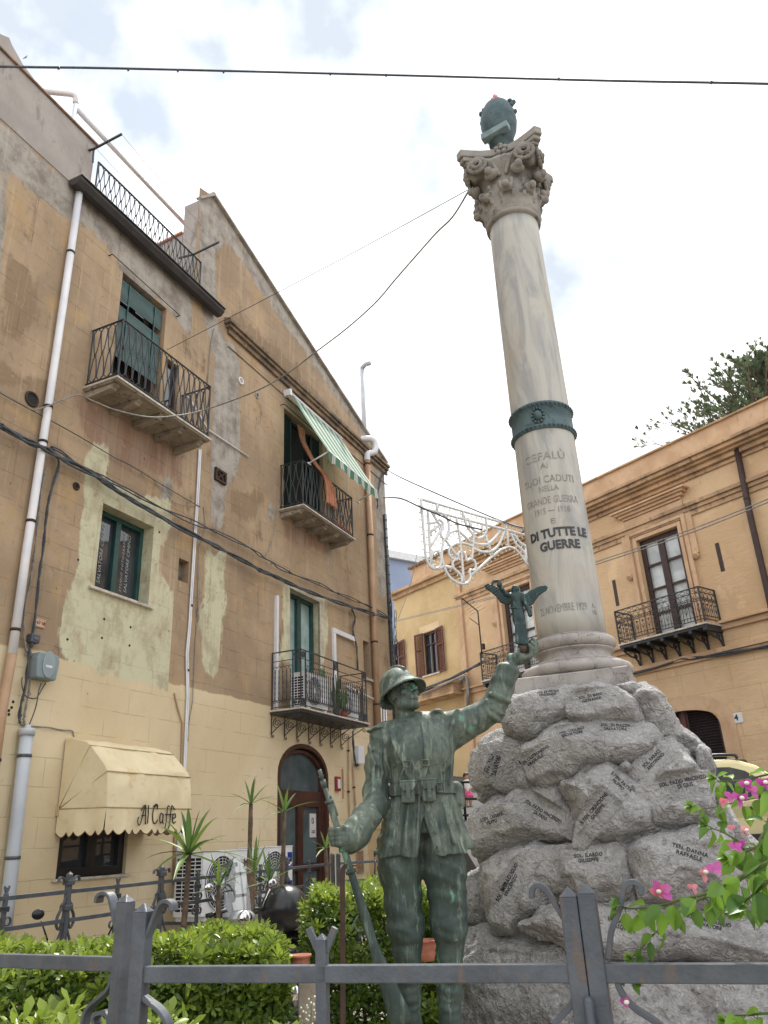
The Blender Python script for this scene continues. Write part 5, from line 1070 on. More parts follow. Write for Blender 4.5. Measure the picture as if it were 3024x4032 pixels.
b = NB('breccia_marble'); vo = b.n('ShaderNodeTexVoronoi', feature='DISTANCE_TO_EDGE'); vo.inputs['Scale'].default_value = 7; 
wn = b.n('ShaderNodeTexNoise'); wn.inputs['Scale'].default_value = 6; wn.inputs['Detail'].default_value = 6; b.l(b.tc.outputs['Object'], wn.inputs[0]); va = b.n('ShaderNodeVectorMath', operation='MULTIPLY_ADD'); b.l(wn.outputs[1], va.inputs[0]); va.inputs[1].default_value = (.35, .35, .35); b.l(b.tc.outputs['Object'], va.inputs[2]); b.l(va.outputs[0], vo.inputs['Vector'])
f = b.step(vo.outputs['Distance'], .0, .03, 1, 0); f = b.math('MULTIPLY', f, b.step(b.noise(3, 5), .36, .48)); col = b.mix(b.step(b.noise(3, 8, .65), .38, .62), srgb(166, 161, 157), srgb(140, 134, 131)); col = b.mix(b.math('MULTIPLY', f, .85), col, srgb(96, 82, 84)); col = b.mix(b.step(b.noise(2.1, 7, .6, vec=b.map((1, 1, 1), (5, 5, 5))), .60, .66), col, srgb(112, 98, 92))
b.bsdf(col, .55, 0, b.bump(b.noise(26, 6), .3, .006)); m_brec = b.m
m_bronze_blue = noisy('blue_green_bronze', srgb(84, 104, 106), srgb(64, 82, 88), 5, .6, .35, .3, 60, srgb(50, 62, 66))
MC = thing('monument_column', 'tall veined marble column with bronze band, engraved dedication and scrolled leafy capital', 'column', None, (CX, CY, 0))
zS0, zS1 = 3.17, 7.86
prof = [(.302-.034*(t**1.4), zS0+(zS1-zS0)*t) for t in [i/24 for i in range(25)]]
def rs(z): t = max(0, min(1, (z-zS0)/(zS1-zS0))); return .302-.034*(t**1.4)
m = MB(); m.lathe(prof, 64); m.build('shaft', m_marb, MC)
def torus_prof(r0, z0, z1, bulge, n=8): return [(r0+bulge*math.cos(R(-90+180*i/n)), (z0+z1)/2+(z1-z0)/2*math.sin(R(-90+180*i/n))) for i in range(n+1)]
m = MB(); P = [(.30, 2.80)]+torus_prof(.40, 2.81, 2.93, .08)+[(.405, 2.932), (.40, 2.945), (.35, 2.952), (.315, 2.98), (.305, 3.01), (.315, 3.035), (.345, 3.045), (.345, 3.055)]+torus_prof(.315, 3.058, 3.165, .055)+[(.318, 3.165), (.318, 3.175), (.300, 3.176)]
m.lathe(P, 64); m.build('moulded_base', m_brec, MC)
m = MB(); pr = TH0+math.pi/2-R(8); mt_ = Matrix.Rotation(pr, 4, 'Z'); m.box(-.50, .47, -.47, .47, 2.35, 2.809, mt_); m.build('plinth', m_brec, MC, bevel=.012)
m = MB(); m.lathe([(.285, 5.16)]+[(rs(5.16)+.012, 5.161)]+torus_prof(rs(5.2)+.012, 5.165, 5.215, .010, 4)+[(rs(5.2)+.008, 5.22), (rs(5.4)+.008, 5.40)]+torus_prof(rs(5.4)+.012, 5.405, 5.455, .010, 4)+[(rs(5.46)+.012, 5.458), (.28, 5.459)], 64, caps=False)
for zz in (5.19, 5.43):
    for k in range(44):
        a = 2*math.pi*k/44; r_ = rs(zz)+.022; m.sphere((r_*math.cos(a), r_*math.sin(a), zz), .014, 5, 4, (1, 1, 1.2))
bd = m.build('bronze_band', m_bronze_blue, MC)
m = MB(); a0 = TH0-.08; r_ = rs(5.3)+.012
def onc(dx, z, dr=0): a = a0+dx/r_; return ((r_+dr)*math.cos(a), (r_+dr)*math.sin(a), z)
m.sphere(onc(0, 5.30), .045, 8, 6, (1, 1, 1.25)); 
for k in range(12): t = 2*math.pi*k/12; m.sphere(onc(.055*math.cos(t), 5.305+.075*math.sin(t)), .018, 6, 4)
for k in (-1, 0, 1): m.sphere(onc(k*.03, 5.395), .014, 6, 4)
m.build('emblem', m_bronze_blue, bd)
def col_text(s, z, size, width, bold=0, shift=0, mt=None, dr=.0015, ext=.002, name='inscription', serif=False):
    me_ = text_mesh(s, size, ext, bold); xs = [v.co.x for v in me_.vertices]; wd = max(xs)-min(xs); k = width/wd
    bm = bmesh.new(); bm.from_mesh(me_); bmesh.ops.triangulate(bm, faces=bm.faces[:])
    for _ in range(2): bmesh.ops.subdivide_edges(bm, edges=[e for e in bm.edges if abs(e.verts[0].co.x-e.verts[1].co.x) > .02], cuts=1)
    bm.to_mesh(me_); bm.free()
    def f(c): zz = z+c.y; a = TH0+(c.x*k+shift)/rs(zz); r_ = rs(zz)+dr+c.z; return Vector((r_*math.cos(a), r_*math.sin(a), zz))
    xform_mesh(me_, f); return link(name, me_, mt or m_engr, MC)
m_engr = noisy('worn_engraving', srgb(124, 126, 122), srgb(156, 155, 150), 22, .8, 0, 0)
for s, p, sz, wd, sh_ in (('CEFALÙ', (430, 550), .115, .40, -.02), ('AI', (425, 620), .09, .07, -.03), ('SUOI CADUTI', (465, 715), .105, .50, -.01), ('NELLA', (458, 783), .08, .18, -.02), ('GRANDE GUERRA', (485, 865), .10, .52, -.01), ('1915 — 1918', (485, 940), .085, .33, -.02), ('E', (497, 1020), .07, .045, -.02)):
    q = (1900+p[0]/1.8437, 1500+p[1]/1.8437); col_text(s, zcol(*q), sz, wd, .0, sh_)
for s, p, sz, wd in (('DI TUTTE LE', (545, 1100), .115, .57), ('GUERRE', (560, 1190), .115, .37)):
    q = (1900+p[0]/1.8437, 1500+p[1]/1.8437); col_text(s, zcol(*q), sz, wd, .0035, .01, m_iron, .001, .006, 'bronze_letters')
q = (1900+560/1.8437, 1500+1650/1.8437); col_text('25 NOVEMBRE 1929', zcol(*q), .10, .44, 0, -.05)
q = (1900+795/1.8437, 1500+1640/1.8437); col_text('A.\nVII', zcol(*q), .06, .05, 0, .245)
# capital
m_cap = noisy('worn_capital_stone', srgb(150, 146, 140), srgb(124, 120, 116), 3, .85, 0, .4, 40, srgb(90, 88, 86))
CP = 7.86; A4 = [R(a) for a in (-61, 21, 115, 203)]
m = MB(); m.lathe([(.262, CP-.02)]+torus_prof(.275, CP, CP+.07, .03)+[(.272, CP+.075), (.278, CP+.25), (.30, CP+.45), (.345, CP+.62), (.40, CP+.70), (.40, CP+.74), (.2, CP+.76)], 48); bell = m.build('capital', m_cap, MC)
sd = SDF((-.66, -.66, CP+.0), (.66, .66, CP+1.02), .0115)
# leaves with bulbs
for row, (n_, z0, hh, r0, r1, off) in enumerate(((8, .06, .27, .285, .37, 0), (8, .10, .46, .29, .42, .5))):
    for k in range(n_):
        a = R(-61)+2*math.pi*(k+off)/n_; ca, sa = math.cos(a), math.sin(a); c_ = lambda r, z: (r*ca, r*sa, CP+z)
        Ml = [(-sa, ca, 0), (ca, sa, 0), (0, 0, 1)]
        sd.ell(c_(r0-.005, z0+hh*.42), (.092, .034, hh*.60), .012, 'u', Ml); sd.ell(c_(r1-.035, z0+hh*.92), (.080, .055, .060), .010, 'u', Ml); sd.ell(c_(r1+.020, z0+hh-.02), (.044, .044, .050), .002)
        sd.ell(c_(r0+.045, z0+hh*.40), (.020, .016, hh*.34), .006, 's', Ml)
        for sg in (1, -1):
            b_ = a+sg*.20; sd.cap(((r0)*math.cos(b_), r0*math.sin(b_), CP+z0), ((r0+.05)*math.cos(b_), (r0+.05)*math.sin(b_), CP+z0+hh*.7), .016, .02, .01)
# V-cuts between the leaves
for k in range(16):
    a = R(-61)+2*math.pi*(k+.5)/16
    for z_, s_ in ((.14, .022), (.30, .022)): sd.ell(((.335)*math.cos(a), .335*math.sin(a), CP+z_), (.02, .02, .05), .008, 's')
# volutes: a spiral roll on both sides of each corner
for i, a in enumerate(A4):
    for sg in (1, -1):
        na = a-sg*R(45); nx_, ny_ = math.cos(na), math.sin(na); tx, ty = -ny_*sg, nx_*sg   # side normal, tangent towards the corner
        base = (.365*nx_+.235*tx, .365*ny_+.235*ty); zc_ = CP+.70
        for kk in range(40):
            t = kk/39; r_ = .125*(1-.85*t); an = R(100)-t*2*math.pi*2.2
            c_ = (base[0]+tx*r_*math.cos(an)+nx_*(.02+.05*t), base[1]+ty*r_*math.cos(an)+ny_*(.02+.05*t), zc_+r_*math.sin(an))
            sd.ell(c_, (.025, .025, .025), .003)
        sd.cap((base[0]-nx_*.10, base[1]-ny_*.10, zc_), (base[0]-nx_*.06, base[1]-ny_*.06, zc_), .10, .09, .01)
        sd.chain([(.34*nx_+tx*.02, .34*ny_+ty*.02, CP+.52), (.36*nx_+tx*.08, .36*ny_+ty*.08, CP+.70), (base[0]+tx*.0, base[1]+ty*.0, zc_+.125)], [.02, .028, .028], .015)
    sd.cap((.42*math.cos(a), .42*math.sin(a), CP+.62), (.46*math.cos(a), .46*math.sin(a), CP+.80), .05, .06, .03)
sd.disp(lambda x, y, z: .008*fbm(x*14, y*14, z*14, 3)+.0)
me_ = sd.mesh('capital_carving'); link('carving', me_, m_cap, bell)
def abac(k, c):
    o = []
    for i in range(4):
        a, b_ = A4[i], A4[(i+1) % 4]; pa_ = Vector((math.cos(a), math.sin(a)))*k; pb_ = Vector((math.cos(b_), math.sin(b_)))*k; d = (pb_-pa_).normalized(); nn = Vector((d.y, -d.x))
        for j in range(9):
            t = j/8; o.append(tuple(pa_.lerp(pb_, .07+.86*t)-nn*c*math.sin(math.pi*t)))
    return o
m = MB(); m.prism(abac(.66, .15), CP+.86, CP+.96, 'xy'); m.prism(abac(.63, .15), CP+.80, CP+.859, 'xy'); m.prism(abac(.59, .14), CP+.76, CP+.799, 'xy'); ab = m.build('abacus', m_cap, MC, bevel=.01)
m = MB()
for a in A4:
    na = a-R(45); c_ = Vector((.315*math.cos(na), .315*math.sin(na), CP+.86)); n_ = Vector((math.cos(na), math.sin(na), 0)); t_ = Vector((-n_.y, n_.x, 0))
    for k in range(5): u = 2*math.pi*k/5+math.pi/2; m.sphere(c_+n_*.04+t_*(.05*math.cos(u))+Vector((0, 0, .05*math.sin(u))), .034, 8, 6, (1, 1, 1))
    m.sphere(c_+n_*.065, .022, 8, 6); m.sphere(c_+n_*.0, .05, 8, 6)
m.build('rosette', m_cap, ab)
# fire urn on top
t = thing('bronze_urn', 'round dark bronze fire urn with pink flame on top of the capital', 'urn', None, (CX, CY, CP+.961))
m = MB(); m.lathe([(.14, 0), (.14, .04), (.08, .09), (.075, .26), (.13, .34), (.15, .36)], 24); m.lathe([(.12, .361), (.16, .45), (.20, .55), (.218, .67), (.212, .79), (.18, .89), (.16, .94), (.15, .95), (.10, .93)], 32)
bo = m.build('bowl', m_bronze_blue, t, bevel=.004)
m = MB(); m.box(-.17, .17, -.20, -.10, .36, .45, Matrix.Rotation(pr-R(12), 4, 'Z')); m.build('name_block', noisy('pale_bronze', srgb(128, 146, 150), srgb(104, 122, 128), 9, .7, 0, .5, 60), bo, bevel=.008)
for sg in (-1, 1):
    m = MB(); a = pr
    for k in range(9): m.sphere((sg*(.165+.035*math.cos(k))*math.cos(a), sg*(.165+.035*math.cos(k))*math.sin(a)-.03+.02*math.sin(k*2), .76+.024*k), .034, 7, 5)
    m.build('ear_handle', m_bronze_blue, bo)
m = MB(); random.seed(4)
for k in range(22): t_ = k/22; a = k*2.4; m.sphere((.09*(1-t_)*math.cos(a), .09*(1-t_)*math.sin(a), .93+.24*t_), .045*(1-.55*t_), 7, 5, (1, 1, 1.4))
m.build('flame', noisy('faded_red_flame', srgb(206, 120, 140), srgb(184, 92, 116), 9, .6), t)
# ================================================================ boulder heap
def heap(z):
    zs_ = [-.3, .5, 1.2, 1.9, 2.45, 2.75]; return np.interp(z, zs_, [2.45, 2.3, 2.12, 1.86, 1.68, 1.64]), np.interp(z, zs_, [2.25, 1.95, 1.55, 1.10, .80, .68]), np.interp(z, zs_, [1.85, 1.60, 1.38, 1.16, .98, .84])
def onheap(px_, py_):
    d = ray(px_, py_); best = None
    for i in range(500):
        k = 4.0+i*.01; P = CAM+d*(k/d.y); xc, rx, ry = heap(P.z); v_ = ((P.x-xc)/rx)**2+((P.y-6.95)/ry)**2
        if best is None or v_ < best[0]: best = (v_, P)
        if v_ <= 1: return P
    return best[1]
b = NB('grey_limestone_rock'); big = b.noise(1.6, 8, .62, dist=.3); mid = b.noise(13, 10, .76, dist=.8); vo = b.n('ShaderNodeTexVoronoi'); vo.inputs['Scale'].default_value = 34; 
wn = b.n('ShaderNodeTexNoise'); wn.inputs['Scale'].default_value = 12; wn.inputs['Detail'].default_value = 5; b.l(b.tc.outputs['Object'], wn.inputs[0]); va = b.n('ShaderNodeVectorMath', operation='MULTIPLY_ADD'); b.l(wn.outputs[1], va.inputs[0]); va.inputs[1].default_value = (.12, .12, .12); b.l(b.map((1, 1, 1.5)), va.inputs[2]); b.l(va.outputs[0], vo.inputs['Vector'])
col = b.mix(b.step(big, .38, .62), srgb(186, 184, 184), srgb(160, 158, 158)); col = b.mix(b.math('MULTIPLY', b.step(mid, .50, .62), .75), col, srgb(200, 198, 196)); col = b.mix(b.math('MULTIPLY', b.step(mid, .46, .36), .6), col, srgb(110, 105, 103))
col = b.mix(b.math('MULTIPLY', b.step(b.noise(2.2, 6, .6, vec=b.map((1, 1, 1), (9, 3, 3))), .62, .74), .3), col, srgb(164, 148, 128))
col = b.mix(b.math('MULTIPLY', b.step(b.noise(30, 6, .74, dist=.6), .56, .63), .8), col, srgb(206, 206, 206)); col = b.mix(b.math('MULTIPLY', b.step(b.noise(22, 7, .74, dist=.6), .43, .36), .6), col, srgb(96, 93, 93))
h = b.math('ADD', b.math('MULTIPLY', mid, 1.6), b.math('MULTIPLY', vo.outputs['Distance'], .9)); b.bsdf(col, .85, 0, b.bump(h, 1.0, .030)); m_rock = b.m
m_mortar = noisy('rubble_mortar', srgb(104, 96, 90), srgb(84, 78, 74), 9, .95, 0, .9, 30, srgb(124, 116, 108))
m = MB(); n = 40; zz_ = [-.2, .1, .4, .7, 1.0, 1.3, 1.6, 1.9, 2.2, 2.45, 2.6]
for z in zz_:
    xc, rx, ry = heap(z)
    for j in range(n): a = 2*math.pi*j/n; k_ = .62+.10*mnoise.noise(Vector((math.cos(a)*4, math.sin(a)*4, z*4))); m.v.append((xc+rx*k_*math.cos(a), 6.95+ry*k_*math.sin(a), z))
m.f = [(i*n+j, i*n+(j+1) % n, (i+1)*n+(j+1) % n, (i+1)*n+j) for i in range(len(zz_)-1) for j in range(n)]+[tuple((len(zz_)-1)*n+j for j in range(n))]; m.sm = [True]*len(m.f)
tag(m.build('rubble_mound', m_rock), 'rubble and mortar mound filling the gaps between the grey boulders under the column', 'mound')
BL = [
 (e7((240, 260), (290, 180), (400, 152), (560, 146), (650, 160), (636, 225), (605, 295), (520, 325), (420, 405), (340, 430), (250, 392), (233, 330)), 'topmost left boulder of the heap, tucked under the left corner of the column plinth',
   [('SOL DI PAOLA\nVINCENZO', (485, 175), 3, 30)]),
 (e7((632, 165), (740, 108), (830, 122), (900, 158), (962, 208), (985, 290), (955, 332), (880, 318), (760, 326), (655, 318), (620, 285), (618, 200)), 'topmost middle boulder of the heap, pale and rounded right in front of the plinth',
   [('SOL. DI MAIO\nGIOVANNI', (715, 200), 6, 34)]),
 (e7((945, 140), (1020, 124), (1095, 165), (1155, 245), (1210, 325), (1290, 395), (1340, 450), (1372, 560), (1372, 640), (1290, 570), (1210, 480), (1110, 445), (1060, 452), (1050, 370), (985, 255), (925, 190)), 'long pale boulder sloping down the upper right shoulder of the heap', []),
 (e7((345, 455), (430, 402), (520, 348), (640, 326), (760, 322), (920, 328), (1012, 350), (1060, 400), (1052, 475), (980, 525), (880, 550), (700, 585), (560, 640), (440, 660), (385, 612), (336, 500)), 'widest upper boulder of the heap, carrying three engraved names',
   [('SOL. CIOLINO\nSALVATORE', (612, 383), 9, 34), ('SOL. DI PIAZZA\nSALVATORE', (845, 357), -5, 34), ('S.TEN.CASTRONOVO\nEMANUELE', (412, 522), 22, 34)]),
 (e7((92, 560), (108, 470), (168, 398), (232, 362), (300, 400), (342, 442), (346, 520), (334, 625), (290, 690), (190, 730), (118, 780), (86, 680)), 'upright dark boulder at the upper left edge of the heap, engraved steeply upwards',
   [('SOL. FAILLA\nSALVATORE', (192, 555), 62, 34)]),
 (e7((890, 590), (1000, 500), (1080, 448), (1150, 440), (1225, 488), (1290, 560), (1325, 640), (1392, 720), (1412, 800), (1410, 875), (1300, 890), (1150, 888), (1040, 870), (1015, 800), (985, 700), (935, 622)), 'big rounded boulder at the upper right with two engraved names, behind the top bougainvillea spray',
   [('SOL. FARACI\nANTONINO', (1048, 532), 38, 34), ('SOL. FAZIO VINCENZO\nDI GIUS', (1212, 655), 9, 38)]),
 (e7((76, 830), (150, 755), (290, 686), (450, 650), (572, 655), (604, 740), (655, 820), (672, 900), (664, 968), (560, 992), (400, 998), (250, 1018), (150, 1060), (64, 1105), (58, 950)), 'broad left boulder beside the statue elbow with two engraved names',
   [('S.TEN. CASSATA\nFILIPPO', (185, 850), 9, 36), ('SOL. FAZIO VINCENZO\nDI PASO', (452, 818), -30, 36)]),
 (e7((566, 652), (680, 600), (800, 578), (882, 592), (950, 642), (995, 722), (1035, 800), (1038, 872), (950, 926), (860, 962), (760, 956), (676, 978), (668, 880), (622, 790)), 'central faceted boulder of the heap with engraved names slanting both ways',
   [('S.TEN. CIRINCIONE\nGIUSEPPE', (740, 800), 42, 36), ('S.TEN. FATTA\nFILIPPO', (868, 655), -50, 34)]),
 (e8((136, 292), (180, 246), (300, 206), (500, 178), (700, 148), (860, 150), (910, 190), (945, 290), (978, 390), (955, 472), (800, 476), (600, 472), (505, 498), (405, 548), (322, 600), (188, 602), (160, 480), (130, 350)), 'broad lower boulder behind the hooked fence scroll with one level and one steep engraved name',
   [('SOL. ILARDO\nGIUSEPPE', None, 4, 38, (700, 240)), ('SOL. IMBRAGUGLIO\nVINCENZO', None, 57, 38, (278, 380))]),
 (e8((905, 190), (950, 128), (1040, 86), (1180, 70), (1350, 64), (1440, 108), (1510, 250), (1552, 400), (1580, 510), (1500, 568), (1400, 538), (1250, 528), (1100, 490), (970, 468), (955, 340), (925, 270)), 'large right boulder above the long bougainvillea branch',
   [('TEN. DANNA\nRAFFAELE', None, -22, 42, (1240, 215))]),
 (e8((34, 330), (130, 306), (156, 420), (162, 520), (124, 600), (36, 602), (24, 450)), 'small boulder wedged beside the statue left knee', []),
 (e8((-112, 660), (-165, 800), (-190, 960), (-160, 1100), (-130, 1300), (720, 1300), (700, 900), (645, 730), (560, 664), (400, 612), (150, 590), (30, 615), (-45, 640)), 'huge bottom left boulder behind the statue legs and the front fence rail',
   [('S.TEN.GAMBARO\nGIUSEPPE', None, 1, 36, (260, 645))]),
 (e8((470, 506), (600, 474), (800, 482), (970, 470), (1100, 492), (1250, 532), (1400, 542), (1520, 575), (1659, 620), (1780, 700), (1780, 850), (1300, 800), (900, 788), (705, 766), (640, 706), (510, 648), (332, 606), (400, 546)), 'wide lower boulder behind the pair of fence posts and the bougainvillea leaves',
   [('SOL. IMBRAGUGLIO\nSALVATORE', None, -14, 34, (1340, 590)), ('IMBRAGUGLIO\nPASQUALE', None, -14, 36, (890, 600))]),
 (e8((700, 790), (900, 792), (1300, 806), (1780, 860), (1900, 1350), (735, 1350)), 'enormous bottom right boulder under the front fence rail', []),
 (e7((1330, 470), (1372, 560), (1400, 690), (1450, 780), (1530, 900), (1610, 1050), (1760, 1250), (1860, 1500), (1660, 1420), (1530, 1110), (1430, 880), (1395, 720), (1340, 600)), 'long rough boulder forming the right flank of the heap beside the yellow car', []),
 (e7((862, 128), (930, 104), (990, 125), (1000, 170), (945, 200), (895, 170)), 'small stone wedged between the pale top boulders beside the plinth', []),
 (e7((318, 620), (352, 560), (392, 600), (380, 660), (330, 680)), 'small dark stone wedged between the upright left boulder and the wide upper boulder', []),
 (e7((870, 560), (900, 536), (930, 560), (915, 590), (880, 592)), 'tiny round pebble set between the central and the upper right boulder', []),
]
def make_boulder(i, poly, label, texts):
    P3 = [onheap(*p) for p in poly]; c = sum(P3, Vector())/len(P3)
    xc, rx, ry = heap(c.z); eps = .05; xc2, rx2, ry2 = heap(c.z+eps)
    u0 = (c.x-xc)/rx; v0 = (c.y-6.95)/ry; nx_, ny_ = u0/rx, v0/ry; nv = Vector((nx_, ny_, 0)).normalized(); nv.z = (ry-ry2)/eps*.75; nv.normalize()
    toC = (CAM-c).normalized(); nv = (nv*.65+toC*.35).normalized()
    ux = Vector((0, 0, 1)).cross(nv).normalized(); uy = nv.cross(ux)
    # outline on the plane through c: intersect the pixel rays with it
    Q = []
    for p in poly:
        d = ray(*p); k = (c-CAM).dot(nv)/d.dot(nv); Pp = CAM+d*k-c; Q.append((Pp.dot(ux), Pp.dot(uy)))
    Q = np.array(Q); lo = Q.min(0); hi = Q.max(0); sz = (hi-lo).min(); T = min(.42, max(.10, sz*.42)); r_ = min(.17, sz*.30)
    vs = .014 if sz > .3 else .009
    s = SDF((lo[0]-.08, lo[1]-.08, -T-.06), (hi[0]+.08, hi[1]+.08, T+.10), vs)
    gx_, gy_ = np.meshgrid(s.ax[0], s.ax[1], indexing='ij'); d2_ = sdpoly(np.stack([gx_.ravel(), gy_.ravel()], 1), Q).reshape(gx_.shape)
    d2_ = d2_+.035*fbm(gx_*4, gy_*4, gx_*0+i, 3, i)-.007
    # domed front
    a = np.maximum(d2_+r_, 0)[:, :, None]; zz = s.ax[2][None, None, :]
    dome = (T*.42+.58*T*np.sqrt(np.clip(1-(1-np.clip(-d2_/(sz*.45), 0, 1))**2, 0, 1)))[:, :, None]
    b_ = np.maximum(np.abs(zz)-dome+r_, 0); f = np.sqrt(a*a+b_*b_)-r_+np.minimum(np.maximum((d2_+r_)[:, :, None], np.abs(zz)-dome+r_), 0)
    s.f[:] = f
    idx = np.nonzero(np.abs(s.f) < .13); X, Y, Z = [s.ax[k][idx[k]] for k in range(3)]; sd_ = i*7
    cut = .13*np.abs(fbm(X*1.8, Y*1.8, Z*1.8+i*3, 2, sd_))+.035*fbm(X*4.5, Y*4.5, Z*4.5, 2, sd_+1)+.05*np.abs(fbm(X*8, Y*10, Z*8, 3, sd_+2))+.016*fbm(X*28, Y*28, Z*28, 2, sd_+3)
    # facets: quantised plane steps
    st = np.round((fbm(X*3, Y*3, Z*3, 2, sd_+5))*4)/4*.05
    s.f[idx] += ((cut+st-.085)*min(1, sz/.5)).astype(np.float32)
    # engraved fields are dressed flatter
    flats = []
    for t in texts:
        pc = e7(t[1])[0] if t[1] is not None else e8(t[4])[0]
        d = ray(*pc); k = (c+nv*T*.8-CAM).dot(nv)/d.dot(nv); Pp = CAM+d*k-c; flats.append((Pp.dot(ux), Pp.dot(uy), t))
    me_ = s.mesh('boulder'); Mx = Matrix(((ux.x, uy.x, nv.x, c.x), (ux.y, uy.y, nv.y, c.y), (ux.z, uy.z, nv.z, c.z), (0, 0, 0, 1)))
    Mx = Matrix.Translation(-nv*T*.62) @ Mx
    # local flattening round the texts
    co = np.empty(len(me_.vertices)*3); me_.vertices.foreach_get('co', co); co = co.reshape(-1, 3)
    for (tx, ty, t) in flats:
        n_ch = max(len(l) for l in t[0].split('\n')); hw = n_ch*.0165; hh = .075; a = R(t[2]); dx, dy = co[:, 0]-tx, co[:, 1]-ty; ex = dx*math.cos(a)+dy*math.sin(a); ey = -dx*math.sin(a)+dy*math.cos(a)
        wgt = np.clip(1.4-np.maximum(np.abs(ex)/hw, np.abs(ey)/hh), 0, .4)/.4; wgt = wgt*wgt*(3-2*wgt); sel = (co[:, 2] > 0) & (wgt > 0)
        if sel.sum() > 20:
            A_ = np.stack([co[sel, 0], co[sel, 1], np.ones(sel.sum())], 1); sol = np.linalg.lstsq(A_, co[sel, 2], rcond=None)[0]; co[sel, 2] += wgt[sel]*.85*(A_@sol-co[sel, 2])
    me_.vertices.foreach_set('co', co.ravel()); me_.update()
    if False: me_.polygons.foreach_set('use_smooth', [False]*len(me_.polygons))
    o = link('boulder', me_, m_rock); o.matrix_world = Mx; tag(o, label, 'boulder', 'boulders of the monument heap'); 
    bv = BVHTree.FromPolygons([v.co.copy() for v in me_.vertices], [tuple(p.vertices) for p in me_.polygons])
    for (tx, ty, t) in flats:
        # recompute the centre on the real surface
        pc = e7(t[1])[0] if t[1] is not None else e8(t[4])[0]; Mi = Mx.inverted(); o_ = Mi @ CAM; d_ = (Mi.to_3x3() @ ray(*pc)).normalized(); rr = bv.ray_cast(o_, d_)
        if rr[0] is not None: tx, ty = rr[0].x, rr[0].y
        size = t[3]*.00096; tm = text_mesh(t[0], size, .0, .0009, 'CENTER', 0, 1.06, .95); bm = bmesh.new(); bm.from_mesh(tm); bmesh.ops.triangulate(bm, faces=bm.faces[:])
        for _ in range(3):
            ed = [e for e in bm.edges if e.calc_length() > .014]
            if ed: bmesh.ops.subdivide_edges(bm, edges=ed, cuts=1)
        bmesh.ops.triangulate(bm, faces=bm.faces[:]); a = R(t[2])
        for v in bm.verts:
            x_, y_ = v.co.x*.86, v.co.y; X_, Y_ = tx+x_*math.cos(a)-y_*math.sin(a), ty+x_*math.sin(a)+y_*math.cos(a); rr = bv.ray_cast(Vector((X_, Y_, 1.5)), Vector((0, 0, -1)))
            v.co = Vector((X_, Y_, (rr[0].z if rr[0] is not None else T)+.0035))
        bm.to_mesh(tm); bm.free(); link('inscription', tm, m_eng, o)
for i, B_ in enumerate(BL): make_boulder(i, *B_)
# ================================================================ bronze soldier
def S(px_, py_, dy=0.0): return np.array(atY(px_, py_, 5.0+dy))
def r_(px_, py_, r, dy=0.0): P = atY(px_, py_, 5.0+dy)-CAM; return r*P.dot(_F)/FPX
b = NB('verdigris_bronze'); mid = b.noise(6, 9, .68, dist=.5); st_ = b.noise(2.0, 8, .66, vec=b.map((13, 13, 1.6)), dist=.5); fin = b.noise(38, 5, .6); xyz = b.n('ShaderNodeSeparateXYZ'); b.l(b.tc.outputs['Object'], xyz.inputs[0])
col = b.mix(b.step(mid, .38, .62), srgb(68, 81, 75), srgb(102, 113, 102)); col = b.mix(b.math('MULTIPLY', b.step(st_, .50, .72), .75), col, srgb(158, 166, 150)); col = b.mix(b.math('MULTIPLY', b.step(b.noise(17, 8, .7), .48, .62), .5), col, srgb(74, 88, 84))
col = b.mix(b.math('MULTIPLY', b.step(st_, .45, .33), .75), col, srgb(44, 58, 58)); leg = b.step(b.math('ADD', xyz.outputs[2], b.math('MULTIPLY', mid, .3)), 1.55, 1.85, 1, 0)
col = b.mix(b.math('MULTIPLY', leg, .72), col, b.mix(b.step(st_, .55, .68), srgb(34, 52, 50), srgb(90, 118, 106))); col = b.mix(b.math('MULTIPLY', b.step(fin, .62, .7), .35), col, srgb(40, 52, 50))
col = b.mix(b.math('MULTIPLY', b.step(b.noise(3.1, 6, .6, vec=b.map((2, 2, 1), (5, 1, 1))), .63, .68), .7), col, srgb(104, 156, 134))
b.bsdf(col, b.step(fin, .3, .7, .52, .75), .08, b.bump(b.math('ADD', fin, b.math('MULTIPLY', mid, .8)), .3, .006)); m_brz = b.m
s = SDF((-.62, 4.45, .38), (1.12, 5.32, 3.02), .0075)
RR = lambda px_, py_, r, dy=0: r_(px_, py_, r, dy)
K = lambda a: RR(1650, 3000, a)
# torso
cen = S(1655, 2985, .03); s.ell(cen, (.205, .145, .27), .03); s.ell(S(1658, 3100, .03), (.184, .130, .17), .06)
s.cap(S(1525, 2898, .03), S(1728, 2862, .03), .085, .09, .07)
s.ell(S(1600, 2960, -.06), (.095, .075, .11), .08); s.ell(S(1712, 2950, -.06), (.095, .075, .11), .08)
s.cap(S(1585, 2905, .03), S(1650, 2890, .03), .10, .10, .06)
# collar and neck
s.cap(S(1602, 2880, .01), S(1599, 2862, .01), .080, .076, .015); s.cap(S(1600, 2850, .01), S(1590, 2790, .015), .060, .056, .008)
for zc_ in (2838, 2868): s.chain([S(1600, zc_, .01)+np.array([.080*math.cos(a), .080*math.sin(a), .006*math.sin(a)]) for a in [R(k_*24) for k_ in range(16)]], [.010]*16, .008)
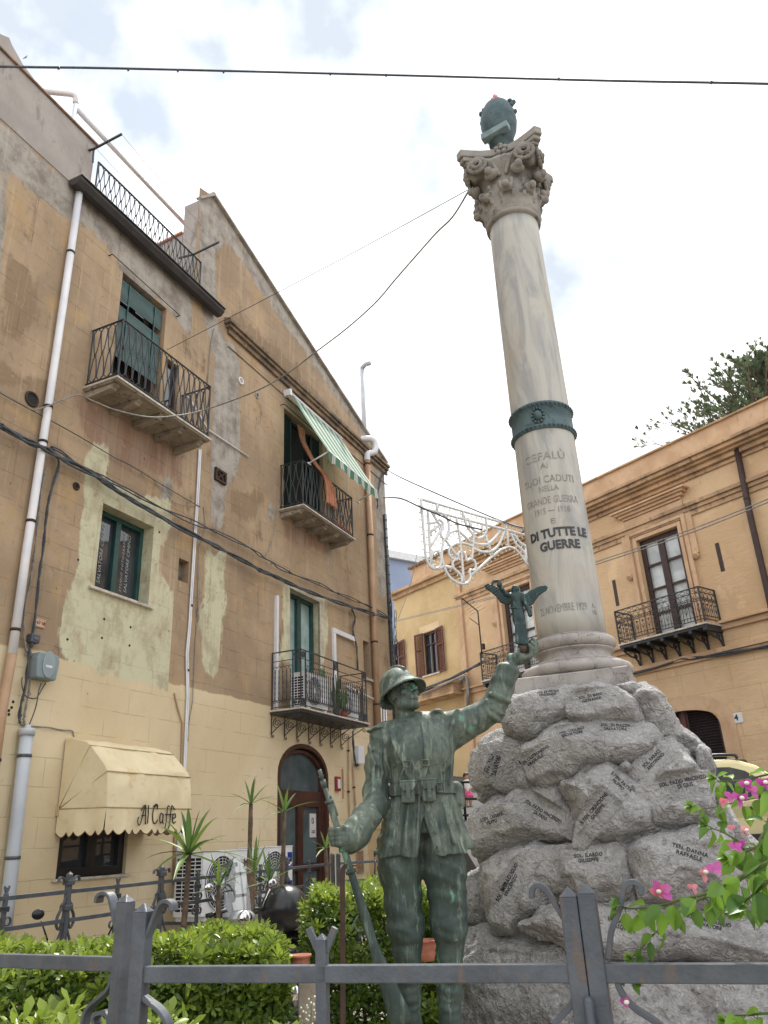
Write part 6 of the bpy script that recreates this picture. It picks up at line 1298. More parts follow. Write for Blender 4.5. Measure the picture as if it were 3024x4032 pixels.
# tunic skirt: flared elliptical cone, hem cut flat
zW, zH = S(1660, 3120)[2], S(1670, 3348)[2]; cw = S(1660, 3120, .03); ch = S(1668, 3348, .03)
sl, g = s.sub((ch[0]-.36, 4.7, zH-.06), (ch[0]+.36, 5.32, zW+.06)); X, Y, Z = g; t = np.clip((zW-Z)/(zW-zH), -.2, 1.15)
ang = np.arctan2(Y-cw[1], X-cw[0]); fold = .010*np.sin(ang*9+.6)*np.clip(t, 0, 1)+.007*np.sin(ang*17+2)*np.clip(t, 0, 1)
rx_ = .184+.098*np.sign(t)*np.abs(t)**.85; ry_ = rx_*.66; cx_ = cw[0]+(ch[0]-cw[0])*t; cy_ = cw[1]
hem = zH-.035*np.clip(-(Y-cw[1])/.2, 0, 1)
d = (np.sqrt(((X-cx_)/rx_)**2+((Y-cy_)/ry_)**2)-1)*ry_*1.05-fold; d = np.maximum(d, hem-Z); d = np.maximum(d, Z-zW-.03); s.comb(sl, d.astype(np.float32), .02, 'u')
# open front: narrow wedge widening to the hem, and hollow underside
s.comb(sl, (np.maximum(np.abs(X-(S(1668, 3300)[0]+(zW-Z)*.02))-.042*np.clip((zW-.14-Z)/(zW-zH-.14), 0, 2), (Y-4.905))+0*Z).astype(np.float32), .01, 's')
d = (np.sqrt(((X-cx_)/(rx_-.03))**2+((Y-cy_)/(ry_-.03))**2)-1)*ry_; s.comb(sl, np.maximum(d, Z-zH-.09).astype(np.float32), .01, 's')
# overlapping flap edge and button line down the front
for p, q in (((1652, 3125), (1640, 3362)), ((1662, 3130), (1724, 3345))): s.cap(S(*p, -.125), S(*q, -.165), .008, .010, .012)
s.cap(S(1612, 2890, -.09), S(1664, 3080, -.125), .008, .008, .014); s.cap(S(1672, 2880, -.085), S(1700, 3080, -.125), .006, .006, .014)
# arms
s.chain([S(1508, 2908, .03), S(1488, 3010, .03), S(1478, 3120, .0), S(1482, 3165, -.03)], [.088, .076, .070, .074], .035)
s.chain([S(1482, 3165, -.03), S(1440, 3222, -.10), S(1392, 3290, -.17)], [.074, .078, .082], .03); s.cap(S(1398, 3284, -.16), S(1378, 3300, -.185), .084, .080, .006)
s.chain([S(1740, 2868, .03), S(1800, 2850, .01), S(1880, 2822, -.02), S(1938, 2790, -.03)], [.088, .078, .075, .078], .04)
s.chain([S(1938, 2790, -.03), S(1968, 2725, -.04), S(1988, 2668, -.05)], [.079, .071, .067], .03); s.cap(S(1976, 2694, -.045), S(1994, 2652, -.05), .072, .073, .006)
s.cap(S(1900, 2838, -.02), S(1790, 2900, .02), .05, .07, .05)
s.cap(S(1994, 2650, -.05), S(1999, 2634, -.05), .056, .056, .004, 's')
# creases
def crease(P, r=.010, k=.012): s.chain([S(*p) for p in P], [r]*len(P), k)
crease([(1915, 2760, -.10), (1940, 2790, -.115), (1985, 2815, -.09)]); crease([(1905, 2775, -.09), (1932, 2815, -.11), (1965, 2840, -.07)]); crease([(1930, 2735, -.11), (1968, 2750, -.12), (2005, 2760, -.09)]); crease([(1800, 2795, -.05), (1780, 2850, -.085), (1760, 2920, -.07)]); crease([(1850, 2800, -.07), (1870, 2850, -.095), (1850, 2885, -.06)])
crease([(1445, 3140, -.07), (1480, 3155, -.09), (1520, 3160, -.08)]); crease([(1440, 3180, -.12), (1470, 3185, -.13), (1500, 3215, -.12)]); crease([(1420, 3215, -.17), (1450, 3225, -.185), (1470, 3260, -.17)]); crease([(1400, 3235, -.21), (1425, 3262, -.235), (1430, 3300, -.22)]); crease([(1455, 2930, -.04), (1475, 3010, -.06), (1465, 3110, -.07)]); crease([(1500, 2960, -.06), (1505, 3050, -.06), (1490, 3130, -.075)], .008)
crease([(1560, 2940, -.11), (1590, 3020, -.13), (1570, 3080, -.12)], .008); crease([(1740, 2900, -.09), (1755, 2990, -.11), (1748, 3080, -.11)], .008); crease([(1770, 2930, -.06), (1776, 3010, -.07), (1770, 3090, -.07)], .008)
# epaulettes
for P in (((1462, 2878, .0), (1485, 2868, -.01), (1540, 2852, .02)), ((1690, 2828, .02), (1722, 2802, .0), (1752, 2822, .0))):
    s.chain([S(*p) for p in P], [.034, .040, .028], .006, sq=(1, 1.6, .40))
# legs
for P in (((1582, 3330), (1576, 3420), (1588, 3540), (1592, 3610), (1600, 3655), (1606, 3760), (1610, 3900), (1616, 4015), (1612, 4085)), ((1738, 3330), (1748, 3420), (1760, 3540), (1762, 3600), (1768, 3650), (1772, 3760), (1772, 3900), (1772, 4015), (1768, 4085))):
    rp = [80, 82, 70, 66, 68, 48, 45, 40, 42]; pts = [S(*p, .03 if i < 6 else .05) for i, p in enumerate(P)]; s.chain(pts, [RR(*P[i], rp[i]) for i in range(9)], .03)
    k3 = pts[4]; 
    for a_, dz in ((0, .0), (1.2, -.03), (2.4, .035)): s.chain([k3+np.array([.085*math.cos(t_), .085*math.sin(t_), dz+.02*math.sin(t_*2+a_)]) for t_ in [R(190+i*20) for i in range(9)]], [.016]*9, .02)
    an = pts[7]; s.chain([pts[8], pts[8]+np.array([-.015, -.09, -.05]), pts[8]+np.array([-.02, -.20, -.075])], [.055, .05, .042], .03); s.cap(pts[8], pts[8]+np.array([0, .05, -.06]), .05, .045, .03)
    zc_ = [RR(*P[i], 46)+.004 for i in (5, 6, 7)]
    for i in range(9):
        z_ = pts[5][2]-.02-i*.045; t_ = (pts[5][2]-z_)/(pts[7][2]-pts[5][2]); c_ = pts[5]+(pts[7]-pts[5])*min(1, abs(t_)); rr = .062-.010*abs(t_)
        s.chain([np.array([c_[0]+rr*math.cos(a), c_[1]+rr*math.sin(a), z_+.018*math.sin(a)]) for a in [R(180+q*20) for q in range(10)]], [.007]*10, .008)
# head
hc = np.array(S(1588, 2740, .0)); hf = Vector((.60, -.72, .33)).normalized(); hs = hf.cross(Vector((-.10, .05, 1))).normalized(); hu = hs.cross(hf); hs = -hs  # hs: towards the left of the picture
Mh = [tuple(hs), tuple(hf), tuple(hu)]
def H(a, b_, c): return hc+np.array(hs)*a+np.array(hf)*b_+np.array(hu)*c
E_ = lambda c, r, k=.012, op='u': s.ell(H(*c), r, k, op, Mh)
E_((0, -.015, .045), (.082, .10, .095), .02); E_((0, .015, -.03), (.060, .072, .080), .03); E_((0, .072, -.098), (.032, .026, .024), .02); s.cap(H(.05, .0, -.06), H(.018, .055, -.095), .024, .022, .025); s.cap(H(-.05, .0, -.06), H(-.018, .055, -.095), .024, .022, .025)
for sg in (1, -1): E_((sg*.046, .064, -.010), (.024, .022, .024), .012)
for sg in (1, -1): E_((sg*.032, .094, .024), (.024, .024, .017), .008, 's'); E_((sg*.032, .076, .022), (.014, .013, .012), .002)
for sg in (1, -1): s.cap(H(sg*.016, .088, .042), H(sg*.050, .076, .040), .010, .009, .008); s.cap(H(sg*.018, .087, .031), H(sg*.045, .081, .029), .004, .004, .003)
s.cap(H(0, .092, .034), H(0, .124, -.014), .009, .015, .006); 
for sg in (1, -1): E_((sg*.014, .098, -.016), (.009, .011, .008), .006); E_((sg*.008, .106, -.026), (.004, .006, .004), .002, 's')
E_((0, .080, -.054), (.034, .022, .026), .010); s.cap(H(-.024, .093, -.047), H(.024, .093, -.047), .0085, .0085, .002); s.cap(H(-.020, .093, -.066), H(.020, .093, -.066), .010, .010, .002); s.cap(H(-.030, .108, -.0565), H(.030, .108, -.0565), .0065, .0065, .002, 's'); s.cap(H(-.018, .100, -.080), H(.018, .100, -.080), .010, .010, .006, 's')
for sg in (1, -1): E_((sg*.082, -.005, .0), (.010, .022, .034), .004)
s.chain([H(sg_*.075, z_y, z_z) for sg_, z_y, z_z in ((1, .0, -.0), (.85, .03, -.06), (.4, .065, -.105), (0, .072, -.118), (-.4, .065, -.105), (-.85, .03, -.06), (-1, 0, 0))], [.006]*7, .003)
# raised hand
s.chain([S(1999, 2640, -.05), S(2008, 2612, -.05), S(2020, 2596, -.05)], [.036, .033, .036], .015)
s.chain([S(2018, 2598, -.05), S(2050, 2592, -.05), S(2072, 2586, -.045)], [.036, .036, .032], .012)
F4 = [((2066, 2592, -.085), (2090, 2582, -.095), (2096, 2556, -.095), (2086, 2540, -.085)), ((2076, 2590, -.055), (2102, 2572, -.06), (2108, 2544, -.058), (2094, 2528, -.05)), ((2078, 2586, -.025), (2106, 2566, -.025), (2110, 2536, -.02), (2096, 2520, -.02)), ((2070, 2584, .005), (2098, 2562, .01), (2100, 2538, .012), (2088, 2526, .008))]
for P in F4: s.chain([S(*p) for p in P], [.017, .0155, .0145, .012], .004)
s.chain([S(2014, 2594, -.075), S(2032, 2576, -.085), S(2042, 2558, -.07)], [.019, .016, .013], .006)
# right hand closed round the rifle
s.chain([S(1392, 3290, -.17), S(1372, 3292, -.19), S(1350, 3294, -.185)], [.036, .036, .034], .012); s.cap(S(1345, 3272, -.17), S(1342, 3318, -.17), .030, .028, .015)
for i, (y_, x0, x1) in enumerate(((3268, 1300, 1360), (3286, 1300, 1363), (3304, 1303, 1365), (3322, 1309, 1360))):
    s.chain([S(1338, y_+2, -.155), S(x0+2, y_, -.19), S(x0+4, y_-1, -.225), S((x0+x1)/2, y_, -.25), S(x1, y_-3, -.235)], [.017, .0165, .016, .0155, .0135], .004)
s.chain([S(1368, 3296, -.20), S(1364, 3268, -.235), S(1350, 3256, -.25)], [.019, .0165, .0145], .006)
def sdisp(x, y, z):
    n = .010*fbm(x*5, y*5, z*3.2, 3, 3)+.004*fbm(x*16, y*16, z*10, 2, 9); hd = np.sqrt((x-hc[0])**2+(y-hc[1])**2+(z-hc[2])**2); w_ = np.clip((hd-.13)/.05, .08, 1)
    h1 = np.sqrt((x-S(2060, 2570, -.05)[0])**2+(z-S(2060, 2570, -.05)[2])**2); h2 = np.sqrt((x-S(1335, 3295, -.2)[0])**2+(z-S(1335, 3295, -.2)[2])**2); w_ = w_*np.clip((np.minimum(h1, h2)-.07)/.04, .1, 1)
    ff = .010*np.abs(np.sin(z*26+x*14+3*vnoise(x*4, y*4, z*4, 5)))**3*(np.clip((1.75-z)/.3, 0, 1)*.7+np.clip((x-.55)/.1, 0, 1)*.8+np.clip((.0-x)/.1, 0, 1)*.6)
    return (n-ff)*w_
for P_ in (((1560, 2925, -.10), (1585, 2990, -.13), (1600, 3050, -.13)), ((1720, 2910, -.10), (1725, 2980, -.12), (1712, 3060, -.13)), ((1545, 3000, -.08), (1560, 3060, -.10), (1590, 3090, -.12)), ((1765, 2960, -.05), (1750, 3030, -.09), (1730, 3075, -.12)), ((1530, 2935, -.05), (1540, 2990, -.07), (1545, 3060, -.07))): crease(P_, .007, .010)
for P_ in (((1575, 3170, -.12), (1560, 3240, -.15), (1545, 3330, -.16)), ((1608, 3170, -.14), (1600, 3250, -.17), (1596, 3350, -.185)), ((1700, 3170, -.14), (1712, 3240, -.16), (1722, 3330, -.18)), ((1745, 3160, -.11), (1765, 3240, -.13), (1790, 3320, -.14)), ((1775, 3150, -.06), (1805, 3240, -.08), (1828, 3310, -.07))): crease(P_, .010, .014)
s.disp(sdisp)
ST_ = thing('bronze_statue', 'green bronze soldier in crested helmet and belted tunic raising his left arm', 'statue', None, (0, 0, 0))
body = link('body', s.mesh('soldier_body'), m_brz, ST_)
bvb = bvh(body)
# helmet
hm = Matrix(((hs.x, hf.x, hu.x, hc[0]), (hs.y, hf.y, hu.y, hc[1]), (hs.z, hf.z, hu.z, hc[2]), (0, 0, 0, 1)))
tilt = hm @ Matrix.Translation((0, -.018, .052)) @ Matrix.Rotation(R(9), 4, 'X')
s = SDF((-.2, -.24, -.12), (.2, .24, .24), .006); X, Y, Z = np.meshgrid(*s.ax, indexing='ij', sparse=True)
def hel(rx, ry, rz): return (np.sqrt((X/rx)**2+((Y+.005)/ry)**2+(Z/rz)**2)-1)*min(rx, rz)
o_ = np.maximum(hel(.116, .138, .150), -Z-.0)
rad = np.sqrt((X/.116)**2+((Y+.005)/.138)**2); brim_z = -.0-.34*(rad-1)*.13-.030*np.clip((rad-1)/.45, 0, 1); brim = np.maximum(np.maximum((rad-1.26-.10*np.clip(Y/.1, -1, 1))*.11, np.abs(Z-brim_z+.012)-.008), -(rad-.8)*.1)
h_ = np.maximum(.03-np.abs(o_-brim), 0)/.03; f = np.minimum(o_, brim)-h_*h_*.03*.25
crest = np.sqrt((X/1.0)**2+np.maximum(np.abs(np.sqrt(((Y+.02)/1.0)**2+((Z-.0)/1.05)**2)-.147)-.006, 0)**2)-.013; crest = np.maximum(crest, -(Z-.075)); f = np.minimum(f, crest+.0)
inner = hel(.102, .122, .132); inner = np.minimum(inner, np.maximum(rad*.1-.092, Z-.0)); f = np.maximum(f, -inner); s.f[:] = f
s.disp(lambda x, y, z: .002*fbm(x*20, y*20, z*20, 3)); me_ = s.mesh('helmet'); xform_mesh(me_, lambda c: tilt @ c); link('helmet', me_, m_brz, ST_)
# belt, pouches, straps laid on the tunic surface
def onb(p, off=.004):
    d = ray(*p).normalized(); h = bvb.ray_cast(CAM, d)
    if h[0] is None: return atY(p[0], p[1], 4.88), Vector((0, -1, 0))
    return h[0]+h[1]*off, h[1]
def strap(name, P, w, t, off=.004):
    q = []; 
    for a, c in zip(P, P[1:]):
        for i in range(8): q.append((a[0]+(c[0]-a[0])*i/8, a[1]+(c[1]-a[1])*i/8))
    q.append(P[-1]); hs_ = [onb(p, off) for p in q]; pts = [h[0] for h in hs_]
    for _ in range(3): pts = [pts[0]]+[(pts[i-1]+2*pts[i]+pts[i+1])/4 for i in range(1, len(pts)-1)]+[pts[-1]]
    m = MB(); k = len(pts)
    for i in range(k):
        d = (pts[min(i+1, k-1)]-pts[max(i-1, 0)]).normalized(); n_ = (CAM-pts[i]).normalized(); sd_ = d.cross(n_).normalized(); n_ = sd_.cross(d)
        for a, b_ in ((-1, -1), (1, -1), (1, 1), (-1, 1)): m.v.append(tuple(pts[i]+sd_*(a*w/2)+n_*(b_*t/2+t*.3)))
    m.f = [(i*4+j, i*4+(j+1) % 4, i*4+4+(j+1) % 4, i*4+4+j) for i in range(k-1) for j in range(4)]+[(3, 2, 1, 0), tuple(4*(k-1)+j for j in range(4))]; m.sm = [False]*len(m.f)
    return m.build(name, m_brz, ST_, bevel=.002)
strap('shoulder_strap', [(1542, 2872), (1562, 2940), (1595, 3005), (1622, 3068), (1640, 3100)], .036, .010); strap('shoulder_strap', [(1668, 2842), (1680, 2920), (1682, 3000), (1668, 3040), (1652, 3096)], .036, .010)
for p in ((1598, 3010), (1675, 3000)):
    c_, n_ = onb(p, .018); m = MB(); M_ = Matrix.Translation(c_) @ (n_.to_track_quat('Y', 'Z').to_matrix().to_4x4()); rectframe(m, -.024, .024, -.02, .02, -.004, .006, .007); m.v = [tuple(M_ @ Vector(v)) for v in m.v]; m.build('buckle', m_brz, ST_, bevel=.002)
m = MB(); zb_ = cw[2]+.015; n = 48
for i in range(n):
    a = 2*math.pi*i/n; 
    for rr, z_ in ((.196, -.035), (.207, -.03), (.207, .03), (.196, .035)): m.v.append((cw[0]+.003+rr*math.cos(a), cw[1]+rr*.70*math.sin(a), zb_+z_))
m.f = [(i*4+j, ((i+1) % n)*4+j, ((i+1) % n)*4+j+1, i*4+j+1) for i in range(n) for j in range(3)]; m.sm = [False]*len(m.f); m.build('belt', m_brz, ST_)
def pouch(px0, py0, px1, py1, dy):
    a = S(px0, py0, dy); c = S(px1, py1, dy); m = MB(); x0, x1, z1, z0 = a[0], c[0], a[2], c[2]; y = a[1]
    m.box(x0+.004, x1-.004, y-.01, y+.07, z0, z1-.005); o = m.build('ammunition_pouch', m_brz, ST_, bevel=.012)
    m = MB(); zf = z1-(z1-z0)*.42; xm = (x0+x1)/2; m.prism([(x0-.003, z1), (x1+.003, z1), (x1+.003, zf+.03), (xm+.03, zf), (xm-.03, zf), (x0-.003, zf+.03)], y-.022, y-.009); m.box(x0-.003, x1+.003, y-.022, y+.06, z1-.0, z1+.012); m.build('flap', m_brz, o, bevel=.004)
    m = MB(); m.box(xm-.012, xm+.012, y-.032, y-.022, z0+.02, zf+.045); m.build('closing_strap', m_brz, o, bevel=.002)
pouch(1575, 3082, 1638, 3160, -.155); pouch(1658, 3075, 1720, 3155, -.155)
c_ = S(1734, 3100, -.115); m = MB(); M_ = Matrix.Translation(c_) @ Matrix.Rotation(R(24), 4, 'Z'); rectframe(m, -.03, .026, -.03, .03, -.008, .004, .009); m.box(-.03, .01, -.01, -.002, -.004, .004); m.v = [tuple(M_ @ Vector(v)) for v in m.v]; m.build('belt_buckle', m_brz, ST_, bevel=.003)
s = SDF(S(1765, 3300, -.1)-.15, S(1830, 3060, .15)+.15, .009); s.cap(S(1795, 3105, .06), S(1800, 3160, .06), .045, .05, .02); s.cap(S(1802, 3200, .04), S(1806, 3290, .04), .03, .03, .01); me_ = s.mesh('canteen'); link('haversack', me_, m_brz, ST_)
# stone foot slab of the statue
m = MB(); m.prism([(-.35, 4.45), (.95, 4.5), (1.0, 5.25), (.2, 5.45), (-.4, 5.2)], .0, .50, 'xy'); o = m.build('foot_slab', noisy('pale_limestone_slab', srgb(200, 190, 174), srgb(176, 166, 150), 4, .85, 0, .5, 30)); tag(o, 'pale worn limestone block under the feet of the bronze soldier', 'stone block')
# rifle
b0, b1 = Vector(S(1257, 3030, -.24)), Vector(S(1570, 4040, -.12))
RF = thing('bronze_rifle', 'green bronze rifle held upright in the statue right hand, butt down by his feet', 'rifle')
def onr(t): return b0.lerp(b1, t)
m = MB(); m.tube([onr(0), onr(.045)], [.012, .012], 10); m.tube([onr(.045), onr(.075)], [.017, .017], 10); m.tube([onr(.075), onr(.22)], [.013, .013], 10); m.build('barrel', m_brz, RF)
dr_ = (b1-b0).normalized(); sdv = dr_.cross(Vector((0, -1, 0))).normalized()
m = MB(); m.beam(onr(.025), onr(.03), .012, .03); m.tube([onr(.115)-sdv*.02, onr(.20)-sdv*.02], .008, 6); m.build('front_sight', m_brz, RF)
m = MB(); P = [(.13, .020, .024), (.16, .024, .030), (.30, .025, .030), (.45, .028, .034), (.56, .030, .040), (.60, .032, .046), (.68, .030, .042), (.73, .034, .05), (.85, .036, .075), (.97, .036, .095), (1.0, .034, .098)]
k = 12; rings = []
for t, a, c in P:
    o = onr(t)+sdv*(-.012 if t > .75 else 0)*(t-.75)*8
    for j in range(k): an = 2*math.pi*j/k; ca, sa_ = math.cos(an), math.sin(an); ca = math.copysign(abs(ca)**.7, ca); sa_ = math.copysign(abs(sa_)**.7, sa_); m.v.append(tuple(o+sdv*(c*.62*ca)+Vector((0, -1, 0))*(a*.8*sa_)))
m.f = [(i*k+j, i*k+(j+1) % k, (i+1)*k+(j+1) % k, (i+1)*k+j) for i in range(len(P)-1) for j in range(k)]+[tuple(range(k))[::-1], tuple((len(P)-1)*k+j for j in range(k))]; m.sm = [True]*(len(m.f)-2)+[False]*2; m.build('stock', m_brz, RF)
m = MB()
for t in (.135, .33, .42): m = MB(); m.tube([onr(t-.006), onr(t+.008)], .030 if t > .2 else .026, 10); m.build('band', m_brz, RF)
m = MB(); m.tube([onr(.585)+sdv*.03, onr(.60)+sdv*.065, onr(.635)+sdv*.065, onr(.65)+sdv*.03], .007, 6); m.build('trigger_guard', m_brz, RF)
m = MB(); q0, q1 = onr(.405), Vector(S(1350, 4040, -.2)); m.strip(bez([q0+sdv*-.03, Vector(S(1352, 3420, -.22)), Vector(S(1350, 3600, -.22)), Vector(S(1350, 3800, -.2)), q1], 6), .028, .006, (1, .3, 0)); m.build('sling', m_rust, RF)
# winged figurine
A_ = lambda x, y, dy=0: S(1880+x/5.027, 2260+y/5.027, -.05+dy)
s = SDF(A_(100, 1600)-np.array((.03, .16, .03)), A_(1420, 60)+np.array((.03, .16, .04)), .0042)
u = .000327   # metres per crop pixel
s.chain([A_(745, 480), A_(770, 660), A_(820, 900), A_(870, 1150), A_(910, 1400)], [.036, .033, .037, .034, .036], .02); s.ell(A_(755, 470), (.040, .026, .05), .015); s.cap(A_(665, 430), A_(860, 420), .018, .018, .02)
s.cap(A_(745, 400), A_(740, 330), .014, .014, .01); s.ell(A_(740, 300, -.01), (.022, .026, .028), .006); s.ell(A_(790, 340, .01), (.020, .02, .04), .01); s.ell(A_(735, 245, -.03), (.005, .006, .006), .004); s.ell(A_(725, 330, -.02), (.013, .012, .02), .008)
s.chain([A_(660, 440, -.01), A_(560, 400, -.03), A_(480, 300, -.05), A_(440, 200, -.06)], [.017, .015, .013, .012], .01); s.chain([A_(880, 430, 0), A_(960, 600, -.01), A_(1030, 740, -.02), A_(1045, 810, -.02)], [.018, .016, .014, .015], .01)
for k in range(16): a = math.pi*(1.05-k/15*1.15); s.ell(A_(380+88*math.cos(a), 200-70*math.sin(a), -.06), (.008, .006, .008), .003)
s.ell(A_(430, 215, -.06), (.016, .014, .018), .01)
for i in range(9): x_ = 700+i*34; s.chain([A_(x_*.62+280, 700, -.030), A_(x_*.75+220, 1000, -.034), A_(x_*.8+205, 1380, -.034)], [.003, .0045, .005], .004)
s.chain([A_(640, 680, -.028), A_(760, 665, -.036), A_(900, 670, -.025)], [.005]*3, .004)
def wing(poly, dy, seed):
    P = np.array([A_(x, y, dy)[[0, 2]] for x, y in poly]); yc = A_(*poly[0], dy)[1]; lo_ = P.min(0)-.02; hi_ = P.max(0)+.02
    sl, g = s.sub((lo_[0], yc-.05, lo_[1]), (hi_[0], yc+.05, hi_[1])); xx, zz = np.meshgrid(g[0].ravel(), g[2].ravel(), indexing='ij'); d2_ = sdpoly(np.stack([xx.ravel(), zz.ravel()], 1), P).reshape(xx.shape)[:, None, :]
    rb_ = .0022*np.sin(330*(zz+.6*np.abs(xx-P[0][0])))[:, None, :]; curv = yc+.9*np.clip(.03-np.abs(xx-P[:, 0].mean()), -.2, .1)[:, None, :]*.3
    s.comb(sl, np.maximum(d2_, np.abs(g[1]-curv)-.008-rb_).astype(np.float32), .004, 'u')
wing([(640, 430), (540, 330), (400, 260), (290, 215), (190, 200), (132, 235), (150, 290), (260, 360), (370, 440), (430, 520), (450, 560), (540, 600), (650, 620)], .045, 1)
wing([(880, 430), (950, 400), (1060, 310), (1200, 255), (1330, 240), (1385, 285), (1360, 340), (1230, 420), (1150, 520), (1110, 590), (1040, 640), (960, 620), (900, 560)], .045, 2)
AG = thing('winged_figurine', 'small dark green winged figurine with raised wreath standing on the statue raised hand', 'figurine'); link('figure', s.mesh('winged_figure'), noisy('dark_figurine_bronze', srgb(46, 68, 68), srgb(34, 50, 54), 14, .5, .35, .2, 90, srgb(84, 112, 100), streak=True), AG)
m = MB(); m.sphere(A_(900, 1500), .040, 18, 12); m.build('globe', noisy('brown_bronze', srgb(96, 72, 56), srgb(60, 48, 44), 12, .5, .4), AG)
# ================================================================ fences
def zat(px_, py_, P):
    d = ray(px_, py_); return CAMZ+math.hypot(P[0], P[1])*d.z/math.hypot(d.x, d.y)
def pyramid_post(m, P, z0, z1, w_, ang):
    M_ = Matrix.Translation((P[0], P[1], 0)) @ Matrix.Rotation(ang, 4, 'Z'); h = w_/2
    m.box(-h, h, -h, h, z0, z1, M_); h2 = h*1.02
    vs = [M_ @ Vector(v) for v in ((-h2, -h2, z1), (h2, -h2, z1), (h2, h2, z1), (-h2, h2, z1), (0, 0, z1+w_*.55))]; m.add(vs, [(0, 1, 4), (1, 2, 4), (2, 3, 4), (3, 0, 4)])
ZR = 1.345
F0, F1, F2, F3 = atZ(-900, 3728, ZR), atZ(480, 3764, ZR), atZ(2270, 3788, ZR), atZ(3900, 3786, ZR)
Fa, Fb = atZ(508, 3766, ZR), atZ(2345, 3788, ZR); F1b = atZ(552, 3800, ZR)
# panels meet at the post pairs
PL = [('left', F0, F1), ('mid', F1b, F2), ('right', Fb, F3)]
labs = ['grey iron fence panel at the bottom left edge with a hooked scroll', 'grey iron fence panel crossing the bottom middle between two pairs of posts', 'grey iron fence panel at the bottom right under the bougainvillea']
def scroll(P2, P, nrm, w_=.028, t=.010, off=0.0):
    m = MB(); pts = []
    for p in P2:
        d = ray(*p); k = (P-CAM).dot(nrm)/d.dot(nrm); pts.append(CAM+d*k)
    pts = bez(pts, 7); m.strip(pts, w_, t, nrm); return m
c0 = C(0, 3200, 1.106)
for i, (nm, A, B) in enumerate(PL):
    d = (B-A); d.z = 0; L_ = d.length; d.normalize(); nrm = Vector((-d.y, d.x, 0)); ang = math.atan2(d.y, d.x)
    t = thing('iron_fence_panel', labs[i], 'fence', None, None, 'front fence panels'); 
    m = MB(); m.beam(A+d*.0-Vector((0, 0, .02)), B-Vector((0, 0, .02)), .026, .036); m.build('rail', m_grey, t, bevel=.0025)
    m = MB(); m.beam(A+d*.0-Vector((0, 0, .34)), B-Vector((0, 0, .34)), .026, .036); m.build('rail', m_grey, t, bevel=.0025)
    m = MB(); m.beam(A+d*.0-Vector((0, 0, 1.12)), B-Vector((0, 0, 1.12)), .026, .036); m.build('rail', m_grey, t, bevel=.0025)
    def post(px_, pyt, P, w_=.044): m = MB(); pyramid_post(m, P, 0, zat(px_, pyt, P)-w_*.5, w_*.86, ang); return m.build('post', m_grey, t, bevel=.003)
    if i == 0:
        post(507, 3515, F1+d*.0)
        scroll(c0((428, 392), (436, 362), (462, 350), (484, 362), (498, 410), (512, 480), (520, 540), (518, 600)), F1-d*.035, nrm, .03).build('hooked_scroll', m_grey, t, bevel=.002)
        scroll(c0((498, 700), (484, 760), (440, 805), (400, 840), (378, 880), (368, 940), (372, 1010)), F1-d*.035, nrm, .03).build('curved_bar', m_grey, t, bevel=.002)
        scroll(c0((425, 920), (418, 890), (440, 870), (470, 872), (486, 900), (492, 960)), F1-d*.035, nrm, .03).build('curved_bar', m_grey, t, bevel=.002)
    if i == 1:
        post(550, 3551, F1b, .046); post(2275, 3484, F2, .044)
        scroll(c0((757, 428), (752, 395), (728, 384), (702, 400), (680, 450), (656, 510), (630, 570), (612, 620), (608, 655)), F1b+d*.04, nrm, .03).build('hooked_scroll', m_grey, t, bevel=.002)
        scroll(c0((610, 738), (618, 790), (650, 820), (690, 850), (722, 890), (740, 940), (746, 1000)), F1b+d*.04, nrm, .03).build('curved_bar', m_grey, t, bevel=.002)
        scroll(e8((398, 455), (402, 410), (425, 388), (452, 392), (480, 418), (520, 480), (560, 545), (592, 590), (618, 650), (628, 720), (632, 790)), F2-d*.03, nrm, .022, .012).build('hooked_scroll', m_grey, t, bevel=.002)
        scroll(e8((656, 900), (648, 950), (620, 1010), (580, 1060), (535, 1110), (500, 1180)), F2-d*.03, nrm, .022, .012).build('curved_bar', m_grey, t, bevel=.002)
        # short finial post in the middle of the panel
        P = A.lerp(B, (1333-550)/(2270-550)); zt_ = zat(1333, 3672, P); m = MB(); pyramid_post(m, P, ZR-.36, zt_-.012, .026, ang)
        m.build('finial_post', m_grey, t, bevel=.002)
        for sg in (-1, 1):
            m = MB(); m.beam(P+d*(sg*.008)+Vector((0, 0, .025)), P+d*(sg*.034)+Vector((0, 0, .075)), .012, .016); m.build('finial_arm', m_grey, t, bevel=.002)
        m = MB(); M_ = Matrix.Translation(P) @ Matrix.Rotation(ang, 4, 'Z'); m.box(-.032, .032, -.026, .026, -.19, -.13, M_); m.build('collar', m_grey, t, bevel=.003)
    if i == 2:
        post(2346, 3471, Fb)
        scroll(e8((985, 440), (980, 395), (950, 372), (915, 374), (890, 400), (880, 460), (862, 530), (838, 590), (822, 640), (815, 700), (806, 780)), Fb+d*.03, nrm, .022, .012).build('hooked_scroll', m_grey, t, bevel=.002)
        scroll(e8((850, 884), (868, 940), (905, 1000), (960, 1050), (1030, 1095), (1090, 1140), (1130, 1200)), Fb+d*.03, nrm, .022, .012).build('curved_bar', m_grey, t, bevel=.002)
        hp = Fb-d*.022-nrm*.03; m = MB(); m.tube([(hp.x, hp.y, .3), (hp.x, hp.y, zat(2356, 3945, hp))], .011, 12); m.sphere((hp.x, hp.y, zat(2356, 3945, hp)), .011, 10, 6); m.build('hinge_pin', m_grey, t)
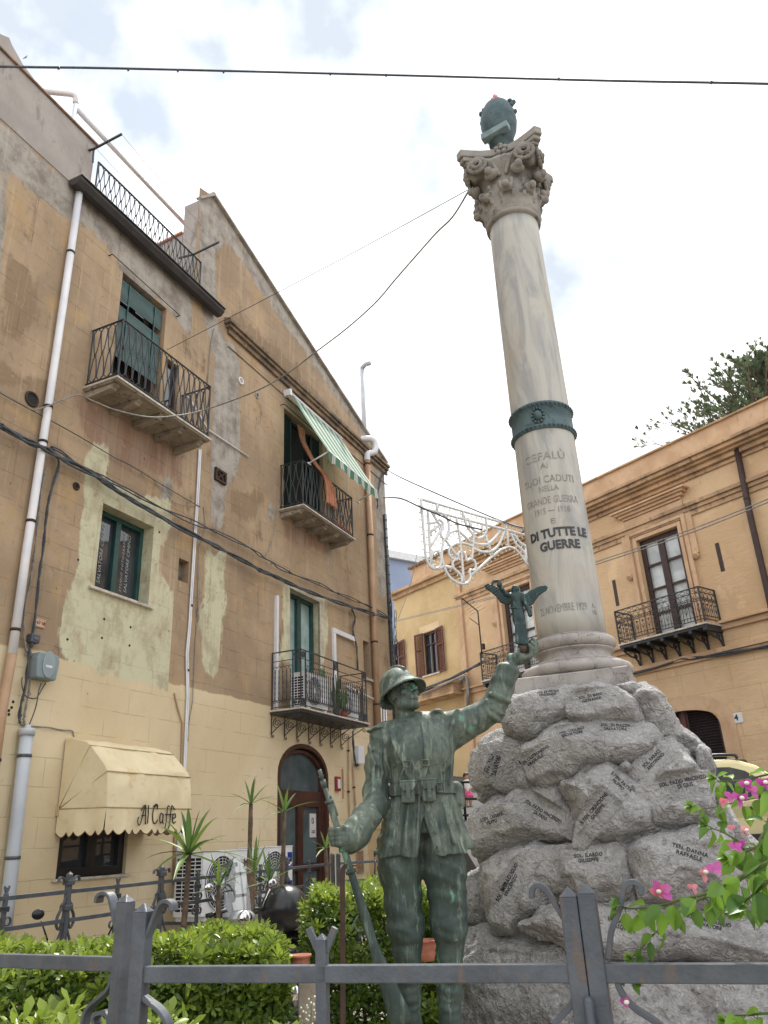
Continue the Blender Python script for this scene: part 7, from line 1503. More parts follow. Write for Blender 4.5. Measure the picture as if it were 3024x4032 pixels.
# garden fence further back
G0 = Vector((6.9*math.sin(R(-25.3)), 6.9*math.cos(R(-25.3)), 0)); G1 = Vector((11.2*math.sin(R(-4.75)), 11.2*math.cos(R(-4.75)), 0))
gd = (G1-G0).normalized(); gn = Vector((-gd.y, gd.x, 0)); gang = math.atan2(gd.y, gd.x)
def online(px_, py_=3450):
    d = ray(px_, py_); d.z = 0; k = (G0).dot(gn)/d.dot(gn); return d*k
t = thing('garden_fence', 'long wrought iron garden fence receding from the left edge towards the statue hand', 'fence')
z0t, z0l = zat(0, 3540, G0), zat(0, 3664, G0); z1t, z1l = zat(1310, 3402, G1), zat(1310, 3474, G1); gs = G0-gd*3.0
for za, zb_ in ((z0t, z1t), (z0l, z1l), (.25, .3)):
    sl_z = (zb_-za)/(G1-G0).length; m = MB(); m.beam(gs+Vector((0, 0, za-sl_z*3.0)), G1+Vector((0, 0, zb_)), .022, .030); m.build('rail', m_grey, t, bevel=.002)
def gz(P, top=True): u = (P-G0).dot(gd)/(G1-G0).length; return (z0t+(z1t-z0t)*u) if top else (z0l+(z1l-z0l)*u)
def gvec(P, a, z): return P+gd*a+Vector((0, 0, z))
for px_, pyt in ((274, 3432), (636, 3406), (907, 3385), (1126, 3369)):
    P = online(px_); zt_ = zat(px_, pyt, P); m = MB(); pyramid_post(m, P, .0, zt_-.02, .040, gang); o = m.build('post', m_grey, t, bevel=.002)
    zz, zl = gz(P), gz(P, False); m = MB(); m.box(-.034, .034, -.034, .034, zz+.05, zz+.085, Matrix.Translation((P.x, P.y, 0)) @ Matrix.Rotation(gang, 4, 'Z')); m.build('collar', m_grey, o, bevel=.002); m = MB(); m.box(-.04, .04, -.034, .034, zl+.075, zl+.11, Matrix.Translation((P.x, P.y, 0)) @ Matrix.Rotation(gang, 4, 'Z')); m.build('collar', m_grey, o, bevel=.002)
    for sg in (-1, 1):
        m = MB(); m.strip(bez([gvec(P, sg*.015, zz-.03), gvec(P, sg*.04, zz-.10), gvec(P, sg*.085, zz-.17), gvec(P, sg*.088, zz-.23), gvec(P, sg*.05, zz-.262), gvec(P, sg*.02, zl+.075), gvec(P, sg*.035, zl+.125), gvec(P, sg*.055, zl+.11)], 5), .026, .008, gn)
        m.build('lyre_scroll', m_grey, o)
        m = MB(); m.strip(bez([gvec(P, sg*.02, zz+.04), gvec(P, sg*.06, zz+.10), gvec(P, sg*.10, zz+.11), gvec(P, sg*.115, zz+.075)], 5), .026, .008, gn); m.build('top_scroll', m_grey, o)
        m = MB(); m.beam(gvec(P, sg*.01, zl-.02), gvec(P, sg*.22, zl-.45), .014, .014); m.build('brace', m_grey, o)
def small_post(P, pxy, zz, zl, gd_, gn_, ang_):
    zt_ = zat(pxy[0], pxy[1], P); m = MB(); m.box(-.014, .014, -.014, .014, 0, zt_-.05, Matrix.Translation((P.x, P.y, 0)) @ Matrix.Rotation(ang_, 4, 'Z'))
    G_ = lambda a, z: P+gd_*a+Vector((0, 0, z))
    for sg in (-1, 1): m.beam(G_(0, zt_-.06), G_(sg*.022, zt_), .014, .014)
    m.beam(G_(0, zt_-.06), G_(0, zt_-.01), .016, .016); o = m.build('small_post', m_grey, t, bevel=.002)
    for z_ in (zz-.07, zl+.13):
        m = MB(); m.box(-.026, .026, -.024, .024, z_-.016, z_+.016, Matrix.Translation((P.x, P.y, 0)) @ Matrix.Rotation(ang_, 4, 'Z')); m.build('collar', m_grey, o)
    for sg in (-1, 1):
        for vz, zc_ in ((1, zl+.02), (-1, zl-.05)):
            m = MB(); m.strip([G_(sg*(.012+(.0)+.030+.028*math.cos(a_)), zc_+vz*(.03+.028*math.sin(a_))) for a_ in [R(180-k*30) for k in range(11)]], .02, .006, gn_); m.build('curl', m_grey, o)
for p in ((34, 3488), (467, 3455), (780, 3425), (1025, 3403), (1218, 3388)): P = online(p[0]); small_post(P, p, gz(P), gz(P, False), gd, gn, gang)
for px_ in (1310, 1338):
    P = online(px_) if px_ == 1310 else Vector((G1.x+.10, G1.y+.02, 0)); m = MB(); pyramid_post(m, P, 0, zat(px_, 3357, P)-.02, .045, gang); m.build('post', m_grey, t, bevel=.002)
t = thing('garden_fence', 'short straight run of grey iron fence behind the statue hand and hip', 'fence')
H0 = Vector((G1.x+.12, G1.y, 0)); H1 = Vector((.85, 11.4, 0))
for pa_, pb_ in (((1338, 3400), (1530, 3392)), ((1338, 3470), (1530, 3466))):
    m = MB(); dd = H1-H0; m.beam(H0+Vector((0, 0, zat(*pa_, H0))), H1+Vector((0, 0, zat(*pb_, H1)+.02)), .022, .03); m.build('rail', m_grey, t)
hd = (H1-H0).normalized(); P = H0+(H1-H0)*.42; P = Vector((ray(1491, 3400).x, ray(1491, 3400).y, 0)); P *= 11.3/P.length; small_post(P, (1491, 3371), zat(1491, 3392, P), zat(1491, 3466, P), hd, Vector((-hd.y, hd.x, 0)), 0)
# ================================================================ foliage
def tint_mesh(me, vals):
    a = me.attributes.new('tint', 'FLOAT', 'FACE'); a.data.foreach_set('value', vals)
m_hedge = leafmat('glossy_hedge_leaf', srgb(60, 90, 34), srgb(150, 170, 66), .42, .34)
m_twig = noisy('twig_bark', srgb(104, 92, 76), srgb(80, 70, 58), 10, .9)
rng = np.random.default_rng(7)
def rosettes(centers, normals, size, nl, tints, spread=.8):
    """clusters of obovate leaves; returns a mesh"""
    V = []; Fc = []; T = []
    for c, n, tn, sz in zip(centers, normals, tints, size):
        n = n/np.linalg.norm(n); a = np.cross(n, (.3, .5, .8)); a /= np.linalg.norm(a); b_ = np.cross(n, a); ph = rng.uniform(0, 6.28)
        for k in range(nl):
            an = ph+2.4*k; el = .95-spread*(1-k/nl)*1.0; el = max(.12, el+rng.uniform(-.12, .12)); dr = (a*math.cos(an)+b_*math.sin(an))*math.cos(el*1.35)+n*math.sin(el*1.35); dr /= np.linalg.norm(dr)
            sd_ = np.cross(dr, n); sd_ /= np.linalg.norm(sd_)+1e-9; up = np.cross(sd_, dr); ln = sz*rng.uniform(.8, 1.15); w_ = ln*.155
            o = c+n*rng.uniform(-.012, .01); i0 = len(V)
            V += [o+dr*ln*.08, o+dr*ln*.45+sd_*w_*.62+up*ln*.03, o+dr*ln*.80+sd_*w_-up*ln*.0, o+dr*ln-up*ln*.06, o+dr*ln*.80-sd_*w_-up*ln*.0, o+dr*ln*.45-sd_*w_*.62+up*ln*.03, o+dr*ln*.55+up*ln*.0]
            Fc += [(i0, i0+1, i0+6), (i0+1, i0+2, i0+6), (i0+2, i0+3, i0+6), (i0+3, i0+4, i0+6), (i0+4, i0+5, i0+6), (i0+5, i0, i0+6)]; tt = min(1, max(0, tn+rng.uniform(-.18, .18))); T += [tt]*6
    me = bpy.data.meshes.new('leaves'); me.from_pydata([tuple(v) for v in V], [], Fc); me.update(); tint_mesh(me, T); me.polygons.foreach_set('use_smooth', [True]*len(Fc)); return me
def hedge(name, label, A, B, dep, z0, z1, n, size, bump=.10, mt=None, seed=1, rag=.03):
    """box hedge whose front edge runs A->B in plan"""
    global rng; rng = np.random.default_rng(seed); A = np.array(A+(0,)); B = np.array(B+(0,)); L_ = np.linalg.norm(B-A); d = (B-A)/L_; q = np.array((-d[1], d[0], 0)); C_, Nn, T, S_ = [], [], [], []
    areas = np.array([L_*dep, L_*(z1-z0), dep*(z1-z0)*2]); pr_ = areas/areas.sum()
    for k in range(n):
        s_ = rng.choice(3, p=pr_)
        if s_ == 0: a, b_, z = rng.uniform(0, L_), rng.uniform(0, dep), z1; nn = np.array((0, 0, 1.))
        elif s_ == 1: a, b_, z = rng.uniform(0, L_), 0, z0+(z1-z0)*rng.uniform(0, 1); nn = -q*1.0
        else: a, b_, z = rng.choice((0, L_)), rng.uniform(0, dep), rng.uniform(z0, z1); nn = d*(1 if a > 0 else -1)
        nz_ = mnoise.noise(Vector((a*2.2+seed, b_*2.2, z*2.2)))*bump+mnoise.noise(Vector((a*6+seed, b_*6, z*6)))*bump*.5
        edge = min(1, abs((z-z1))/.12) if s_ == 1 else min(1, b_/.12) if s_ == 0 else 1
        c = A+d*a+q*b_+np.array((0, 0, z))+nn*(nz_-.05*(1-edge)+rng.uniform(-rag, rag)); nn = nn+np.array((0, 0, .75))+rng.normal(0, .28, 3)
        C_.append(c); Nn.append(nn); S_.append(size*rng.uniform(.75, 1.2)); T.append((.55 if s_ == 0 else .28*(z-z0)/(z1-z0)+.10)+rng.uniform(-.2, .25)+(.3 if rng.random() < .06 else 0))  # light put into the tint: top leaves brighter, sides darker downwards
    for k in range(int(n*.55)):     # inner layer, its shade put into a darker leaf tint
        a, b_, z = rng.uniform(0, L_), rng.uniform(.03, dep), rng.uniform(z0, z1-.03); off = .06; b_ = max(off, b_)*1.0
        if rng.random() < .6: b_ = rng.uniform(.04, .16)
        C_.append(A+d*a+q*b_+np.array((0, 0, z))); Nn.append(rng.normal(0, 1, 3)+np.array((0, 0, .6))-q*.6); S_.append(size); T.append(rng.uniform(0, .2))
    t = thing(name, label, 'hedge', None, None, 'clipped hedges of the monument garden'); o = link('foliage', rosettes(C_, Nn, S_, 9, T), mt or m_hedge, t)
    m = MB()
    for k in range(int(L_*9)):
        a = rng.uniform(.05, L_-.05); p = A+d*a+q*rng.uniform(.15, dep-.1); pts = [p]; z = .05
        while z < z1-.15: z += .15; p = p+np.array((rng.uniform(-.05, .05), rng.uniform(-.05, .05), 0)); pts.append(np.array((p[0], p[1], z)))
        m.tube([tuple(v) for v in pts], [.014]*(len(pts)-2)+[.009, .005], 5)
    m.build('stems', m_twig, t); return t
hedge('hedge', 'long bright green clipped hedge at the left, behind the front fence rail', (-3.9, 4.35), (-.72, 5.15), 1.15, .25, 1.045, 2700, .080, seed=3)
hedge('hedge', 'darker clipped hedge right behind the statue legs and rifle', (-.60, 5.72), (.20, 5.80), .95, .25, 1.25, 1150, .066, seed=5)
hedge('hedge', 'low big-leaved hedge in the bottom left corner just behind the front fence', (-1.75, 2.55), (-.72, 2.62), .5, .3, 1.04, 420, .085, seed=9)
hedge('hedge', 'small leafy shoot of hedge at the bottom, left of the statue rifle butt', (-.62, 2.75), (-.33, 2.75), .35, .3, 1.02, 130, .075, seed=12)
# ---- yuccas
m_yuc = leafmat('yucca_leaf', srgb(58, 90, 50), srgb(116, 144, 72), .25, .45)
m_ytr = noisy('yucca_trunk_bark', srgb(112, 96, 82), srgb(84, 70, 60), 14, .95, 0, .8, 70)
def yucca(label, px_, py_, D, rad, nl, pb, seed, droop=.25, lean=0):
    random.seed(seed); top = atD(px_, py_, D); base = atD(pb[0], pb[1], D); base = Vector((top.x+(base.x-top.x)*1.0, base.y, .0))
    t = thing('yucca', label, 'plant', None, None, 'young yuccas in front of the cream wall'); m = MB(); n = 10; pts = []
    for i in range(n+1): f = i/n; pts.append(base.lerp(top, f)+Vector((.03*math.sin(f*5+seed), 0, 0))*(1-f))
    m.tube(pts, [.034-.012*i/n+.004*(i % 2) for i in range(n+1)], 8); m.build('trunk', m_ytr, t)
    V = MB(); T = []
    for k in range(nl):
        a = k*2.4+random.random()*.4; el = R(82-95*(k/nl)**1.1); ln = rad*random.uniform(.8, 1.15); dr = Vector((math.cos(a)*math.cos(el), math.sin(a)*math.cos(el), math.sin(el))); sd_ = dr.cross(Vector((0, 0, 1))); sd_.normalize(); up = sd_.cross(dr)
        w_ = .023*rad/.4; tt = random.random(); pr_ = None
        for i in range(6):
            f = i/5; c = top+dr*(ln*f)-Vector((0, 0, droop*ln*f*f)); ww = w_*(.6+1.2*f-1.8*f*f if f < .98 else .02); q = [c-sd_*ww, c+up*ww*-.35, c+sd_*ww]; b0_ = len(V.v); V.v += [tuple(x) for x in q]
            if pr_ is not None: V.f += [(pr_, pr_+1, b0_+1, b0_), (pr_+1, pr_+2, b0_+2, b0_+1)]; V.sm += [True]*2; T += [tt]*2
            pr_ = b0_
    o = V.build('leaves', m_yuc, t, fixn=False); tint_mesh(o.data, T)
yucca('tall thin yucca with a small spiky top left of the arched door', 988, 3165, 9.6, .40, 8, (985, 3600), 1)
yucca('tall yucca whose spiky top stands in front of the arched door left jamb', 1120, 3195, 9.8, .42, 8, (1105, 3620), 2)
yucca('leafy yucca with the widest leaves, right below the awning corner', 744, 3362, 8.4, .62, 17, (712, 3700), 3, .35)
yucca('thin crooked yucca just left of the statue fist', 1282, 3340, 10.6, .36, 8, (1292, 3560), 4)
yucca('low spiky yucca clump in front of the first air conditioner fan', 862, 3490, 8.6, .36, 8, (862, 3650), 5, .1)
yucca('low spiky yucca between the two ground floor air conditioners', 1000, 3430, 9.2, .42, 8, (985, 3700), 6, .1)
yucca('low yucca clump in front of the right ground floor air conditioner', 1060, 3470, 9.0, .38, 8, (1055, 3700), 7, .1)
# ---- scooters
m_silver = noisy('silver_paint', srgb(172, 176, 180), srgb(160, 164, 168), 2, .25, .3, 0); m_wpaint = noisy('white_paint', srgb(214, 216, 218), srgb(204, 206, 208), 2, .2, 0, 0); m_dpaint = noisy('dark_paint', srgb(34, 36, 42), srgb(28, 30, 34), 2, .25, 0, 0)
def scooter(label, P, ang, paint, screen=False, box=False, mirrors=True, s_=1.0, lamp=True):
    t = thing('scooter', label, 'scooter', None, P, 'scooters parked by the garden fence'); t.rotation_euler = (0, 0, ang); t.scale = (s_, s_, s_)
    # local: x forward
    sh = SDF((-.75, -.3, .15), (.75, .3, 1.15), .02)
    sh.chain([(-.62, 0, .62), (-.35, 0, .68), (-.1, 0, .60)], [.10, .14, .13], .06); sh.chain([(-.5, 0, .45), (-.15, 0, .42)], [.13, .14], .08); sh.cap((-.1, 0, .30), (.32, 0, .28), .09, .09, .06, sq=(1, 1.6, .6))
    sh.chain([(.34, 0, .32), (.42, 0, .6), (.36, 0, .88)], [.10, .12, .09], .05, sq=(.5, 1.6, 1)); sh.ell((.36, 0, .98), (.10, .14, .08), .04); sh.chain([(.48, 0, .55), (.58, 0, .52), (.66, 0, .44)], [.06, .07, .05], .05); link('bodywork', sh.mesh('bodywork'), paint, t)
    m = MB(); m.prism([(-.66, .74), (-.62, .82), (-.35, .84), (-.12, .78), (.0, .70), (.0, .66), (-.6, .70)], -.13, .13, 'xz'); m.build('seat', m_blk, t, bevel=.03)
    for x_ in (.58, -.52):
        m = MB(); m.tube([(x_+.20*math.cos(a), 0, .25+.20*math.sin(a)) for a in [2*math.pi*k/24 for k in range(24)]], .05, 8, closed=True); wq = m.build('wheel', m_blk, t); m = MB(); m.tube([(x_, -.03, .25), (x_, .03, .25)], .13, 16); m.build('rim', m_chrome, wq)
    m = MB(); m.tube(bez([(.30, -.33, 1.02), (.33, -.15, 1.05), (.36, 0, 1.02), (.33, .15, 1.05), (.30, .33, 1.02)], 4), .016, 8); m.tube([(.30, -.34, 1.02), (.31, -.22, 1.04)], .022, 8); m.tube([(.30, .34, 1.02), (.31, .22, 1.04)], .022, 8); m.build('handlebar', m_blk, t)
    if lamp: m = MB(); m.sphere((.46, 0, .98), .075, 14, 9, (.6, 1, 1)); m.build('headlight', m_chrome, t)
    if mirrors:
        for sg in (-1, 1):
            m = MB(); m.tube([(.32, sg*.22, 1.04), (.34, sg*.30, 1.22)], .008, 6); m.sphere((.34, sg*.33, 1.27), .05, 14, 8, (.25, 1, .8)); m.build('mirror', m_dpaint if not screen else m_chrome, t)
    if screen:
        m = MB(); n = 8
        for i in range(n+1):
            f = i/n
            for j in range(9): g_ = j/8*2-1; m.v.append((.40-.18*f-.10*g_*g_, g_*.24*math.sqrt(max(.02, 1-(max(0, f-.4)/.62)**2)), 1.0+.52*f))
        m.f = [(i*9+j, i*9+j+1, (i+1)*9+j+1, (i+1)*9+j) for i in range(n) for j in range(8)]; m.sm = [True]*len(m.f); m.build('windscreen', m_clear, t)
    if box: m = MB(); sh = SDF((-1.05, -.3, .78), (-.45, .3, 1.3), .02); sh.ell((-.75, 0, 1.03), (.24, .24, .22), .01); o = link('top_case', sh.mesh('top_case'), m_blk, t)
b = NB('clear_screen'); gb = b.n('ShaderNodeBsdfGlossy'); gb.inputs['Roughness'].default_value = .05; tb_ = b.n('ShaderNodeBsdfTransparent'); tb_.inputs[0].default_value = (.86, .93, .93, 1); mxx = b.n('ShaderNodeMixShader'); fr = b.n('ShaderNodeFresnel'); fr.inputs[0].default_value = 1.5; fa = b.math('ADD', fr.outputs[0], .12); b.l(fa, mxx.inputs[0]); b.l(tb_.outputs[0], mxx.inputs[1]); b.l(gb.outputs[0], mxx.inputs[2]); b.l(mxx.outputs[0], b.out.inputs[0]); m_clear = b.m
P = atD(905, 3560, 9.0); scooter('silver scooter with tall clear windscreen behind the garden fence', (P.x, P.y, 0), R(-60), m_silver, True, False)
P = atD(1120, 3600, 8.9); scooter('scooter with a big rounded black top case behind the garden fence', (P.x+.35, P.y+.66, 0), R(62), m_dpaint, False, True, False)
P = atD(372, 3640, 7.6); scooter('dark scooter with chrome round headlight at the left behind the hedge', (P.x-.28, P.y+.30, -.08), R(-62), m_dpaint, False, False)
P = atD(1370, 3520, 10.2); scooter('white scooter half hidden behind the second hedge, left of the statue', (P.x, P.y, .08), R(8), m_wpaint, False, False, s_=1.1)
# ---- terracotta pots and bricks
def pot(label, P, r, h, ridges=3):
    m = MB(); pr_ = [(r*.7, 0)]; 
    for i in range(ridges): z_ = h*(i+1)/(ridges+1); pr_ += [(r*(.7+.3*z_/h), z_-.01), (r*(.76+.3*z_/h), z_), (r*(.7+.3*z_/h), z_+.01)]
    pr_ += [(r*1.0, h*.9), (r*1.12, h*.9), (r*1.12, h), (r*.95, h), (r*.9, h*.8)]; m.lathe(pr_, 24, c=P); tag(m.build('terracotta_pot', m_terra), label, 'flower pot', 'terracotta pots in the monument garden')
P = atD(1665, 3700, 5.62); pot('ridged terracotta pot seen between the statue legs, above the fence rail', (P.x+.02, P.y+.10, P.z-.13), .07, .12, 2)
P = atD(1175, 3760, 5.3); pot('terracotta pot at the right end of the long bright hedge', (P.x, P.y+.1, P.z-.14), .06, .13, 2)
m = MB(); m.prism([(-.64, 5.25), (-.50, 5.25), (-.50, 5.55), (-.64, 5.55)], 0, P.z-.142, 'xy'); tag(m.build('stone_plinth', m_stone, bevel=.01), 'narrow grey stone plinth under the pot at the end of the long hedge', 'block')
# small white flower spikes
m_wf = noisy('white_petal', srgb(226, 222, 214), srgb(210, 206, 196), 6, .7, 0, 0); m_stem = leafmat('thin_stem', srgb(110, 128, 80), srgb(130, 140, 90))
random.seed(31)
for i, (px_, py_) in enumerate(((1195, 3960), (1225, 3925), (1250, 3915), (1268, 3950))):
    t = thing('flower_spike', ('leftmost of the small white flower spikes below the fence finial', 'second small white flower spike from the left below the fence finial', 'tallest small white flower spike below the fence finial', 'rightmost small white flower spike below the fence finial')[i], 'flower', None, None, 'white flower spikes behind the front fence')
    top = atD(px_, py_, 3.6); m = MB(); base = Vector((top.x+random.uniform(-.03, .03), top.y, .1)); m.tube([base, base.lerp(top, .5)+Vector((.01, 0, 0)), top], .003, 5); m.build('stem', m_stem, t); m = MB()
    for k in range(18): z_ = k/18*.16; a = k*2.4; m.sphere(top+Vector((.014*math.cos(a), .014*math.sin(a), -z_)), .0042, 5, 4)
    m.build('blossoms', m_wf, t)
# ---- bougainvillea
m_bleaf = leafmat('bougainvillea_leaf', srgb(72, 112, 44), srgb(126, 168, 62), .45, .38); m_bract = leafmat('magenta_bract', srgb(176, 44, 150), srgb(200, 112, 176), .25, .7, (1, .8, 1, 1)); m_coral = leafmat('coral_bract', srgb(206, 104, 132), srgb(222, 160, 168), .4, .7, (1, .9, .9, 1))
c6 = C(2600, 2850, 3.913)
BG = thing('bougainvillea', 'bougainvillea sprays with heart-shaped leaves and magenta bracts reaching in from the right edge', 'plant')
st_m = MB(); LV = MB(); LT = []
random.seed(77)
def leaf(mb, T, o, dr, nrm, ln, w_, tint, fold=.25, curl=.25):
    dr = dr.normalized(); sd_ = dr.cross(nrm).normalized(); up = sd_.cross(dr); k = []
    prof = [(0, .0), (.12, .55), (.32, .95), (.5, 1.0), (.72, .72), (.9, .28), (1.0, 0)]
    b0_ = len(mb.v)
    for f, ww in prof:
        c = o+dr*(ln*f)-up*(curl*ln*f*f); 
        for g_ in (-1, -.5, 0, .5, 1): mb.v.append(tuple(c+sd_*(g_*ww*w_)+up*(abs(g_)*ww*w_*fold+.0)))
    for i in range(len(prof)-1):
        for j in range(4): mb.f.append((b0_+i*5+j, b0_+i*5+j+1, b0_+(i+1)*5+j+1, b0_+(i+1)*5+j)); mb.sm.append(True); T.append(tint)
def spray(P, D0, D1, r0, nleaf, lsz, tint=.5, tipc=True):
    n = len(P); pts = bez([atD(p[0], p[1], D0+(D1-D0)*i/(n-1)) for i, p in enumerate(P)], 8); k = len(pts); st_m.tube(pts, [r0*(1-.7*i/k) for i in range(k)], 6)
    nleaf = int(nleaf*.8)
    for q in range(nleaf):
        f = (q+.5)/nleaf; i = min(int(f*(k-1)), k-2); o = pts[i].lerp(pts[i+1], f*(k-1)-i); d = (pts[i+1]-pts[i]).normalized(); a = q*2.5+random.random()
        dr = (d*.45+Vector((math.cos(a)*.7, -.35+.5*math.sin(a*1.7), -.55+.75*math.sin(a)))).normalized(); ln = lsz*random.uniform(.65, 1.15)*(1-.35*f); sti = o+dr*ln*.22
        st_m.tube([o, sti], .0010, 4); nn = Vector((random.uniform(-.5, .5), -.6+random.uniform(-.4, .4), .8)).normalized(); leaf(LV, LT, sti, dr+Vector((0, 0, -.15)), nn, ln, ln*.32, min(1, max(0, tint+random.uniform(-.4, .45))), random.uniform(.2, .9), random.uniform(.1, .8))
    if tipc:
        for q in range(6): a = q*1.1; leaf(LV, LT, pts[-1], Vector((-.6+.4*math.cos(a), -.2, .5*math.sin(a)+.2)), Vector((0, -.5, 1)), lsz*.4, lsz*.15, .95)
spray([(3120, 3360)]+e8((1659, 268), (1520, 340), (1340, 428), (1200, 462), (1080, 495), (940, 512), (868, 500)), 1.75, 1.95, .0048, 30, .062, .45)
spray(e8((1560, 330), (1400, 420), (1280, 470), (1170, 540), (1060, 640), (985, 720), (930, 775)), 1.9, 2.0, .0032, 26, .048, .3)
spray([(3120, 3030)]+c6((1659, 780), (1300, 862), (960, 890), (830, 830)), 2.0, 2.15, .003, 18, .055, .7)
spray([(3120, 3100)]+c6((1659, 1085), (1450, 1140), (1100, 1225), (720, 1300), (490, 1270)), 2.0, 2.1, .003, 18, .055, .65)
spray([(3100, 3420)]+c6((1500, 1960), (1270, 1840), (1000, 1690), (830, 1620), (700, 1560)), 1.95, 2.1, .003, 18, .05, .6)
spray([(3100, 3500)]+c6((1560, 1900), (1620, 1640), (1659, 1500), (1700, 1300)), 1.95, 2.0, .005, 12, .06, .2, False)
spray([(3140, 3380)]+e8((1700, 330), (1600, 420), (1540, 470), (1500, 520)), 1.7, 1.85, .004, 14, .07, .3)
spray([(3140, 3270)]+e8((1700, 90), (1600, 180), (1500, 220), (1440, 240)), 1.9, 1.95, .004, 14, .06, .35)
spray([(3140, 3990)]+e8((1659, 1070), (1560, 1080), (1480, 1085), (1430, 1110)), 1.75, 1.85, .003, 16, .045, .8)
spray(e8((870, 900), (880, 870), (930, 905), (980, 915)), 1.95, 1.95, .002, 6, .03, .4)
st_m.build('stems', m_stem, BG); o = LV.build('leaves', m_bleaf, BG, fixn=False); tint_mesh(o.data, LT)
def bract(px_, py_, D, sz, mt, n=3, seed=0, fl=False):
    random.seed(seed); c = atD(px_, py_, D); m = MB(); T = []
    for k in range(n): a = k*2*math.pi/n+random.random(); leaf(m, T, c, Vector((.8*math.cos(a), -.2+random.uniform(-.3, .2), .7*math.sin(a)+.25)), Vector((math.cos(a+1)*.3, -1, .2)), sz*random.uniform(.85, 1.15), sz*.36, random.random(), .4, -.1)
    o = m.build('bract_cluster', mt, BG, fixn=False); tint_mesh(o.data, T)
    if fl: m = MB(); m.sphere(c+Vector((0, -.01, sz*.2)), .006, 8, 5, (1, 1, .7)); m.build('tiny_flower', m_wf, o)
for i, (p, sz, mt) in enumerate([(c6((1310, 950))[0], .036, m_bract), (c6((1400, 1040))[0], .032, m_bract), (c6((1600, 940))[0], .036, m_bract), (c6((1090, 1130))[0], .032, m_bract), (c6((1235, 1175))[0], .032, m_bract), (c6((960, 1215))[0], .026, m_coral), (c6((1310, 1670))[0], .028, m_coral), (c6((1080, 1610))[0], .02, m_coral), (c6((1190, 1900))[0], .034, m_bract), (c6((1600, 1860))[0], .045, m_bract), (c6((1440, 1960))[0], .025, m_coral),
    (e8((1090, 420))[0], .042, m_bract), (e8((1070, 430))[0], .034, m_coral), (e8((1370, 305))[0], .036, m_bract), (e8((1320, 325))[0], .026, m_coral), (e8((1255, 400))[0], .022, m_coral), (e8((898, 1015))[0], .022, m_bract), (e8((1480, 185))[0], .03, m_bract)]): bract(p[0], p[1], 1.9 if i > 10 else 2.0, sz*.62, mt, 3, i+40, i % 2 == 0)
# ================================================================ street behind: railing, car, child, tree
Ra = atD(1600, 3077, 17.2); Rb = atD(3100, 3062, 11.6)
t = thing('street_railing', 'dark metal street railing with three horizontal bars behind the boulder heap', 'railing')
for k in range(3):
    A = atD(1560, (3084, 3145, 3205)[k], 17.2); B = atD(3120, (3060, 3148, 3236)[k], 11.6); m = MB(); m.tube([A, B], .022, 8); m.build('bar', m_dpaint, t)
for f in (.0, .25, .5, .75, 1): A = atD(1560, 3080, 17.2).lerp(atD(3120, 3060, 11.6), f); m = MB(); m.tube([A, (A.x, A.y, street_z(A.x, A.y)-.1)], .025, 8); m.build('upright', m_dpaint, t)
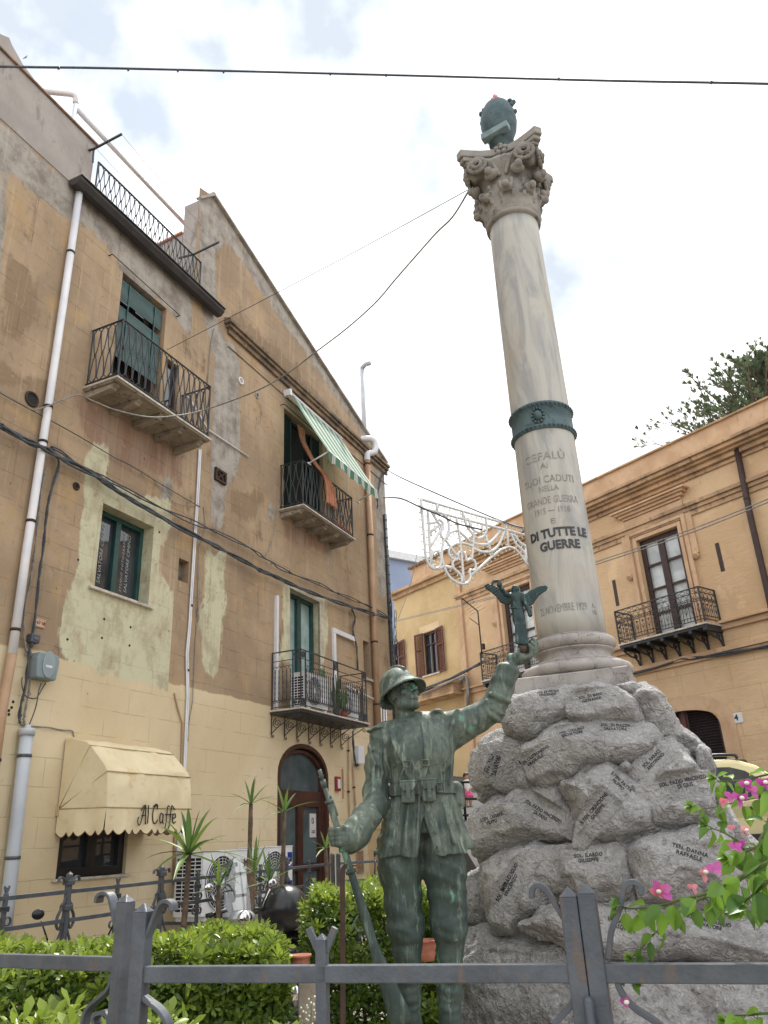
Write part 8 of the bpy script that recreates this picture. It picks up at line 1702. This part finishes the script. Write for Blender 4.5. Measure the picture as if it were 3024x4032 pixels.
# car
m_car = noisy('pale_yellow_car_paint', srgb(224, 214, 166), srgb(216, 206, 156), 1, .22, 0, 0)
def car(P, ang, z):
    t = thing('parked_car', 'pale yellow compact car with black roof rails parked behind the boulders at the right edge', 'car', None, (P[0], P[1], z)); t.rotation_euler = (0, 0, ang)
    hw = .80
    side = [(-1.78, .30), (-1.80, .75), (-1.74, .98), (-1.62, 1.02), (-1.50, 1.42), (-1.36, 1.52), (-.3, 1.56), (.42, 1.50), (.62, 1.42), (1.10, 1.02), (1.20, .98), (1.72, .86), (1.80, .62), (1.80, .30)]
    def half(x, z_): return hw-(.17*max(0, z_-.98)/.55)-(.10*max(0, abs(x)-1.4)/.4)
    m = MB(); n = len(side)
    for sg in (-1, 1):
        for x, z_ in side: m.v.append((x, sg*half(x, z_), z_))
    m.f = [tuple(range(n)), tuple(range(2*n-1, n-1, -1))]+[(i, i+n, (i+1) % n+n, (i+1) % n) for i in range(n)]; m.sm = [False]*len(m.f); bd_ = m.build('body', m_car, t, bevel=.045)
    for sg in (-1, 1):
        for poly in ([(-1.30, 1.02), (-1.28, 1.36), (-1.18, 1.42), (-.52, 1.46), (-.50, 1.02)], [(-.44, 1.02), (-.46, 1.46), (.30, 1.42), (.48, 1.36), (.92, 1.04)]):
            m = MB(); vs = [(x, sg*(half(x, z_)+.006), z_) for x, z_ in poly]; m.add(vs+[(x, y-sg*.02, z_) for x, y, z_ in vs], [tuple(range(len(vs))), tuple(range(2*len(vs)-1, len(vs)-1, -1))]+[(i, i+len(vs), (i+1) % len(vs)+len(vs), (i+1) % len(vs)) for i in range(len(vs))]); m.build('side_window', m_glass, t)
        m = MB(); vs = [(-1.25, 1.535), (-1.1, 1.60), (.25, 1.585), (.42, 1.52)]; m.tube(bez([(x, sg*.60, z_) for x, z_ in vs], 5), .022, 8, ry=.022); m.build('roof_rail', m_blk, t)
        m = MB(); m.prism([(-1.2, .52), (-1.2, .60), (1.1, .60), (1.1, .52)], sg*(hw+.005), sg*(hw+.025)); m.build('side_moulding', m_blk, t, bevel=.006)
        for x_ in (-.35, .55): m = MB(); m.box(x_-.09, x_+.09, sg*(hw+.0)-.02, sg*(hw+.0)+.03, .88, .92); m.build('door_handle', m_blk, t, bevel=.006)
        for x_ in (-.48, .78, -1.25): m = MB(); m.box(x_-.004, x_+.004, sg*(hw+.001)-.004, sg*(hw+.001)+.004, .36, 1.0); m.build('door_gap', m_dark, t)
        for x_ in (-1.15, 1.15):
            m = MB(); m.tube([(x_+.22*math.cos(a), sg*(hw-.08), .30+.22*math.sin(a)) for a in [2*math.pi*k/24 for k in range(24)]], .085, 8, closed=True); w2 = m.build('wheel', m_blk, t); m = MB(); m.tube([(x_, sg*(hw-.06), .30), (x_, sg*(hw-.01), .30)], .18, 18); m.build('rim', m_chrome, w2)
        m = MB(); m.sphere((.86, sg*(hw+.08), 1.06), .085, 12, 8, (.8, .9, .8)); m.build('wing_mirror', m_blk, t)
        m = MB(); m.sphere((1.70, sg*.58, .72), .13, 12, 8, (.5, 1, .7)); m.build('headlight', m_chrome, t)
        m = MB(); m.box(-1.80, -1.66, sg*.62-.06, sg*.62+.06, .75, 1.25); m.build('tail_light', noisy('tail_red', (.35, .02, .02, 1), (.3, .02, .02, 1), 2, .2, 0, 0), t, bevel=.02)
    for a, b__, nm in (((.62, 1.43), (1.10, 1.03), 'windscreen'), ((-1.52, 1.40), (-1.63, 1.04), 'rear_window')):
        m = MB(); wa, wb = half(*a)-.07, half(*b__)-.05; e_ = .012 if nm == 'windscreen' else -.012; m.add([(a[0]+e_, -wa, a[1]), (a[0]+e_, wa, a[1]), (b__[0]+e_, wb, b__[1]), (b__[0]+e_, -wb, b__[1])], [(0, 1, 2, 3)]); m.build(nm, m_glass, t)
    m = MB(); m.box(1.78, 1.83, -.62, .62, .34, .52); m.build('bumper', m_blk, t, bevel=.02)
Pc = atD(2905, 2975, 11.9); car((Pc.x-.15, Pc.y+.6), R(-28), Pc.z-1.57)
# child in pink skirt
q = atD(1848, 3195, 18.5); top = atD(1848, 3042, 18.5); hh = top.z-q.z
s = SDF((q.x-.35, q.y-.3, q.z-.05), (q.x+.35, q.y+.3, top.z+.1), .012); H_ = lambda x, y, f: (q.x+x*hh, q.y+y*hh, q.z+f*hh)
s.ell(H_(0, 0, .90), (.075*hh, .08*hh, .095*hh), .01); s.cap(H_(0, 0, .80), H_(0, 0, .86), .035*hh, .03*hh, .01); s.chain([H_(0, 0, .74), H_(0, 0, .56), H_(0, 0, .48)], [.085*hh, .075*hh, .09*hh], .03)
for sg in (-1, 1): s.chain([H_(sg*.09, 0, .75), H_(sg*.13, -.03, .62), H_(sg*.06, -.12, .56)], [.035*hh, .03*hh, .022*hh], .02); s.chain([H_(sg*.05, 0, .46), H_(sg*.055, -.01*sg, .26), H_(sg*.055, .03*sg, .05), H_(sg*.055, -.05, .02)], [.055*hh, .042*hh, .028*hh, .03*hh], .02)
m_skin = noisy('skin', srgb(196, 150, 126), srgb(180, 134, 110), 6, .6, 0, 0)
PE = thing('person', 'child in a white top and pink skirt standing behind the street railing', 'person'); link('body', s.mesh('child'), m_skin, PE)
s = SDF((q.x-.3, q.y-.3, q.z+.4*hh), (q.x+.3, q.y+.3, top.z+.1), .012); s.chain([H_(0, 0, .74), H_(0, 0, .56)], [.10*hh, .095*hh], .03); 
for sg in (-1, 1): s.cap(H_(sg*.09, 0, .75), H_(sg*.125, -.02, .66), .045*hh, .045*hh, .02)
link('top', s.mesh('top'), m_white, PE)
m = MB(); m.lathe([(.10*hh, .52*hh), (.12*hh, .45*hh), (.15*hh, .34*hh), (.14*hh, .34*hh), (.09*hh, .5*hh)], 18, c=(q.x, q.y, q.z)); m.build('skirt', noisy('pink_cloth', srgb(206, 70, 120), srgb(220, 110, 150), 20, .9, 0, 0), PE)
m = MB(); m.sphere(H_(0, .02, .93), .10*hh, 12, 8, (1, 1, .9)); m.sphere(H_(0, .07, .84), .07*hh, 10, 7, (1, .8, 1.3)); m.build('hair', m_wood, PE)
# tree behind the palace
TR = thing('pine_tree', 'dark sparse pine with fan-shaped tufts rising behind the palace roof at the right', 'tree'); random.seed(17)
m_needle = leafmat('pine_needles', srgb(62, 80, 68), srgb(94, 112, 92), .3, .7)
TD = 38; tb0 = atD(3010, 1900, TD); tb1 = atD(2985, 1440, TD); base = Vector((tb0.x, tb0.y, 0)); m = MB(); m.tube([base, tb0, tb0.lerp(tb1, .5), tb1], [.35, .22, .14, .04], 8); NL = MB(); NT = []
def tuft(c, dr, sz):
    tt = random.random()
    for k in range(11):
        d = (dr+Vector((random.gauss(0, .5), random.gauss(0, .5), random.gauss(0, .35)+.25))).normalized(); sd_ = d.cross(Vector((random.random(), random.random(), random.random()))).normalized()*sz*.07; b0_ = len(NL.v); NL.v += [tuple(c), tuple(c+d*sz*.7+sd_), tuple(c+d*sz), tuple(c+d*sz*.7-sd_)]; NL.f.append((b0_, b0_+1, b0_+2, b0_+3)); NL.sm.append(False); NT.append(tt)
for k in range(88):
    f = random.random()**.8; o = tb0.lerp(tb1, f*.95) if random.random() > .12 else tb0; a = random.uniform(0, 6.28); ln = (4.5*(1-f)**.8+1.0)*random.uniform(.55, 1.0)*.95
    d = Vector((math.cos(a), math.sin(a)*.8, .42+.5*f+random.uniform(-.15, .15))).normalized(); pts = [o+d*(ln*i/5)+Vector((0, 0, .10*ln*(i/5)**2)) for i in range(6)]; m.tube(pts, [.06*(1-i/6)+.012 for i in range(6)], 4)
    for i in range(1, 6):
        for q in range(2+i//3):
            dd = (d+Vector((random.gauss(0, .7), random.gauss(0, .7), random.gauss(.15, .4)))).normalized(); l2 = random.uniform(.3, .9)*(ln/4+.3); e = pts[i]+dd*l2; m.tube([pts[i], e], .014, 3)
            for w3 in range(2): tuft(pts[i].lerp(e, .6+.4*w3), dd+Vector((0, 0, .4)), random.uniform(.20, .34))
m.build('trunk', m_twig, TR); o = NL.build('crown', m_needle, TR, fixn=False); tint_mesh(o.data, NT)
# ================================================================ overhead lines and festoon
def wline(P, r, mt, label, n=6, smooth=8, name='cable', grp=None):
    m = MB(); m.tube(bez(P, smooth) if len(P) > 2 else P, r, n); o = m.build(name, mt); tag(o, label, 'cable', grp); return o
pts = [atD(p[0], p[1], 7.5) for p in ((-1600, 225), (0, 262), (400, 268), (1000, 282), (1700, 300), (2400, 318), (3024, 330), (4600, 372))]
o = wline(pts, .014, m_cable, 'thick overhead cable crossing the whole sky near the top edge', 8)
m = MB()
for px_ in (230, 505, 700, 880, 1300, 1520, 2200, 2800): p = atD(px_, 262+(px_)*.0223, 7.5); m.tube([p-Vector((.012, 0, 0)), p+Vector((.012, 0, 0))], .019, 8); m.tube([p, p-Vector((0, 0, .04))], .004, 4)
m.build('clips', m_cable, o)
Dw = lambda p, y: (lambda a: FA.w(a[0], y, a[1]))(FA.px(p, y))
ptsA = [Dw(p, y) for p, y in (((130, 1616), -.1), ((181, 1601), -.15), ((304, 1556), -.3), ((362, 1577), -.5), ((452, 1613), -.72), ((579, 1641), -.80), ((681, 1638), -.85), ((808, 1613), -1.0))]
dA = math.hypot(ptsA[-1].x, ptsA[-1].y); cpx = [(1000, 1543), (1125, 1474), (1234, 1393), (1369, 1290), (1480, 1190), (1557, 1100), (1640, 1005), (1720, 915), (1785, 850), (1855, 735)]
tot = 1855-808; ptsB = [atD(p[0], p[1], dA+(6.85-dA)*(p[0]-808)/tot) for p in cpx]
wline(ptsA+ptsB, .011, m_cablel, 'long pale cable sagging from the column capital across to the upper left balcony')
wline([Dw((657, 1378), -.03), atD(1000, 1200, 8.9), atD(1400, 990, 7.9), atD(1865, 735, 7.0)], .005, m_cable, 'thin wire running straight from the left house up to the column capital', 5)
a0_ = atD(1658, 1965, 12.5); zz = a0_.z; dd = ray(2063, 2081); kk = (zz-CAMZ)/dd.z; a1_ = CAM+dd*kk
ang_ = math.atan2(a1_.y-a0_.y, a1_.x-a0_.x); FF = Frame(ang_, (a0_.x, a0_.y, 0))
FE = thing('festoon_light_frame', 'white light frame with curls and trefoil strung left of the column', 'street decoration', FF)
fs = [[(375, 155), (1400, 450)], [(380, 238), (1400, 505)], [(375, 155), (395, 420), (410, 600), (420, 700), (445, 760), (480, 798), (530, 805), (590, 780)], [(435, 252), (448, 420), (455, 580), (470, 760)], [(520, 197), (525, 272)], [(765, 272), (770, 340)], [(980, 335), (985, 400)], [(1165, 390), (1172, 450)],
      [(590, 780), (680, 798)], [(590, 520), (575, 600), (568, 700), (590, 790), (640, 880), (700, 928), (760, 946), (812, 930), (835, 880), (825, 840), (835, 815), (870, 818), (885, 780), (870, 730), (832, 714), (800, 728), (790, 680), (758, 645), (722, 662), (715, 715), (688, 722), (668, 752), (680, 800), (720, 838), (748, 868), (758, 930)],
      [(685, 725), (640, 680), (638, 620), (680, 580), (740, 564), (800, 575), (862, 600)], [(705, 330), (740, 560), (775, 940)], [(868, 470), (858, 600), (848, 722)], [(835, 868), (1190, 598), (1400, 805)], [(1170, 400), (1190, 600)], [(865, 615), (940, 645), (1030, 640), (1100, 580), (1150, 455)], [(800, 520), (860, 560), (920, 577), (990, 575), (1060, 520), (1112, 450)],
      [(770, 300), (800, 400), (855, 480), (900, 518), (950, 508), (985, 450), (985, 400)], [(815, 330), (840, 410), (880, 455), (930, 460), (948, 400)], [(1210, 470), (1260, 570), (1330, 640), (1375, 730)], [(1240, 480), (1300, 560), (1380, 610)], [(455, 610), (560, 430), (530, 370), (470, 270)], [(540, 342), (580, 380), (575, 430), (558, 480), (590, 525), (632, 450), (625, 350), (570, 280)], [(590, 520), (650, 600), (712, 692)], [(605, 530), (650, 465), (715, 445)], [(455, 470), (540, 400)], [(440, 385), (520, 370)], [(965, 470), (1045, 690)], [(460, 460), (520, 410)], [(715, 440), (800, 520)],
      [(470, 720), (482, 660), (515, 638), (548, 660), (562, 720), (550, 780), (512, 802), (480, 780), (470, 720)], [(1355, 600), (1350, 760)]]
m = MB(); bm_ = MB()
for P in fs:
    q = [FF.px(p) for p in e3(*P)]; pts = [Vector((a, 0, b_)) for a, b_ in q]; pts = bez(pts, 4) if len(pts) > 2 else pts; m.tube(pts, .025, 6)
    acc = 0
    for a, b_ in zip(pts, pts[1:]):
        L_ = (b_-a).length; dr = (b_-a).normalized() if L_ > 1e-6 else Vector((1, 0, 0)); pr2 = Vector((-dr.z, 0, dr.x))
        while acc < L_: c = a+dr*acc; bm_.tube([c, c-pr2*.05], .010, 4); bm_.sphere(c-pr2*.065, .016, 5, 4); acc += .135
        acc -= L_
m.build('frame', m_white, FE); o = bm_.build('bulbs', noisy('frosted_bulbs', srgb(226, 222, 190), srgb(206, 214, 206), 6, .3, 0, 0), FE); o['kind'] = 'stuff'
cr = FA.w(18.2, -.1, 1)
def cornerpt(p): a = FA.px(p, -.1); return FA.w(a[0], -.1, a[1])
fw = lambda p, y=0: (lambda a: FF.w(a[0], y, a[1]))(FF.px(p, y))
wline([cornerpt((1527, 1852)), atD(1622, 1900, 13.5), fw(e3((1100, 350))[0]), fw(e3((1400, 440))[0])], .013, m_cable, 'upper of the two support cables holding the white light frame')
wline([cornerpt((1510, 1960)), atD(1575, 1962, 14), fw(e3((380, 235))[0], -.03), fw(e3((560, 310))[0], -.03), fw(e3((720, 385))[0], -.03), fw(e3((940, 440))[0], -.03)], .016, m_cable, 'lower dark cable running along the white light frame to the gabled house corner')
wline([fw(e3((370, 240))[0]), fw(e3((330, 700))[0]), fw(e3((260, 1000))[0]), fw(e3((160, 1270))[0])], .005, m_cablel, 'thin slack wire hanging from the left end of the white light frame', 4)
# bird
b3d = atD(101, 226, 60); m = MB(); M_ = Matrix.Translation(b3d) @ Matrix.Rotation(R(40), 4, 'Y'); m.sphere((0, 0, 0), .10, 8, 6, (1.6, .5, .5)); m.add([(.06, 0, .03), (-.08, 0, .03), (-.15, .05, .38), (.0, .02, .22)], [(0, 1, 2, 3)]); m.add([(.06, 0, -.03), (-.08, 0, -.03), (-.2, .05, -.3), (.0, .02, -.2)], [(0, 1, 2, 3)])
m.v = [tuple(M_ @ Vector(v)) for v in m.v]; tag(m.build('bird', m_dpaint), 'tiny dark bird flying in the upper left sky above the terrace', 'bird')
